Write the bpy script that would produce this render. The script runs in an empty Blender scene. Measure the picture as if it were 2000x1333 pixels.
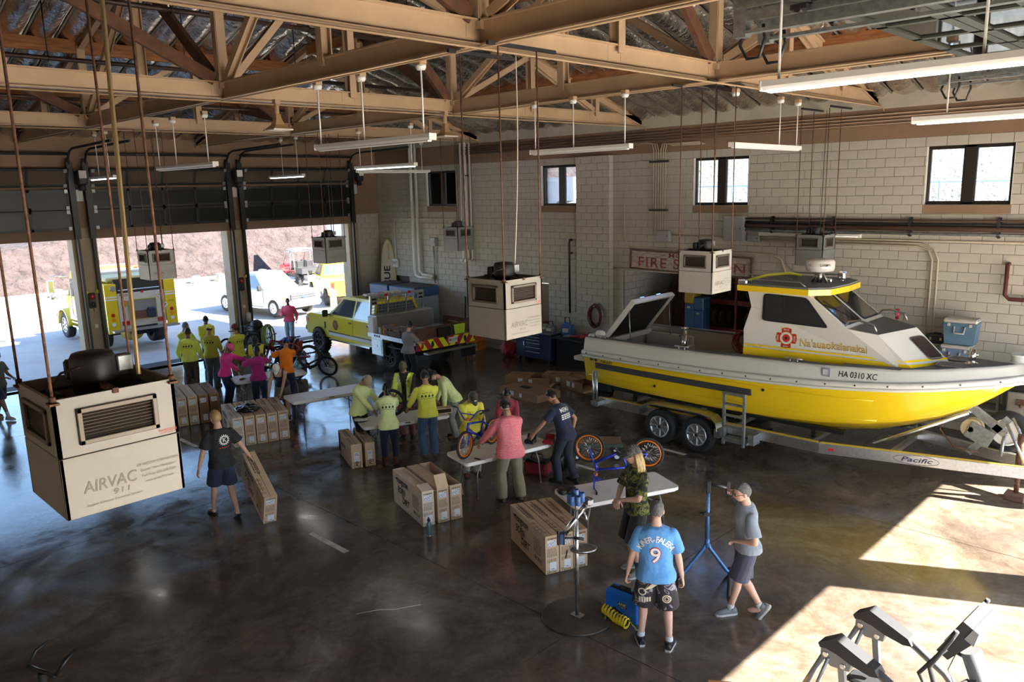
import bpy, math, random
import numpy as np
from mathutils import Vector, Matrix, Euler, noise as mnoise
from mathutils.bvhtree import BVHTree
random.seed(7)
C = bpy.context.scene.collection
SC = bpy.context.scene
PI = math.pi
# ------------------------------------------------------------------ camera
CAM_H = 5.46
yaw, pitch, roll = .7789, .193, -.0255
fw = Vector((-math.sin(yaw)*math.cos(pitch), math.cos(yaw)*math.cos(pitch), -math.sin(pitch)))
rt = Vector((math.cos(yaw), math.sin(yaw), 0)); up0 = rt.cross(fw)
r_ = rt*math.cos(roll) + up0*math.sin(roll); u_ = -rt*math.sin(roll) + up0*math.cos(roll)
cam = bpy.data.cameras.new('camera'); cam.sensor_width = 36; cam.lens = 1534/2000*36
cam.clip_start = .05; cam.clip_end = 600
co = bpy.data.objects.new('camera', cam); C.objects.link(co)
m3 = Matrix((r_, u_, -fw)).transposed().to_4x4(); m3.translation = (0, 0, CAM_H); co.matrix_world = m3
SC.camera = co
# ------------------------------------------------------------------ sky, sun, exposure
W = bpy.data.worlds.new('world'); SC.world = W; W.use_nodes = True
nt = W.node_tree; bg = nt.nodes['Background']
sky = nt.nodes.new('ShaderNodeTexSky'); sky.sky_type = 'NISHITA'; sky.sun_disc = False
SUN_EL = math.radians(38.2); SUN_AZ = math.atan2(.465, .885)
sky.sun_elevation = SUN_EL; sky.sun_rotation = math.radians(90) - SUN_AZ
sky.dust_density = .4; sky.ozone_density = 3.0
nt.links.new(sky.outputs[0], bg.inputs[0]); bg.inputs[1].default_value = .19
sl = bpy.data.lights.new('sun', 'SUN'); sl.energy = 15.0; sl.angle = math.radians(.53); sl.color = (1, .95, .86)
so = bpy.data.objects.new('sun', sl); C.objects.link(so)
sd = Vector((math.cos(SUN_AZ)*math.cos(SUN_EL), math.sin(SUN_AZ)*math.cos(SUN_EL), math.sin(SUN_EL)))
so.rotation_euler = sd.to_track_quat('Z', 'Y').to_euler(); so.location = (30, 15, 30)
vs = SC.view_settings; SC.display_settings.display_device = 'sRGB'
vs.view_transform = 'Standard'; vs.look = 'None'; vs.gamma = 1; vs.use_curve_mapping = False; vs.exposure = 2.1
SC.cycles.max_bounces = 10; SC.cycles.diffuse_bounces = 5; SC.cycles.glossy_bounces = 4; SC.cycles.sample_clamp_indirect = 6
# ------------------------------------------------------------------ helpers
TMP = bpy.data.scenes.new('workspace')      # small scene used to evaluate modifiers and lettering; removed at the end
def evaluate(o):
    TMP.collection.objects.link(o); vl = TMP.view_layers[0]; vl.update(); dg = vl.depsgraph
    return bpy.data.meshes.new_from_object(o.evaluated_get(dg))
def v3(a): return Vector(a)
class MB:
    """collects vertices and faces of ONE mesh"""
    def __init__(s, T=None):
        s.v = []; s.f = []; s.m = []; s.s = []; s.T = T or Matrix()
    def add(s, vs_, fs, mat=0, smooth=False):
        o = len(s.v); T = s.T
        s.v += [T @ Vector(p) for p in vs_]
        s.f += [tuple(i+o for i in f) for f in fs]
        s.m += [mat]*len(fs); s.s += [smooth]*len(fs)
        return s
    def box(s, c, d, mat=0, rot=None, ch=0):
        hx, hy, hz = d[0]/2, d[1]/2, d[2]/2
        M_ = Matrix.Translation(c)
        if rot is not None: M_ = M_ @ (rot if isinstance(rot, Matrix) else Euler(rot).to_matrix().to_4x4())
        if ch <= 0:
            vs_ = [(x*hx, y*hy, z*hz) for x in (-1, 1) for y in (-1, 1) for z in (-1, 1)]
            fs = [(0, 1, 3, 2), (4, 6, 7, 5), (0, 4, 5, 1), (2, 3, 7, 6), (0, 2, 6, 4), (1, 5, 7, 3)]
        else:
            ch = min(ch, hx*.9, hy*.9, hz*.9)
            vs_ = []; idx = {}
            for x in (-1, 1):
                for y in (-1, 1):
                    for z in (-1, 1):
                        for a in range(3):
                            p = [x*(hx-ch), y*(hy-ch), z*(hz-ch)]; p[a] = (x*hx, y*hy, z*hz)[a]
                            idx[x, y, z, a] = len(vs_); vs_.append(p)
            fs = []
            def g(x, y, z, a): return idx[x, y, z, a]
            for q in (-1, 1):
                for a, cyc in ((0, lambda u, w: (q, u, w)), (1, lambda u, w: (w, q, u)), (2, lambda u, w: (u, w, q))):
                    l = [g(*cyc(u, w), a) for u, w in ((-1, -1), (1, -1), (1, 1), (-1, 1))]
                    fs.append(tuple(l if q > 0 else l[::-1]))
            for a in range(3):
                b, c_ = (a+1) % 3, (a+2) % 3
                for q in (-1, 1):
                    for w in (-1, 1):
                        p0 = [0, 0, 0]; p0[b] = q; p0[c_] = w; p1 = list(p0); p0[a] = -1; p1[a] = 1
                        l = [g(*p0, b), g(*p1, b), g(*p1, c_), g(*p0, c_)]
                        fs.append(tuple(l if q*w > 0 else l[::-1]))
            for x in (-1, 1):
                for y in (-1, 1):
                    for z in (-1, 1):
                        l = [g(x, y, z, 0), g(x, y, z, 1), g(x, y, z, 2)]
                        fs.append(tuple(l if x*y*z > 0 else l[::-1]))
        return s.add([M_ @ Vector(p) for p in vs_], fs, mat)
    def ring(s, c, u, w, r, n):
        return [c + u*(r*math.cos(2*PI*i/n)) + w*(r*math.sin(2*PI*i/n)) for i in range(n)]
    def loft(s, rings, mat=0, cap=True, smooth=True, closed=False):
        n = len(rings[0]); vs_ = [p for r in rings for p in r]; fs = []
        for k in range(len(rings) - (0 if closed else 1)):
            a = k*n; b = ((k+1) % len(rings))*n
            for i in range(n):
                j = (i+1) % n; fs.append((a+i, a+j, b+j, b+i))
        o = len(s.f); s.add(vs_, fs, mat, smooth)
        if cap and not closed:
            s.add(rings[0], [tuple(range(n))[::-1]], mat); s.add(rings[-1], [tuple(range(n))], mat)
        return s
    def cyl(s, p0, p1, r0, r1=None, n=12, mat=0, cap=True, smooth=True):
        return s.tube([p0, p1], [r0, r0 if r1 is None else r1], n, mat, cap, smooth)
    def tube(s, pts, r, n=8, mat=0, cap=True, smooth=True, closed=False):
        P = [Vector(p) for p in pts]; k = len(P)
        R_ = list(r) if hasattr(r, '__len__') else [r]*k
        rings = []; u = None
        for i in range(k):
            if closed: d = P[(i+1) % k] - P[i-1]
            else: d = (P[min(i+1, k-1)] - P[max(i-1, 0)])
            if d.length < 1e-9: d = Vector((0, 0, 1))
            d.normalize()
            if u is None:
                u = d.orthogonal() if abs(d.z) > .9 else d.cross(Vector((0, 0, 1)))
            u = (u - d*u.dot(d))
            if u.length < 1e-6: u = d.orthogonal()
            u.normalize(); w = d.cross(u)
            rings.append(s.ring(P[i], u, w, R_[i], n))
        return s.loft(rings, mat, cap, smooth, closed)
    def lathe(s, prof, n=16, mat=0, c=(0, 0, 0), smooth=True, M_=None):
        M_ = M_ or Matrix.Translation(c)
        rings = [[M_ @ Vector((r*math.cos(2*PI*i/n), r*math.sin(2*PI*i/n), z)) for i in range(n)] for r, z in prof]
        return s.loft(rings, mat, True, smooth)
    def sph(s, c, r, n=12, m=8, mat=0, M_=None):
        r = (r, r, r) if not hasattr(r, '__len__') else r
        M_ = Matrix.Translation(c) @ (M_ or Matrix())
        rings = []
        for k in range(1, m):
            t = PI*k/m
            rings.append([M_ @ Vector((r[0]*math.sin(t)*math.cos(2*PI*i/n), r[1]*math.sin(t)*math.sin(2*PI*i/n), -r[2]*math.cos(t))) for i in range(n)])
        o = len(s.v); s.loft(rings, mat, False, True)
        b = M_ @ Vector((0, 0, -r[2])); t = M_ @ Vector((0, 0, r[2]))
        s.add([b]+rings[0], [(0, (i+1) % n+1, i+1) for i in range(n)], mat, True)
        s.add([t]+rings[-1], [(0, i+1, (i+1) % n+1) for i in range(n)], mat, True)
        return s
    def torus(s, c, R_, r, axis=(0, 0, 1), n=24, m=8, mat=0, a0=0, a1=2*PI):
        ax = Vector(axis).normalized(); u = ax.orthogonal().normalized(); w = ax.cross(u); c = Vector(c)
        full = abs(a1-a0-2*PI) < 1e-6
        k = n if full else n+1
        return s.tube([c+u*(R_*math.cos(a0+(a1-a0)*i/n))+w*(R_*math.sin(a0+(a1-a0)*i/n)) for i in range(k)], r, m, mat, True, True, full)
    def prism(s, poly, f0, f1, mat=0, smooth=False):
        """poly 2D points; f0,f1 map (u,v)->3D for both ends"""
        n = len(poly); a = [f0(*p) for p in poly]; b = [f1(*p) for p in poly]
        fs = [tuple(range(n))[::-1], tuple(range(n, 2*n))]
        s.add(a+b, fs, mat); 
        s.add(a+b, [(i, (i+1) % n, (i+1) % n+n, i+n) for i in range(n)], mat, smooth)
        return s
    def px(s, poly, x0, x1, mat=0): return s.prism(poly, lambda u, w: (x0, u, w), lambda u, w: (x1, u, w), mat)
    def py(s, poly, y0, y1, mat=0): return s.prism(poly, lambda u, w: (u, y0, w), lambda u, w: (u, y1, w), mat)
    def pz(s, poly, z0, z1, mat=0): return s.prism(poly, lambda u, w: (u, w, z0), lambda u, w: (u, w, z1), mat)
    def quad(s, a, b, c, d, mat=0): return s.add([a, b, c, d], [(0, 1, 2, 3)], mat)
    def data(s, name, mats):
        me = bpy.data.meshes.new(name)
        me.from_pydata([tuple(p) for p in s.v], [], s.f)
        for m_ in (mats if isinstance(mats, (list, tuple)) else [mats]): me.materials.append(m_)
        if s.f:
            me.polygons.foreach_set('material_index', s.m); me.polygons.foreach_set('use_smooth', s.s)
        me.update(); return me
def link(name, data, parent=None, loc=None, rot=None):
    o = bpy.data.objects.new(name, data); C.objects.link(o)
    if parent is not None: o.parent = parent
    if loc is not None: o.location = loc
    if rot is not None: o.rotation_euler = rot if hasattr(rot, '__len__') else (0, 0, rot)
    return o
def obj(name, mb, mats, parent=None, loc=None, rot=None, fix=True):
    me = mb.data(name, mats)
    if fix:
        import bmesh
        bm = bmesh.new(); bm.from_mesh(me); bmesh.ops.remove_doubles(bm, verts=bm.verts, dist=1e-5)
        bmesh.ops.recalc_face_normals(bm, faces=bm.faces); bm.to_mesh(me); bm.free()
    return link(name, me, parent, loc, rot)
def tag(o, label=None, cat=None, group=None, kind=None):
    if label: o['label'] = label
    if cat: o['category'] = cat
    if group: o['group'] = group
    if kind: o['kind'] = kind
    return o
def thing(name, label, cat, loc=(0, 0, 0), rot=None, group=None):
    return tag(link(name, None, None, loc, rot), label, cat, group)
def struct(name, mb, mats, **k): return tag(obj(name, mb, mats, **k), kind='structure')
def copy_tree(o, parent=None):
    c = o.copy(); C.objects.link(c); c.parent = parent
    for ch in list(o.children): copy_tree(ch, c)
    return c
def smoothstep(a, b, x):
    t = max(0., min(1., (x-a)/(b-a))); return t*t*(3-2*t)
def axes(x, y, z, o):
    m = Matrix((x, y, z)).transposed().to_4x4(); m.translation = o; return m
def arc(c, u, w, r, a0, a1, n):
    c, u, w = Vector(c), Vector(u), Vector(w)
    return [c+u*(r*math.cos(a0+(a1-a0)*i/n))+w*(r*math.sin(a0+(a1-a0)*i/n)) for i in range(n+1)]
def rrect(w, h, r, n=3, cx=0, cy=0):
    o = []
    for sx, sy, a in ((1, 1, 0), (-1, 1, 90), (-1, -1, 180), (1, -1, 270)):
        for i in range(n+1):
            t = math.radians(a+90*i/n); o.append((cx+sx*(w/2-r)+r*math.cos(t), cy+sy*(h/2-r)+r*math.sin(t)))
    return o
# ------------------------------------------------------------------ materials
_mc = {}
def mat(name, col, rough=.5, metal=0., noise=None, bump=None, coat=0., emis=0., spec=None, alpha=None, trans=0., nscale=None, col2=None, stretch=(1, 1, 1), sheen=0):
    if name in _mc: return _mc[name]
    m = bpy.data.materials.new(name); m.use_nodes = True; t = m.node_tree; b = t.nodes['Principled BSDF']
    c4 = (*col, 1); b.inputs['Base Color'].default_value = c4; b.inputs['Roughness'].default_value = rough; b.inputs['Metallic'].default_value = metal
    if coat: b.inputs['Coat Weight'].default_value = coat; b.inputs['Coat Roughness'].default_value = .08
    if spec is not None: b.inputs['Specular IOR Level'].default_value = spec
    if trans: b.inputs['Transmission Weight'].default_value = trans
    if emis: b.inputs['Emission Color'].default_value = c4; b.inputs['Emission Strength'].default_value = emis
    if sheen: b.inputs['Sheen Weight'].default_value = sheen
    if noise or bump:
        tc = t.nodes.new('ShaderNodeTexCoord'); mp = t.nodes.new('ShaderNodeMapping'); mp.inputs['Scale'].default_value = stretch
        t.links.new(tc.outputs['Object'], mp.inputs[0])
    if noise:
        n = t.nodes.new('ShaderNodeTexNoise'); n.inputs['Scale'].default_value = noise[0]; n.inputs['Detail'].default_value = 5; n.inputs['Roughness'].default_value = .6
        t.links.new(mp.outputs[0], n.inputs['Vector'])
        rp = t.nodes.new('ShaderNodeValToRGB'); a = noise[1]
        c2 = col2 or tuple(min(1, x*(1+a)) for x in col); c1 = tuple(x*(1-a) for x in col) if not col2 else col
        rp.color_ramp.elements[0].color = (*c1, 1); rp.color_ramp.elements[1].color = (*c2, 1)
        rp.color_ramp.elements[0].position = .32; rp.color_ramp.elements[1].position = .68
        t.links.new(n.outputs[0], rp.inputs[0]); t.links.new(rp.outputs[0], b.inputs['Base Color'])
    if bump:
        n2 = t.nodes.new('ShaderNodeTexNoise'); n2.inputs['Scale'].default_value = bump[0]; n2.inputs['Detail'].default_value = 3
        t.links.new(mp.outputs[0], n2.inputs['Vector'])
        bp = t.nodes.new('ShaderNodeBump'); bp.inputs['Strength'].default_value = bump[1]; bp.inputs['Distance'].default_value = bump[2] if len(bump) > 2 else .02
        t.links.new(n2.outputs[0], bp.inputs['Height']); t.links.new(bp.outputs[0], b.inputs['Normal'])
    _mc[name] = m; return m
def glass(name, col=(.9, .95, 1), rough=.02, mixv=.85):
    """thin pane: mostly clear with a mirror-like coat"""
    if name in _mc: return _mc[name]
    m = bpy.data.materials.new(name); m.use_nodes = True; t = m.node_tree; t.nodes.clear()
    out = t.nodes.new('ShaderNodeOutputMaterial'); tr = t.nodes.new('ShaderNodeBsdfTransparent'); tr.inputs[0].default_value = (*col, 1)
    gl = t.nodes.new('ShaderNodeBsdfGlossy'); gl.inputs['Roughness'].default_value = rough
    fr = t.nodes.new('ShaderNodeFresnel'); fr.inputs[0].default_value = 1.5
    mx = t.nodes.new('ShaderNodeMixShader')
    t.links.new(fr.outputs[0], mx.inputs[0]); t.links.new(tr.outputs[0], mx.inputs[1]); t.links.new(gl.outputs[0], mx.inputs[2]); t.links.new(mx.outputs[0], out.inputs[0])
    _mc[name] = m; return m
def lighten(c, k): return tuple(min(1, x*k) for x in c)
BLACK = mat('black_plastic', (.012, .012, .013), .45)
RUBBER = mat('rubber', (.016, .016, .017), .75)
CHROME = mat('chrome', (.75, .75, .76), .15, 1)
STEEL = mat('steel', (.42, .42, .42), .38, 1, noise=(30, .2))
ALU = mat('aluminium', (.62, .63, .64), .35, 1, noise=(20, .12))
GALV = mat('galvanised', (.32, .34, .34), .5, .8, noise=(14, .25))
WHITE = mat('white_paint', (.72, .71, .68), .45)
GREYP = mat('grey_paint', (.22, .23, .24), .5)
DARKMETAL = mat('dark_metal', (.03, .03, .032), .5, .3)
RUST = mat('rusty_steel', (.13, .06, .035), .75, .3, noise=(25, .5))
INK = mat('black_ink', (.015, .013, .012), .8)
TAN = mat('tan_paint', (.50, .345, .215), .55, noise=(2.5, .08))
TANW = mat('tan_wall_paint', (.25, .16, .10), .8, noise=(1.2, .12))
REDL = mat('red_lens', (.5, .02, .015), .15, coat=.5)
AMBER = mat('amber_lens', (.8, .3, .02), .15, coat=.5)
LAMPW = mat('lamp_lens', (.8, .82, .85), .1, coat=.6)
# ------------------------------------------------------------------ text
_tc = {}
def text_geo(s, bold=0., shear=0., spacing=1., align='CENTER'):
    k = (s, bold, shear, spacing, align)
    if k in _tc: return _tc[k]
    cu = bpy.data.curves.new('lettering', 'FONT'); cu.body = s; cu.size = 1; cu.align_x = align; cu.align_y = 'CENTER'
    cu.offset = bold; cu.shear = shear; cu.space_character = spacing; cu.resolution_u = 3; cu.fill_mode = 'FRONT'
    o = bpy.data.objects.new('lettering', cu); me = evaluate(o)
    vs_ = [tuple(v.co) for v in me.vertices]; fs = [tuple(p.vertices) for p in me.polygons]
    bpy.data.objects.remove(o); bpy.data.curves.remove(cu); bpy.data.meshes.remove(me)
    _tc[k] = (vs_, fs); return _tc[k]
def text_on(mb, s, o, x, y, size, bold=0., shear=0., spacing=1., wid=None, bvh=None, off=.003, align='CENTER', mat=0):
    """lettering laid on a surface through o with axes x (reading) and y (up)"""
    vs_, fs = text_geo(s, bold, shear, spacing, align)
    if not vs_: return mb
    o, x, y = Vector(o), Vector(x).normalized(), Vector(y).normalized(); nrm = x.cross(y)
    sx = size
    if wid: w = max(v[0] for v in vs_)-min(v[0] for v in vs_); sx = wid/w
    P = [o + x*(v[0]*sx) + y*(v[1]*size) + nrm*off for v in vs_]
    return project(mb, P, fs, nrm, bvh, off, mat)
def project(mb, P, fs, nrm, bvh=None, off=.003, mat=0):
    if bvh:
        Q = []
        for p in P:
            h = bvh.ray_cast(p+nrm*.35, -nrm, .8)
            Q.append(h[0]+nrm*off if h[0] is not None else p)
        P = Q
    return mb.add(P, fs, mat)
def bvh_of(o, world=False):
    me = o.data
    return BVHTree.FromPolygons([v.co.copy() for v in me.vertices], [tuple(p.vertices) for p in me.polygons])
# ------------------------------------------------------------------ people
SKIN = {'light': mat('skin_light', (.55, .33, .24), .55, noise=(9, .08)), 'tan': mat('skin_tan', (.40, .215, .135), .55, noise=(9, .08)), 'brown': mat('skin_brown', (.22, .115, .075), .55, noise=(9, .08))}
EYEW = mat('eye_white', (.7, .68, .65), .3); EYED = mat('eye_dark', (.03, .02, .015), .3); LIP = mat('lip', (.36, .14, .11), .5)
def cloth(name, col, **k):
    k.setdefault('noise', (7, .10)); k.setdefault('bump', (16, .35, .02)); return mat('cloth_'+name, col, .85, sheen=.15, **k)
def remesh(mb, voxel, wrinkle=0., seed=0, smooth=4):
    me = mb.data('tmp', [])
    o = bpy.data.objects.new('tmp', me)
    md = o.modifiers.new('r', 'REMESH'); md.mode = 'VOXEL'; md.voxel_size = voxel; md.use_smooth_shade = True
    if smooth:
        ms = o.modifiers.new('s', 'SMOOTH'); ms.factor = .5; ms.iterations = smooth
    r = evaluate(o)
    bpy.data.objects.remove(o); bpy.data.meshes.remove(me)
    vs_ = [v.co.copy() for v in r.vertices]; ns = [v.normal.copy() for v in r.vertices]; fs = [tuple(p.vertices) for p in r.polygons]
    bpy.data.meshes.remove(r)
    if wrinkle:
        sv = Vector((seed*3.1, seed*1.7, 0))
        for i, p in enumerate(vs_):
            q = Vector((p.x*9, p.y*9, p.z*5.5))+sv
            h = mnoise.noise(q) + .6*abs(mnoise.noise(q*2.1+Vector((5, 1, 2)))) 
            vs_[i] = p + ns[i]*(wrinkle*h)
    out = MB(); out.add(vs_, fs, 0, True); return out
def two_bone(S, T, a, b, pole):
    d = T-S; L = min(d.length, (a+b)*.999); u = d.normalized(); T2 = S+u*L
    x = (a*a-b*b+L*L)/(2*L); h = math.sqrt(max(0, a*a-x*x))
    w = pole-u*pole.dot(u)
    if w.length < 1e-5: w = u.orthogonal()
    return S+u*x+w.normalized()*h, T2
def head_geo(k):
    """shaped head in its own frame: +Y face, Z up, origin at head centre"""
    n, m = 28, 22; vs_ = []; fs = []; mt = []
    for j in range(m+1):
        t = PI*j/m
        for i in range(n):
            a = 2*PI*i/n; d = Vector((math.sin(t)*math.sin(a), math.sin(t)*math.cos(a), math.cos(t)))  # a=0 -> +Y
            x, y, z = d.x*.076, d.y*.098, d.z*.118
            if z < 0:
                f = -z/.118; x *= 1-.34*f**1.5
                y = y*(1-.10*f) + (.018*f if d.y > 0 else .03*f*0)
                if d.y < 0: y *= 1-.30*f
            if d.y > .2:
                g = lambda cx, cz, s, sz=None: math.exp(-((x-cx)/s)**2-((z-cz)/(sz or s))**2)
                y += .024*g(0, -.026, .012, .020)+.008*g(0, .0, .010, .03)           # nose
                y += .007*g(0, .026, .05, .012)                                       # brow
                y -= .013*(g(.031, .006, .016, .011)+g(-.031, .006, .016, .011))      # sockets
                y += .005*g(0, -.062, .02, .009)+.009*g(0, -.097, .024, .014)         # lips, chin
                y += .004*(g(.042, -.025, .02)+g(-.042, -.025, .02))
            vs_.append(Vector((x, y, z))*k)
    for j in range(m):
        for i in range(n):
            i2 = (i+1) % n; fs.append((j*n+i, (j+1)*n+i, (j+1)*n+i2, j*n+i2))
    return vs_, fs
def hand(mb, W, d, nrm, side, k, curl=.5, spread=1.):
    """palm and five fingers; W wrist, d pointing along the hand, nrm out of the back of the hand"""
    d = d.normalized(); nrm = (nrm-d*nrm.dot(d)).normalized(); s = d.cross(nrm)*side   # s towards the thumb side
    def pt(a, b, c): return W + d*(a*k) + s*(b*k) + nrm*(c*k)
    rings = []
    for a, w, th in ((-.01, .026, .02), (.03, .036, .016), (.075, .043, .014), (.098, .042, .012)):
        rings.append([pt(a, w*math.cos(t), th*math.sin(t)) for t in [2*PI*i/10 for i in range(10)]])
    mb.loft(rings, 0)
    for j, (L, o) in enumerate(((.072, .031), (.082, .010), (.076, -.011), (.058, -.031))):
        base = pt(.092, o, 0); dirv = (d + s*(o*1.6*spread)).normalized(); P = [base-dirv*.01*k]; q = base; ang = 0
        for seg, fr in enumerate((.45, .32, .23)):
            ang += curl*(.75, .95, .6)[seg]
            dd = dirv*math.cos(ang)-nrm*math.sin(ang); P.append(q); q = q+dd*(L*fr*k)
        P.append(q); mb.tube(P, [.0090*k, .0092*k, .0084*k, .0078*k, .0055*k], 6)
    b = pt(.022, .026, -.006); P = [pt(.01, .018, -.004), b]; q = b
    for seg, L in enumerate((.042, .030, .022)):
        t = (d*(.62+.18*seg)+s*(.75-.3*seg)-nrm*(.28+curl*.45*(seg+.3))).normalized(); q = q+t*(L*k); P.append(q)
    mb.tube(P, [.014*k, .0125*k, .0105*k, .0095*k, .006*k], 6)
class Person:
    pass
def person(label, loc, face, h=1.75, skin='tan', girth=1., lean=0, side=0, twist=0, head=(0, 0), lh=None, rh=None, lf=(-.11, 0, 8, 0), rf=(.11, 0, -8, 0),
           lpole=(-.5, -.9, -.3), rpole=(.5, -.9, -.3), drop=0, shirt=None, sleeve='short', hem=.86, pants=None, plen='long', shoes=None, hair=None, cap=None, capmat=None,
           female=False, curl=(.5, .5), glasses=False, group=None, voxel=.014, neck=True, hipx=0, hipy=0, loose=1., strappy=False, boots=False, flip=False, beard=None, socks=None, seed=1, kneeout=0, pflare=1.):
    k = h/1.75; P = Person(); rz = math.radians(face-90)
    root = thing('person', label, 'person', loc, rz, group); P.root = root; P.k = k
    G = girth; X, Y, Z = Vector((1, 0, 0)), Vector((0, 1, 0)), Vector((0, 0, 1))
    hip = Vector((hipx, hipy, .93-drop))*k
    def loc_(p): return p if p is None or len(p) == 3 else tuple(Matrix.Rotation(-rz, 3, 'Z')@(Vector(p[1:])-Vector(loc)))
    lh, rh = loc_(lh), loc_(rh)
    la, sa, ta = math.radians(lean), math.radians(side), math.radians(twist)
    # spine: frame at height zz of the upright figure
    def frame(zz):
        f = smoothstep(.86, 1.34, zz)
        R_ = Matrix.Rotation(ta*f, 3, 'Z') @ Matrix.Rotation(sa*f, 3, 'Y') @ Matrix.Rotation(-la*(.55+.45*f) if zz > .86 else -la*.3, 3, 'X')
        return R_
    zs = [.80+.01*i for i in range(81)]; pos = {}; p = hip.copy()
    i0 = 13
    pts = [None]*81; pts[i0] = hip
    for i in range(i0+1, 81): pts[i] = pts[i-1]+frame(zs[i])@Z*(.01*k)
    for i in range(i0-1, -1, -1): pts[i] = pts[i+1]-frame(zs[i])@Z*(.01*k)
    def sp(zz):
        t = (zz-.80)/.01; i = max(0, min(79, int(t))); return pts[i].lerp(pts[i+1], max(0, min(1, t-i)))
    def tring(zz, a, b, fy=0, n=20):
        R_ = frame(zz); c = sp(zz); u = R_@X; w = R_@Y
        o = []
        for i in range(n):
            t = 2*PI*i/n; ct, st = math.cos(t), math.sin(t)
            ct = math.copysign(abs(ct)**.85, ct); st = math.copysign(abs(st)**.85, st)
            o.append(c+u*(a*k*ct)+w*((b*st+fy)*k))
        return o
    sh = .16 if female else .182; hw = .178 if female else .17
    tors = [(.82, .12, .09, 0), (.87, .165, .115, -.008), (.93, hw, .125, -.012), (1.0, .155, .112, -.004), (1.08, .132 if female else .145, .10, .004), (1.18, .14 if female else .152, .108, .006), (1.28, .16, .122 if not female else .128, .008), (1.36, .174, .12, .004), (1.41, .172, .10, -.002), (1.445, .138, .084, -.006), (1.475, .095, .074, -.004), (1.505, .066, .062, .0), (1.57, .056, .058, .012), (1.61, .05, .05, .016)]
    R1 = frame(1.42); cs = sp(1.395)
    SL = cs+R1@Vector((-sh, -.004, .0))*k; SR = cs+R1@Vector((sh, -.004, .0))*k
    UA, FA, TH, SHN = .285*k, .255*k, .43*k, .42*k
    HL = hip+Vector((-.092, 0, -.02))*k; HR = hip+Vector((.092, 0, -.02))*k
    dl = Vector((-sh-.09, .04, .80-drop))*k+Vector((hipx, hipy, 0))*k if lh is None else Vector(lh)
    dr = Vector((sh+.09, .04, .80-drop))*k+Vector((hipx, hipy, 0))*k if rh is None else Vector(rh)
    EL, WL = two_bone(SL, dl, UA, FA, frame(1.4)@Vector(lpole)); ER, WR = two_bone(SR, dr, UA, FA, frame(1.4)@Vector(rpole))
    legs = []
    for Hh, ft, sd in ((HL, lf, -1), (HR, rf, 1)):
        fy = math.radians(ft[2]); fd = Vector((-math.sin(fy), math.cos(fy), 0)); pit = math.radians(ft[4]) if len(ft) > 4 else 0
        A = Vector((ft[0], ft[1], .085*k+ft[3]))
        K, A = two_bone(Hh, A, TH, SHN, Vector((sd*(.12+kneeout), 1, 0)))
        legs.append((Hh, K, A, fd, pit, sd))
    P.__dict__.update(SL=SL, SR=SR, EL=EL, ER=ER, WL=WL, WR=WR, legs=legs, sp=sp, frame=frame)
    def limb(mb, A, B, ra, rb, n=12, bulge=1.12, ext=0., r_end=True):
        d = (B-A); L = d.length; d = d.normalized()
        P_ = [A-d*ra*.4, A, A+d*L*.33, A+d*L*.66, B, B+d*ext]; 
        mb.tube(P_[:5] if not ext else P_, [ra*.6, ra, (ra*.67+rb*.33)*bulge, (ra*.33+rb*.67)*1.04, rb]+([rb*.9] if ext else []), n)
    # --- body
    mb = MB()
    sk = .93
    mb.loft([tring(z_, a*(G if z_ < 1.45 else 1)*sk, b*(G if z_ < 1.45 else 1)*sk, fy) for z_, a, b, fy in tors])
    for S, E_, W_ in ((SL, EL, WL), (SR, ER, WR)):
        mb.sph(S, .052*k*G**.5, 10, 7); limb(mb, S, E_, .050*k*G**.5, .040*k); mb.sph(E_, .040*k, 8, 6); limb(mb, E_, W_, .042*k, .026*k, bulge=1.06); mb.sph(W_, .026*k, 8, 6)
    for Hh, K, A, fd, pit, sd in legs:
        limb(mb, Hh, K, .083*k*G**.5, .053*k, bulge=1.06); mb.sph(K, .052*k, 9, 7); d = (A-K).normalized(); bk = -(fd*.012*k)
        mb.tube([K, K+d*SHN*.28+bk, K+d*SHN*.6+bk*.5, A], [.052*k, .056*k, .046*k, .034*k], 10); mb.sph(A, .036*k, 8, 6)
        mb.sph(A+fd*.05*k-Z*.045*k, (.036*k, .036*k, .03*k), 8, 6); mb.tube([A-Z*.03*k-fd*.03*k, A+fd*.1*k-Z*.05*k, A+fd*.155*k-Z*.062*k], [.038*k, .036*k, .02*k], 8)
    body = remesh(mb, voxel, 0, 0, 3)
    # head
    hy_, hp_ = math.radians(head[0]), math.radians(head[1])
    Rn = frame(1.6); Hc = sp(1.575)+Rn@Vector((0, .02, .085))*k
    RH = (Rn@Matrix.Rotation(hy_, 3, 'Z')@Matrix.Rotation(-hp_, 3, 'X'))
    Hc = sp(1.56)+Rn@Vector((0, .012, 0))*k+RH@Vector((0, .022, .10))*k
    hv, hf = head_geo(k); HM = RH.to_4x4(); HM.translation = Hc; P.HM = HM
    body.add([HM@p for p in hv], hf, 0, True)
    for sx in (-1, 1):
        body.sph(HM@(Vector((sx*.076, -.008, -.008))*k), (.012*k, .022*k, .033*k), 8, 6, 0, RH.to_4x4())
        body.sph(HM@(Vector((sx*.031, .084, .006))*k), (.0125*k, .008*k, .0085*k), 8, 6, 1, RH.to_4x4())
        body.sph(HM@(Vector((sx*.031, .0895, .006))*k), (.0055*k, .004*k, .0055*k), 6, 5, 2, RH.to_4x4())
        body.box(HM@(Vector((sx*.031, .094, .026))*k), (.032*k, .008*k, .006*k), 2, RH.to_4x4())
    body.sph(HM@(Vector((0, .098, -.062))*k), (.022*k, .006*k, .0065*k), 8, 6, 3, RH.to_4x4())
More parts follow.
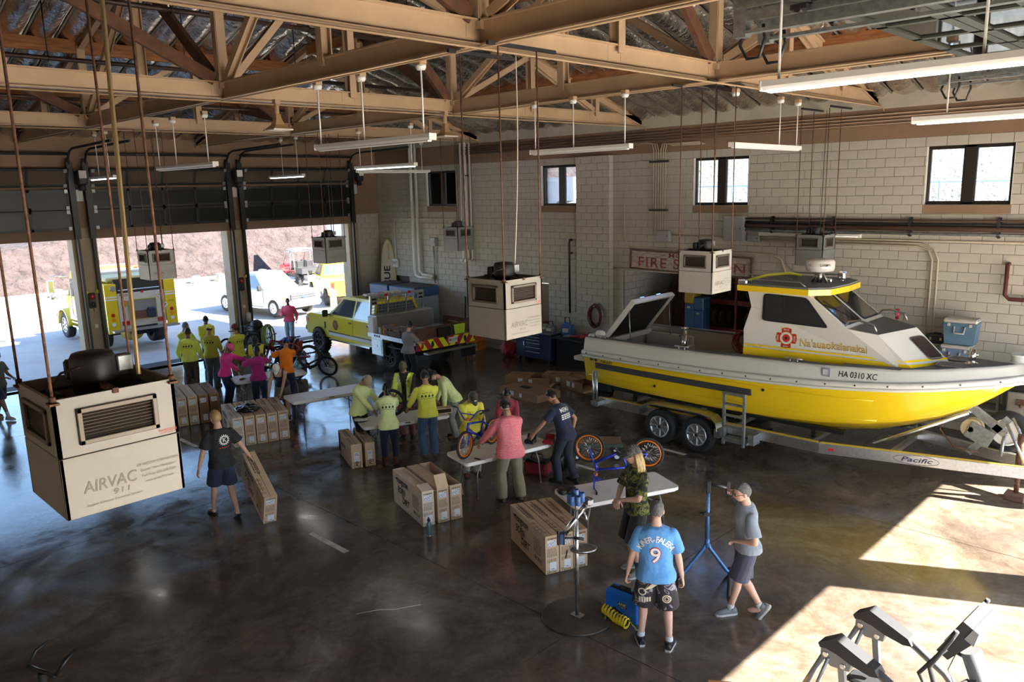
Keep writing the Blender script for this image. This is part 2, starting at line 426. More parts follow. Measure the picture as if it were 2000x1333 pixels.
    for S, E_, W_, side_, cu, in ((SL, EL, WL, -1, curl[0]), (SR, ER, WR, 1, curl[1])):
        d = (W_-E_).normalized(); ou = (R1@X)*side_; nrm = ou-d*ou.dot(d)
        if d.z > -.75: nrm = Z-d*d.z+ou*.15
        # thumb faces forward / inward
        hand(body, W_, d, nrm, -1 if (d.cross(nrm)).dot(R1@Y if d.z < -.75 else (R1@X)*-side_) < 0 else 1, k, cu)
    obj('body', body, [SKIN[skin], EYEW, EYED, LIP], root, fix=False)
    # --- trousers / shorts
    if pants:
        mb = MB(); e = .018*loose
        mb.loft([tring(z_, (a*G+e*(1 if z_ < .9 else .25)), (b*G+e*(1 if z_ < .9 else .25)), fy) for z_, a, b, fy in tors if z_ < 1.04])
        for Hh, K, A, fd, pit, sd in legs:
            r0 = .088*k*G**.5+e*k
            if plen == 'long':
                d = (A-K).normalized(); end = A+d*.03*k
                mb.tube([Hh+Z*.05*k, Hh, Hh.lerp(K, .5), K, K.lerp(end, .5), end], [r0*.78, r0*.95, .078*k*G**.4+e*k, .062*k+e*k*pflare, (.056*k+e*k)*pflare, (.052*k+e*k)*pflare], 14)
            else:
                t = plen; end = Hh.lerp(K, t) if t <= 1 else K+(A-K).normalized()*(t-1)*TH
                pp = [Hh+Z*.05*k, Hh, Hh.lerp(K, min(t*.5, .6)), end]
                mb.tube(pp, [r0*.78, r0*.96, (.088*k*G**.4+e*k)*1.04*pflare**.5, (.082*k*G**.3+e*k)*1.12*pflare], 14)
        o = obj('trousers' if plen == 'long' else 'shorts', remesh(mb, voxel, .007*loose, seed+3), pants, root, fix=False); P.pants = o
    # --- shirt
    if shirt:
        mb = MB(); e = .016*loose; rows = [t_ for t_ in tors if t_[0] >= .9 and t_[0] < (1.48 if not strappy else 1.37)]
        R_ = [tring(hem, hw*G+e*2.0, .125*G+e*2.2, -.008)] if hem < .92 else []
        if hem > 1.0: rows = [t_ for t_ in rows if t_[0] > hem]
        R_ += [tring(z_, a*G+e*(1.9 if z_ < .98 else 1.3 if z_ < 1.1 else 1), b*G+e*(2.0 if z_ < .98 else 1.4 if z_ < 1.1 else 1), fy) for z_, a, b, fy in rows]
        if not strappy: R_ += [tring(1.495, .072+e*.5, .066+e*.5, 0)]
        mb.loft(R_)
        if not strappy:
            for S, E_, W_ in ((SL, EL, WL), (SR, ER, WR)):
                rs = .053*k*G**.5+e*k; mb.sph(S, rs*.98, 10, 7)
                if sleeve == 'long':
                    d = (W_-E_).normalized(); w_ = W_-d*.005*k
                    mb.tube([S, S.lerp(E_, .5), E_], [rs, .055*k*G**.4+e*k, .047*k+e*k], 12); mb.sph(E_, .047*k+e*k, 9, 7); mb.tube([E_, E_.lerp(w_, .5), w_], [.047*k+e*k, .043*k+e*k*.9, .033*k+e*k*.6], 12)
                else:
                    t = sleeve if isinstance(sleeve, float) else .72
                    mb.tube([S, S.lerp(E_, t*.5), S.lerp(E_, t)], [rs, (.058*k*G**.4+e*k)*1.05, (.055*k*G**.3+e*k)*1.22], 14)
        sm = remesh(mb, voxel, .008*loose, seed)
        if strappy:
            for sx in (-1, 1):
                sm.tube([sp(1.33)+R1@Vector((sx*.10, .135, 0))*k, sp(1.42)+R1@Vector((sx*.11, .10, .03))*k, sp(1.45)+R1@Vector((sx*.11, .0, .035))*k, sp(1.42)+R1@Vector((sx*.10, -.11, .02))*k, sp(1.33)+R1@Vector((sx*.09, -.13, 0))*k], .016*k, 6)
        P.shirt = obj('tank_top' if strappy else 'shirt', sm, shirt, root, fix=False)
        if not strappy and neck:
            mb = MB(); mb.loft([tring(1.478, .088, .08, .0, 16), tring(1.50, .078, .074, .004, 16), tring(1.50, .07, .066, .004, 16), tring(1.478, .078, .07, 0, 16)], closed=True); obj('collar', mb, shirt, root)
    # --- shoes
    if shoes:
        for Hh, K, A, fd, pit, sd in legs:
            mb = MB(); sol = MB(); rg = fd.cross(Z); fl = Vector((A.x, A.y, A.z-.085*k))
            RP = Matrix.Rotation(pit, 3, rg)
            def fp(f, s_, u_): return A+RP@((fd*f+rg*s_+Z*(u_-.085))*k)
            def fr(f, w_, t_, z0): return [fp(f, w_*math.cos(a), z0+max(0, math.sin(a))*t_+min(0, math.sin(a))*.004) for a in [2*PI*i/12 for i in range(12)]]
            if flip:
                sol.pz([(0, 0)], 0, 0) if False else None
                sol.loft([[fp(f, w_*c_, z_) for f, w_, c_ in ((-.075, .025, 1), (-.075, .025, -1), (-.03, .04, -1), (.06, .046, -1), (.13, .05, -1), (.175, .03, -1), (.175, .03, 1), (.13, .05, 1), (.06, .046, 1), (-.03, .04, 1))] for z_ in (.0, .018)])
                mb.tube([fp(.03, .04, .02), fp(.08, .02, .06), fp(.125, .0, .03)], .008*k, 5); mb.tube([fp(.03, -.04, .02), fp(.08, -.02, .06), fp(.125, .0, .03)], .008*k, 5)
                s_ = obj('sandal', sol, shoes, root); obj('strap', mb, shoes, s_); continue
            top = .17 if boots else .10
            mb.loft([fr(-.085, .03, .05, .025), fr(-.07, .038, .075, .022), fr(-.02, .043, .085, .022), fr(.05, .045, .075, .022), (fr(.11, .049, .055, .022)), fr(.16, .044, .042, .022), fr(.188, .022, .028, .022)])
            mb.tube([fp(-.02, 0, .06), fp(-.018, 0, top)], [.05*k, .05*k], 12)
            sol.loft([[fp(f, w_*c_, z_) for f, w_, c_ in ((-.092, .026, 1), (-.092, .026, -1), (-.05, .043, -1), (.05, .047, -1), (.12, .053, -1), (.18, .036, -1), (.196, .012, -1), (.196, .012, 1), (.18, .036, 1), (.12, .053, 1), (.05, .047, 1), (-.05, .043, 1))] for z_ in (.0, .028)], smooth=False)
            sm_ = shoes if isinstance(shoes, (list, tuple)) else (shoes, BLACK)
            s_ = obj('boot' if boots else 'shoe', mb, sm_[0], root, fix=False); obj('sole', sol, sm_[1], s_)
            if socks and not boots:
                sk_ = MB(); d = (K-A).normalized(); sk_.tube([A-Z*.02*k, A+d*.05*k, A+d*(.13 if socks[1] else .06)*k], .044*k, 10); obj('sock', sk_, socks[0], root)
    # --- hair and hats, in the head frame
    def hm(x, y, z): return HM@(Vector((x, y, z))*k)
    if hair:
        hk, hmt = hair; mb = MB(); n, m = 24, 14; rings = []
        lim = {'short': 2.0, 'long': 2.0, 'pony': 2.05, 'bun': 2.0, 'thin': 1.95}[hk]
        n, m = 40, 20
        for j in range(1 if hk != 'thin' else 4, m+1):
            r = []
            for i in range(n):
                a = 2*PI*i/n; back = .5-.5*math.cos(a)  # 0 at the face
                tmax = (.92+(lim-.92)*smoothstep(.08, .85, back)); t = tmax*j/m
                w_ = 1+.07*mnoise.noise(Vector((math.cos(a)*9+seed, math.sin(a)*9, t*5)))+.02*math.cos(t)-.06*smoothstep(.8, 1, j/m)
                r.append(hm(.085*w_*math.sin(t)*math.sin(a), .109*w_*math.sin(t)*math.cos(a)-.003, .128*w_*math.cos(t)))
            rings.append(r)
        mb.loft(rings, 0, hk != 'thin')
        if hk == 'long':
            for q in range(26):
                a = PI*(.54+.92*q/25); x0, y0 = .08*math.sin(a), .1*math.cos(a)
                rn = random.Random(q+seed); L = .24+.05*rn.random(); o1 = rn.uniform(-.012, .012); o2 = rn.uniform(-.02, .02)
                mb.tube([hm(x0, y0, .03), hm(x0*1.22+o1, y0*1.05, -.05), hm(x0*1.4-o1, y0*1.12+o1, -.12), hm(x0*1.45+o2, y0*1.2, -.12-L*.5), hm(x0*1.5, y0*1.2+o2, -.1-L)], [.016*k, .020*k, .020*k, .017*k, .003*k], 6)
        if hk == 'pony':
            p1 = hm(0, -.125, .0); mb.tube([hm(0, -.09, .03), p1]+[p1+Vector((.0, dy, dz))*k for dy, dz in ((-.02, -.09), (-.015, -.18), (-.01, -.26))], [.026*k, .042*k, .046*k, .038*k, .006*k], 8)
        if hk == 'bun': mb.sph(hm(0, -.06, .13), .036*k, 9, 7)
        obj('hair', mb, hmt, root)
    if cap:
        mb = MB(); n, m = 22, 8; rings = []; sgn = -1 if cap == 'back' else 1
        tm = 1.5 if cap != 'visor' else 1.5
        for j in range(0 if cap != 'visor' else 5, m+1):
            t = max(.02, tm*j/m); rings.append([hm(.087*math.sin(t)*math.sin(2*PI*i/n), .112*math.sin(t)*math.cos(2*PI*i/n), .135*math.cos(t)+.012) for i in range(n)])
        mb.loft(rings, 0, True); cm = capmat if isinstance(capmat, (list, tuple)) else (capmat, capmat)
        hd = obj('hat', mb, cm[0], root)
        b = MB(); top = []; bot = []
        for i in range(11):
            a = -1.15+2.3*i/10; top.append(a)
        pi = [(.088*math.sin(a), .100*math.cos(a)) for a in top]; po = [(.082*math.sin(a), .108*math.cos(a)+.078*math.cos(a*1.35)) for a in top]
        vs_ = [hm(x, sgn*y, .028) for x, y in pi]+[hm(x, sgn*y, .016-.5*abs(x)*.3) for x, y in po]+[hm(x, sgn*y, .022) for x, y in pi]+[hm(x, sgn*y, .010-.5*abs(x)*.3) for x, y in po]
        fs = []
        for i in range(10): fs += [(i, i+1, 12+i, 11+i), (22+i, 33+i, 34+i, 23+i), (11+i, 12+i, 34+i, 33+i)]
        b.add(vs_, fs, 0, True); obj('brim', b, cm[1], hd)
        bt = MB(); bt.sph(hm(0, 0, .149), .008*k, 6, 5); obj('button', bt, cm[0], hd)
    if glasses:
        mb = MB()
        for sx in (-1, 1):
            mb.sph(hm(sx*.033, .101, .006), (.028*k, .006*k, .018*k), 10, 6, 0, RH.to_4x4()); mb.tube([hm(sx*.06, .095, .012), hm(sx*.08, .03, .012), hm(sx*.082, -.02, .0)], .003*k, 5)
        mb.tube([hm(-.01, .107, .01), hm(.01, .107, .01)], .003*k, 5); obj('sunglasses', mb, mat('sunglass', (.01, .01, .012), .1), root)
    if beard:
        mb = MB(); 
        for q in range(7):
            a = -.9+1.8*q/6; mb.sph(hm(.055*math.sin(a), .062+.03*math.cos(a), -.085-.015*math.cos(a)), (.022*k, .02*k, .03*k), 7, 5, 0, RH.to_4x4())
        obj('beard', mb, beard, root)
    return P
def back_print(P, lines, m, z=1.27, front=False, name='print'):
    """lettering laid on a shirt; lines: (text,size,dz,dx,kw)"""
    R_ = P.frame(z); c = P.sp(z); s = 1 if not front else -1
    x = R_@Vector((s, 0, 0)); y = R_@Vector((0, 0, 1)); n = x.cross(y); bv = bvh_of(P.shirt); mb = MB()
    for t, sz, dz, dx, kw in lines:
        o = c+y*(dz*P.k)+x*(dx*P.k)+n*.12
        if callable(t): t(mb, o, x, y, n, bv, sz*P.k)
        else: text_on(mb, t, o, x, y, sz*P.k, bvh=bv, **{'off': .006, **kw})
    return obj(name, mb, m, P.shirt, fix=False)
# ------------------------------------------------------------------ setting
XW, YW, XR, YS = -25.48, 18.54, .5, -2.6
EAVE, SLOPE = 7.28, .29
def zr(x, y): return EAVE + SLOPE*min(YW-y, x-XW, XR-x+1.2, y-YS)
def floor_mat():
    m = bpy.data.materials.new('polished_concrete'); m.use_nodes = True; t = m.node_tree; b = t.nodes['Principled BSDF']
    tc = t.nodes.new('ShaderNodeTexCoord')
    def nz(sc, det=6, rough=.62, dist=0):
        n = t.nodes.new('ShaderNodeTexNoise'); n.inputs['Scale'].default_value = sc; n.inputs['Detail'].default_value = det; n.inputs['Roughness'].default_value = rough; n.inputs['Distortion'].default_value = dist
        t.links.new(tc.outputs['Object'], n.inputs['Vector']); return n
    def ramp(n, st):
        r = t.nodes.new('ShaderNodeValToRGB'); e = r.color_ramp.elements
        e[0].position, e[0].color = st[0][0], (*st[0][1], 1); e[1].position, e[1].color = st[-1][0], (*st[-1][1], 1)
        for p, c_ in st[1:-1]: q = e.new(p); q.color = (*c_, 1)
        t.links.new(n.outputs[0], r.inputs[0]); return r
    r1 = ramp(nz(.55, 8, .68, .6), [(.28, (.058, .043, .034)), (.45, (.118, .092, .072)), (.56, (.175, .143, .113)), (.72, (.31, .27, .225))])
    r2 = ramp(nz(2.6, 8, .7, 1.2), [(.3, (.62, .56, .50)), (.62, (1, 1, 1))])
    mx = t.nodes.new('ShaderNodeMix'); mx.data_type = 'RGBA'; mx.blend_type = 'MULTIPLY'; mx.inputs[0].default_value = 1
    t.links.new(r1.outputs[0], mx.inputs[6]); t.links.new(r2.outputs[0], mx.inputs[7])
    r3 = ramp(nz(14, 6, .7), [(.35, (.8, .77, .72)), (.6, (1.0, 1.0, 1.0))])
    mx2 = t.nodes.new('ShaderNodeMix'); mx2.data_type = 'RGBA'; mx2.blend_type = 'MULTIPLY'; mx2.inputs[0].default_value = .7
    t.links.new(mx.outputs[2], mx2.inputs[6]); t.links.new(r3.outputs[0], mx2.inputs[7]); t.links.new(mx2.outputs[2], b.inputs['Base Color'])
    rr = ramp(nz(1.1, 6, .65, .8), [(.3, (.07, .07, .07)), (.7, (.24, .24, .24))]); t.links.new(rr.outputs[0], b.inputs['Roughness'])
    b.inputs['Specular IOR Level'].default_value = .6
    bp = t.nodes.new('ShaderNodeBump'); bp.inputs['Strength'].default_value = .06; bp.inputs['Distance'].default_value = .02
    t.links.new(nz(5, 3).outputs[0], bp.inputs['Height']); t.links.new(bp.outputs[0], b.inputs['Normal'])
    return m
CONC = floor_mat()
JOINT = mat('joint_filler', (.03, .025, .02), .8)
APRON = mat('outdoor_concrete', (.42, .39, .36), .75, noise=(.7, .12), bump=(30, .1))
mb = MB(); mb.box(((XW-1.2+XR)/2, (YW+YS)/2, -.06), (XR-XW+1.2, YW-YS+.4, .1)); floor = struct('floor', mb, JOINT)
gx = [XW-.5, -20.8, -13.35, -5.8, XR+.3]; gy = [YS, 1.2, 6.85, 12.6, YW+.1]
for i in range(4):
    for j in range(4):
        g = .006; mb = MB(); mb.box(((gx[i]+gx[i+1])/2, (gy[j]+gy[j+1])/2, -.02), (gx[i+1]-gx[i]-2*g, gy[j+1]-gy[j]-2*g, .04)); obj('floor_slab', mb, CONC, floor)
PAINTW = mat('worn_line_paint', (.62, .58, .5), .6, noise=(9, .35))
for x0, x1, y in ((-10.84, -9.8, 6.18), (-9.12, -8.28, 13.36), (-9.75, -9.05, 11.46), (-17.6, -16.7, 6.9)):
    mb = MB(); mb.box(((x0+x1)/2, y, .0015), (x1-x0, .1, .002)); obj('floor_marking', mb, PAINTW, floor)
# ground outside
mb = MB(); mb.box((-58, 20, -.11), (66, 160, .1)); struct('ground_outside', mb, APRON)
mb = MB(); mb.box((32.3, 20, -.11), (62, 160, .1)); struct('ground_yard', mb, mat('pale_yard_concrete', (.76, .70, .62), .8, noise=(.7, .1)))
SOIL = mat('red_soil', (.028, .018, .017), .95, noise=(2.4, .45), bump=(3, 1., .5), stretch=(1, .5, .5))
DRY = mat('dry_grass_slope', (.34, .28, .19), .95, noise=(1.5, .4), bump=(6, .8, .2))
def grid(name, nx, ny, f, m, smooth=True):
    vs_ = [f(i/nx, j/ny) for j in range(ny+1) for i in range(nx+1)]; a = nx+1
    mb = MB(); mb.add(vs_, [(j*a+i, j*a+i+1, (j+1)*a+i+1, (j+1)*a+i) for j in range(ny) for i in range(nx)], 0, smooth); return struct(name, mb, m, fix=False)
def bank(u, w):
    y = -40+w*150; cr = 2.6+max(0, y-13)*.22 if y < 40 else 8.5; cr = min(cr, 8.5); s = u
    x = -51.2-s*14; z = min(cr, s*16)*1.0 + (s > .5)*0
    z += .12*mnoise.noise(Vector((x*.4, y*.4, 0)))*min(1, s*5)+.05*mnoise.noise(Vector((x*2, y*1.2, 0)))*min(1, s*5)
    return (x, y, max(z, -.1))
grid('hill_bank', 40, 220, bank, SOIL)
grid('hill_far', 2, 2, lambda u, w: (-65.2-u*120, -80+w*260, 2.4+u*3), DRY)
def rise(u, w):
    y = YW+1.6+w*30; x = -26+u*60; z = -.1+min(11, max(0, y-22)*.62)
    return (x, y, z+.15*mnoise.noise(Vector((x*.6, y*.6, 1))))
grid('hill_slope', 70, 40, rise, mat('pale_dry_slope', (.22, .195, .155), .95, noise=(2.5, .35), bump=(7, .6, .1)))
# wheel stops along the foot of the bank
CURBM = mat('concrete_kerb', (.45, .41, .36), .85, noise=(5, .15)); WOODB = mat('weathered_timber', (.16, .09, .06), .85, noise=(8, .3))
mb = MB(); mb.box((-50.7, 20, .06), (.9, 120, .16)); struct('kerb_line', mb, CURBM)
for i, y in enumerate((8.2, 13.6, 21.6, 24.6, 27.6)):
    o = thing('wheel_stop', 'concrete-footed timber barrier below the red bank, %s' % ('first from the left', 'second from the left', 'third from the left', 'fourth from the left', 'fifth from the left')[i], 'barrier', (-49.55, y, 0), None, 'barriers along the bank')
    for dy in (0, 1.6):
        mb = MB(); mb.prism([(-.3, 0), (.3, 0), (.15, .42), (-.15, .42)], lambda u, w: (-.25, dy+u, w), lambda u, w: (.25, dy+u, w)); obj('foot', mb, CURBM, o)
    t2 = MB(); t2.box((0, .8, .2), (.2, 1.2, .22)); obj('rail', t2, WOODB, o)
# fence and neighbouring wall seen through the high windows
FEN = mat('pale_blue_fence', (.42, .52, .56), .6)
fn = thing('chain_fence', 'pale blue fence rails on the dry slope outside the high windows', 'fence', (0, 27.5, 0))
for i in range(13):
    mb = MB(); x = -20+2.4*i; mb.cyl((x, 0, 2.6), (x, 0, 5.35), .04, n=8); obj('fence_post', mb, FEN, fn)
for z in (5.3, 3.8): mb = MB(); mb.cyl((-21, 0, z), (9, 0, z), .03, n=8); obj('fence_rail', mb, FEN, fn)
mb = MB(); mb.box((-36, 30, 2.9), (22, .3, 6.0)); struct('wall_neighbour', mb, mat('lilac_grey_render', (.5, .48, .5), .9, noise=(2, .06)))
# ------------------------------------------------------------------ window wall of painted blocks
BLK = mat('block_paint', (.45, .415, .355), .7, noise=(3, .06), bump=(60, .12, .01)); MORT = mat('mortar_paint', (.25, .225, .19), .85)
BL, BH, X0 = .4064, .2032, -7.1527
WIN = [(-22.43, -20.83), (-16.83, -15.27), (-11.39, -9.81), (-5.69, -4.06)]
ALC = (-13.66, -9.0, 3.02); COR = (-24.75, -23.7, 2.3); DR2 = (-17.7, -16.6, 2.44)
ZT = BH*31
opens = [(a, b, 24*BH, 30*BH) for a, b in WIN] + [(ALC[0], ALC[1], 0, 15*BH), (COR[0], COR[1], 0, 11*BH), (DR2[0], DR2[1], 0, 12*BH)]
def wall_rects(a0, a1, z0, z1, ops):
    """rectangles of a wall left over around its openings"""
    xs = sorted({a0, a1, *[o[0] for o in ops], *[o[1] for o in ops]}); out = []
    for x0, x1 in zip(xs, xs[1:]):
        zz = z0
        for o in sorted([o for o in ops if o[0] <= x0+1e-6 and o[1] >= x1-1e-6], key=lambda o: o[2]):
            if o[2] > zz: out.append((x0, x1, zz, o[2]))
            zz = max(zz, o[3])
        if z1 > zz: out.append((x0, x1, zz, z1))
    return out
mb = MB()
for x0, x1, z0, z1 in wall_rects(XW-.3, XR+.4, -.05, ZT, opens): mb.box(((x0+x1)/2, YW+.108, (z0+z1)/2), (x1-x0, .2, z1-z0))
wall_back = struct('wall_back', mb, MORT)
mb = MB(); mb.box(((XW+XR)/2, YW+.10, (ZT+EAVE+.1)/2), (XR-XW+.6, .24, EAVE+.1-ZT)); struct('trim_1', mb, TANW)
mb = MB(); mb.box(((XW+XR)/2, YW-.06, 7.12), (XR-XW, .1, .34)); struct('trim_2', mb, mat('eave_board', (.42, .38, .31), .7, noise=(2, .1)))
PIL = (-15.27, -14.05)
def block_rows(a0, a1, n0, n1, ops, x0=X0):
    """(xa, xb, course) of every block"""
    for n in range(n0, n1):
        off = 0 if (29-n) % 2 == 0 else .5
        i0 = math.floor((a0-x0)/BL-off)
        for i in range(i0, int((a1-a0)/BL)+i0+3):
            xa, xb = max(a0, x0+(i+off)*BL), min(a1, x0+(i+1+off)*BL)
            if xb-xa < .03: continue
            segs = [(xa, xb)]
            for oa, ob, oz0, oz1 in ops:
                if oz0 <= n*BH+.01 and oz1 >= (n+1)*BH-.01:
                    s2 = []
                    for p, q in segs:
                        if oa > p: s2.append((p, min(q, oa)))
                        if ob < q: s2.append((max(p, ob), q))
                    segs = [(p, q) for p, q in s2 if q-p > .02]
            for p, q in segs: yield p, q, n
_bm = {}
def block_mesh(w, th=.016):
    w = round(w, 3)
    if (w, th) not in _bm:
        b = MB(); b.box((0, 0, 0), (w-.009, th, BH-.009), ch=.003); _bm[w, th] = b.data('brick', BLK)
    return _bm[w, th]
rows = [(p, q, n) for p, q, n in block_rows(XW+.02, XR, 0, 31, opens+[(PIL[0], PIL[1], 0, 6.3)])]
rows.sort(key=lambda r: math.hypot((r[0]+r[1])/2, YW) if (r[2]*BH > 2.0 and r[1] < -3.4) else 99)
for p, q, n in rows[:300]: link('brick', block_mesh(q-p), wall_back, ((p+q)/2, YW, (n+.5)*BH))
mb = MB()
for p, q, n in rows[300:]: mb.box(((p+q)/2, YW, (n+.5)*BH), (q-p-.009, .016, BH-.009), ch=.003)
tag(obj('brickwork', mb, BLK, wall_back, fix=False), kind='stuff')
# pilaster
mb = MB(); mb.box(((PIL[0]+PIL[1])/2, YW-.09, 3.13), (PIL[1]-PIL[0]-.02, .2, 6.24)); pil = struct('wall_pilaster', mb, MORT)
for p, q, n in block_rows(PIL[0], PIL[1], 0, 31, []):
    link('brick', block_mesh(q-p), pil, ((p+q)/2, YW-.2, (n+.5)*BH))
for n in range(31):
    for x in PIL: link('brick', block_mesh(.19), pil, (x, YW-.1, (n+.5)*BH), (0, 0, PI/2))
mb = MB(); mb.box(((PIL[0]+PIL[1])/2, YW-.11, 6.27), (1.24, .24, .05)); obj('cap', mb, BLK, pil)
# windows
WFR = mat('window_frame_brown', (.022, .016, .012), .4); PANE = glass('window_pane')
for k, (a, b) in enumerate(WIN):
    w, c = b-a, (a+b)/2; z0, z1 = 24*BH, 30*BH; yy = YW+.12; mb = MB()
    for x in (a+.022, b-.022): mb.box((x, yy, (z0+z1)/2), (.044, .09, z1-z0), ch=.006)
    for z in (z0+.025, z1-.025): mb.box((c, yy, z), (w, .09, .05), ch=.006)
    mb.box((c, yy, (z0+z1)/2), (.22, .09, z1-z0), ch=.006)
    wo = struct('window_%d' % (k+1), mb, WFR)
    for sx in (-1, 1):
        pw = (w-.22-.088)/2; px = c+sx*(.11+pw/2); fr = MB()
        for x in (px-pw/2+.01, px+pw/2-.01): fr.box((x, yy-.01, (z0+z1)/2), (.02, .06, z1-z0-.1))
        for z in (z0+.06, z1-.06): fr.box((px, yy-.01, z), (pw, .06, .02))
        obj('sash', fr, WFR, wo); p = MB(); p.box((px, yy, (z0+z1)/2), (pw-.02, .006, z1-z0-.11)); obj('pane', p, PANE, wo)
    rv = MB(); rv.box((a-.002, YW+.06, (z0+z1)/2), (.012, .14, z1-z0)); rv.box((b+.002, YW+.06, (z0+z1)/2), (.012, .14, z1-z0)); obj('reveal', rv, WHITE, wo)
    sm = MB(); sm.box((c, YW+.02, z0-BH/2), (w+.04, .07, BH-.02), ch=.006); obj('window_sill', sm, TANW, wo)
# alcove behind the boat
DARKW = mat('alcove_block_paint', (.42, .40, .38), .8, noise=(2, .1)); mb = MB()
ax0, ax1, az = ALC; ay0, ay1 = YW+.2, YW+2.6
mb.box((ax0-.05, (ay0+ay1)/2-.1, az/2), (.1, ay1-ay0+.2, az)); mb.box((ax1+.05, (ay0+ay1)/2-.1, az/2), (.1, ay1-ay0+.2, az)); mb.box(((ax0+ax1)/2, ay1, az/2), (ax1-ax0+.2, .1, az)); mb.box(((ax0+ax1)/2, (ay0+ay1)/2, az+.09), (ax1-ax0+.2, ay1-ay0, .1))
alc = struct('wall_alcove', mb, MORT)
for n in range(15):
    o = 0 if n % 2 else .2
    for i in range(-1, 6):
        ya, yb = max(ay0-.18, ay0-.2+i*BL+o), min(ay1, ay0-.2+(i+1)*BL+o)
        if yb-ya > .04: mb = MB(); mb.box((0, 0, 0), (.014, yb-ya-.009, BH-.009), ch=.003); obj('brick', mb, DARKW, alc, (ax0+.004, (ya+yb)/2, (n+.5)*BH))
mb = MB(); mb.box(((ax0+ax1)/2, YW+1.3, -.03), (ax1-ax0, 2.6, .05)); obj('floor_piece', mb, CONC, alc)
mb = MB(); mb.box(((ax0+ax1)/2, YW+.02, az+.10), (ax1-ax0+.5, .05, .2)); obj('lintel', mb, BLK, alc)
mb = MB(); mb.tube([(ax0-.35, YW-.05, az+.06), (ax1, YW-.05, az+.06)], .02); obj('track', mb, STEEL, alc)
# door at the corner and open doorway behind the hanging unit
mb = MB(); mb.box(((COR[0]+COR[1])/2, YW+.12, 1.12), (COR[1]-COR[0], .06, 2.24), ch=.01); d1 = struct('door_1', mb, mat('brown_door', (.09, .055, .04), .5)); h = MB(); h.box((COR[1]-.2, YW+.07, 1.0), (.14, .06, .03)); obj('handle', h, STEEL, d1)
h = MB(); h.box(((COR[0]+COR[1])/2, YW+.08, 1.75), (.5, .02, .3)); obj('door_window', h, mat('dark_glass', (.03, .05, .08), .05, coat=1), d1)
mb = MB(); mb.box(((DR2[0]+DR2[1])/2, YW+.14, 1.2), (DR2[1]-DR2[0], .05, 2.4), ch=.01); d2 = struct('door_2', mb, mat('ochre_door', (.20, .12, .05), .5)); h = MB(); h.box(((DR2[0]+DR2[1])/2, YW+.11, .85), (DR2[1]-DR2[0]-.1, .02, .7)); obj('kick_panel', h, mat('red_panel', (.25, .05, .03), .5), d2)
# ------------------------------------------------------------------ bay door wall
DZ = 4.3; BAYS = [(3.42, 7.51), (8.17, 12.28), (12.92, 17.08)]
PIER = mat('pier_paint', (.36, .285, .2), .7, noise=(2, .12))
mb = MB()
for x0, x1, z0, z1 in wall_rects(YS-.2, YW+.2, -.05, EAVE+.1, [(a, b, 0, DZ) for a, b in BAYS]): mb.box((XW-.2, (x0+x1)/2, (z0+z1)/2), (.4, x1-x0, z1-z0))
wall_left = struct('wall_left', mb, PIER)
for a, b in ((2.78, 3.42), (7.51, 8.17), (12.28, 12.92), (17.08, 17.5)):     # pier faces standing proud
    mb = MB(); mb.box((XW+.03, (a+b)/2, DZ/2), (.1, b-a+.02, DZ)); obj('pier_face', mb, PIER, wall_left)
for p, q, n in block_rows(17.52, YW, 0, 30, [], 17.5):
    link('brick', block_mesh(q-p), wall_left, (XW+.006, (p+q)/2, (n+.5)*BH), (0, 0, PI/2))
for k, (a, b) in enumerate(BAYS):
    mb = MB(); mb.box((XW+.05, (a+b)/2, DZ+.14), (.16, b-a+.2, .32), ch=.01); obj('door_header', mb, mat('header_brown', (.2, .13, .085), .75), wall_left)
mb = MB(); mb.box((XW+.012, (YS+YW)/2, (DZ+.3+EAVE)/2), (.03, YW-YS, EAVE-DZ-.3)); struct('shade_panel', mb, TANW)  # brown sheet over the upper wall, its shade put in as colour
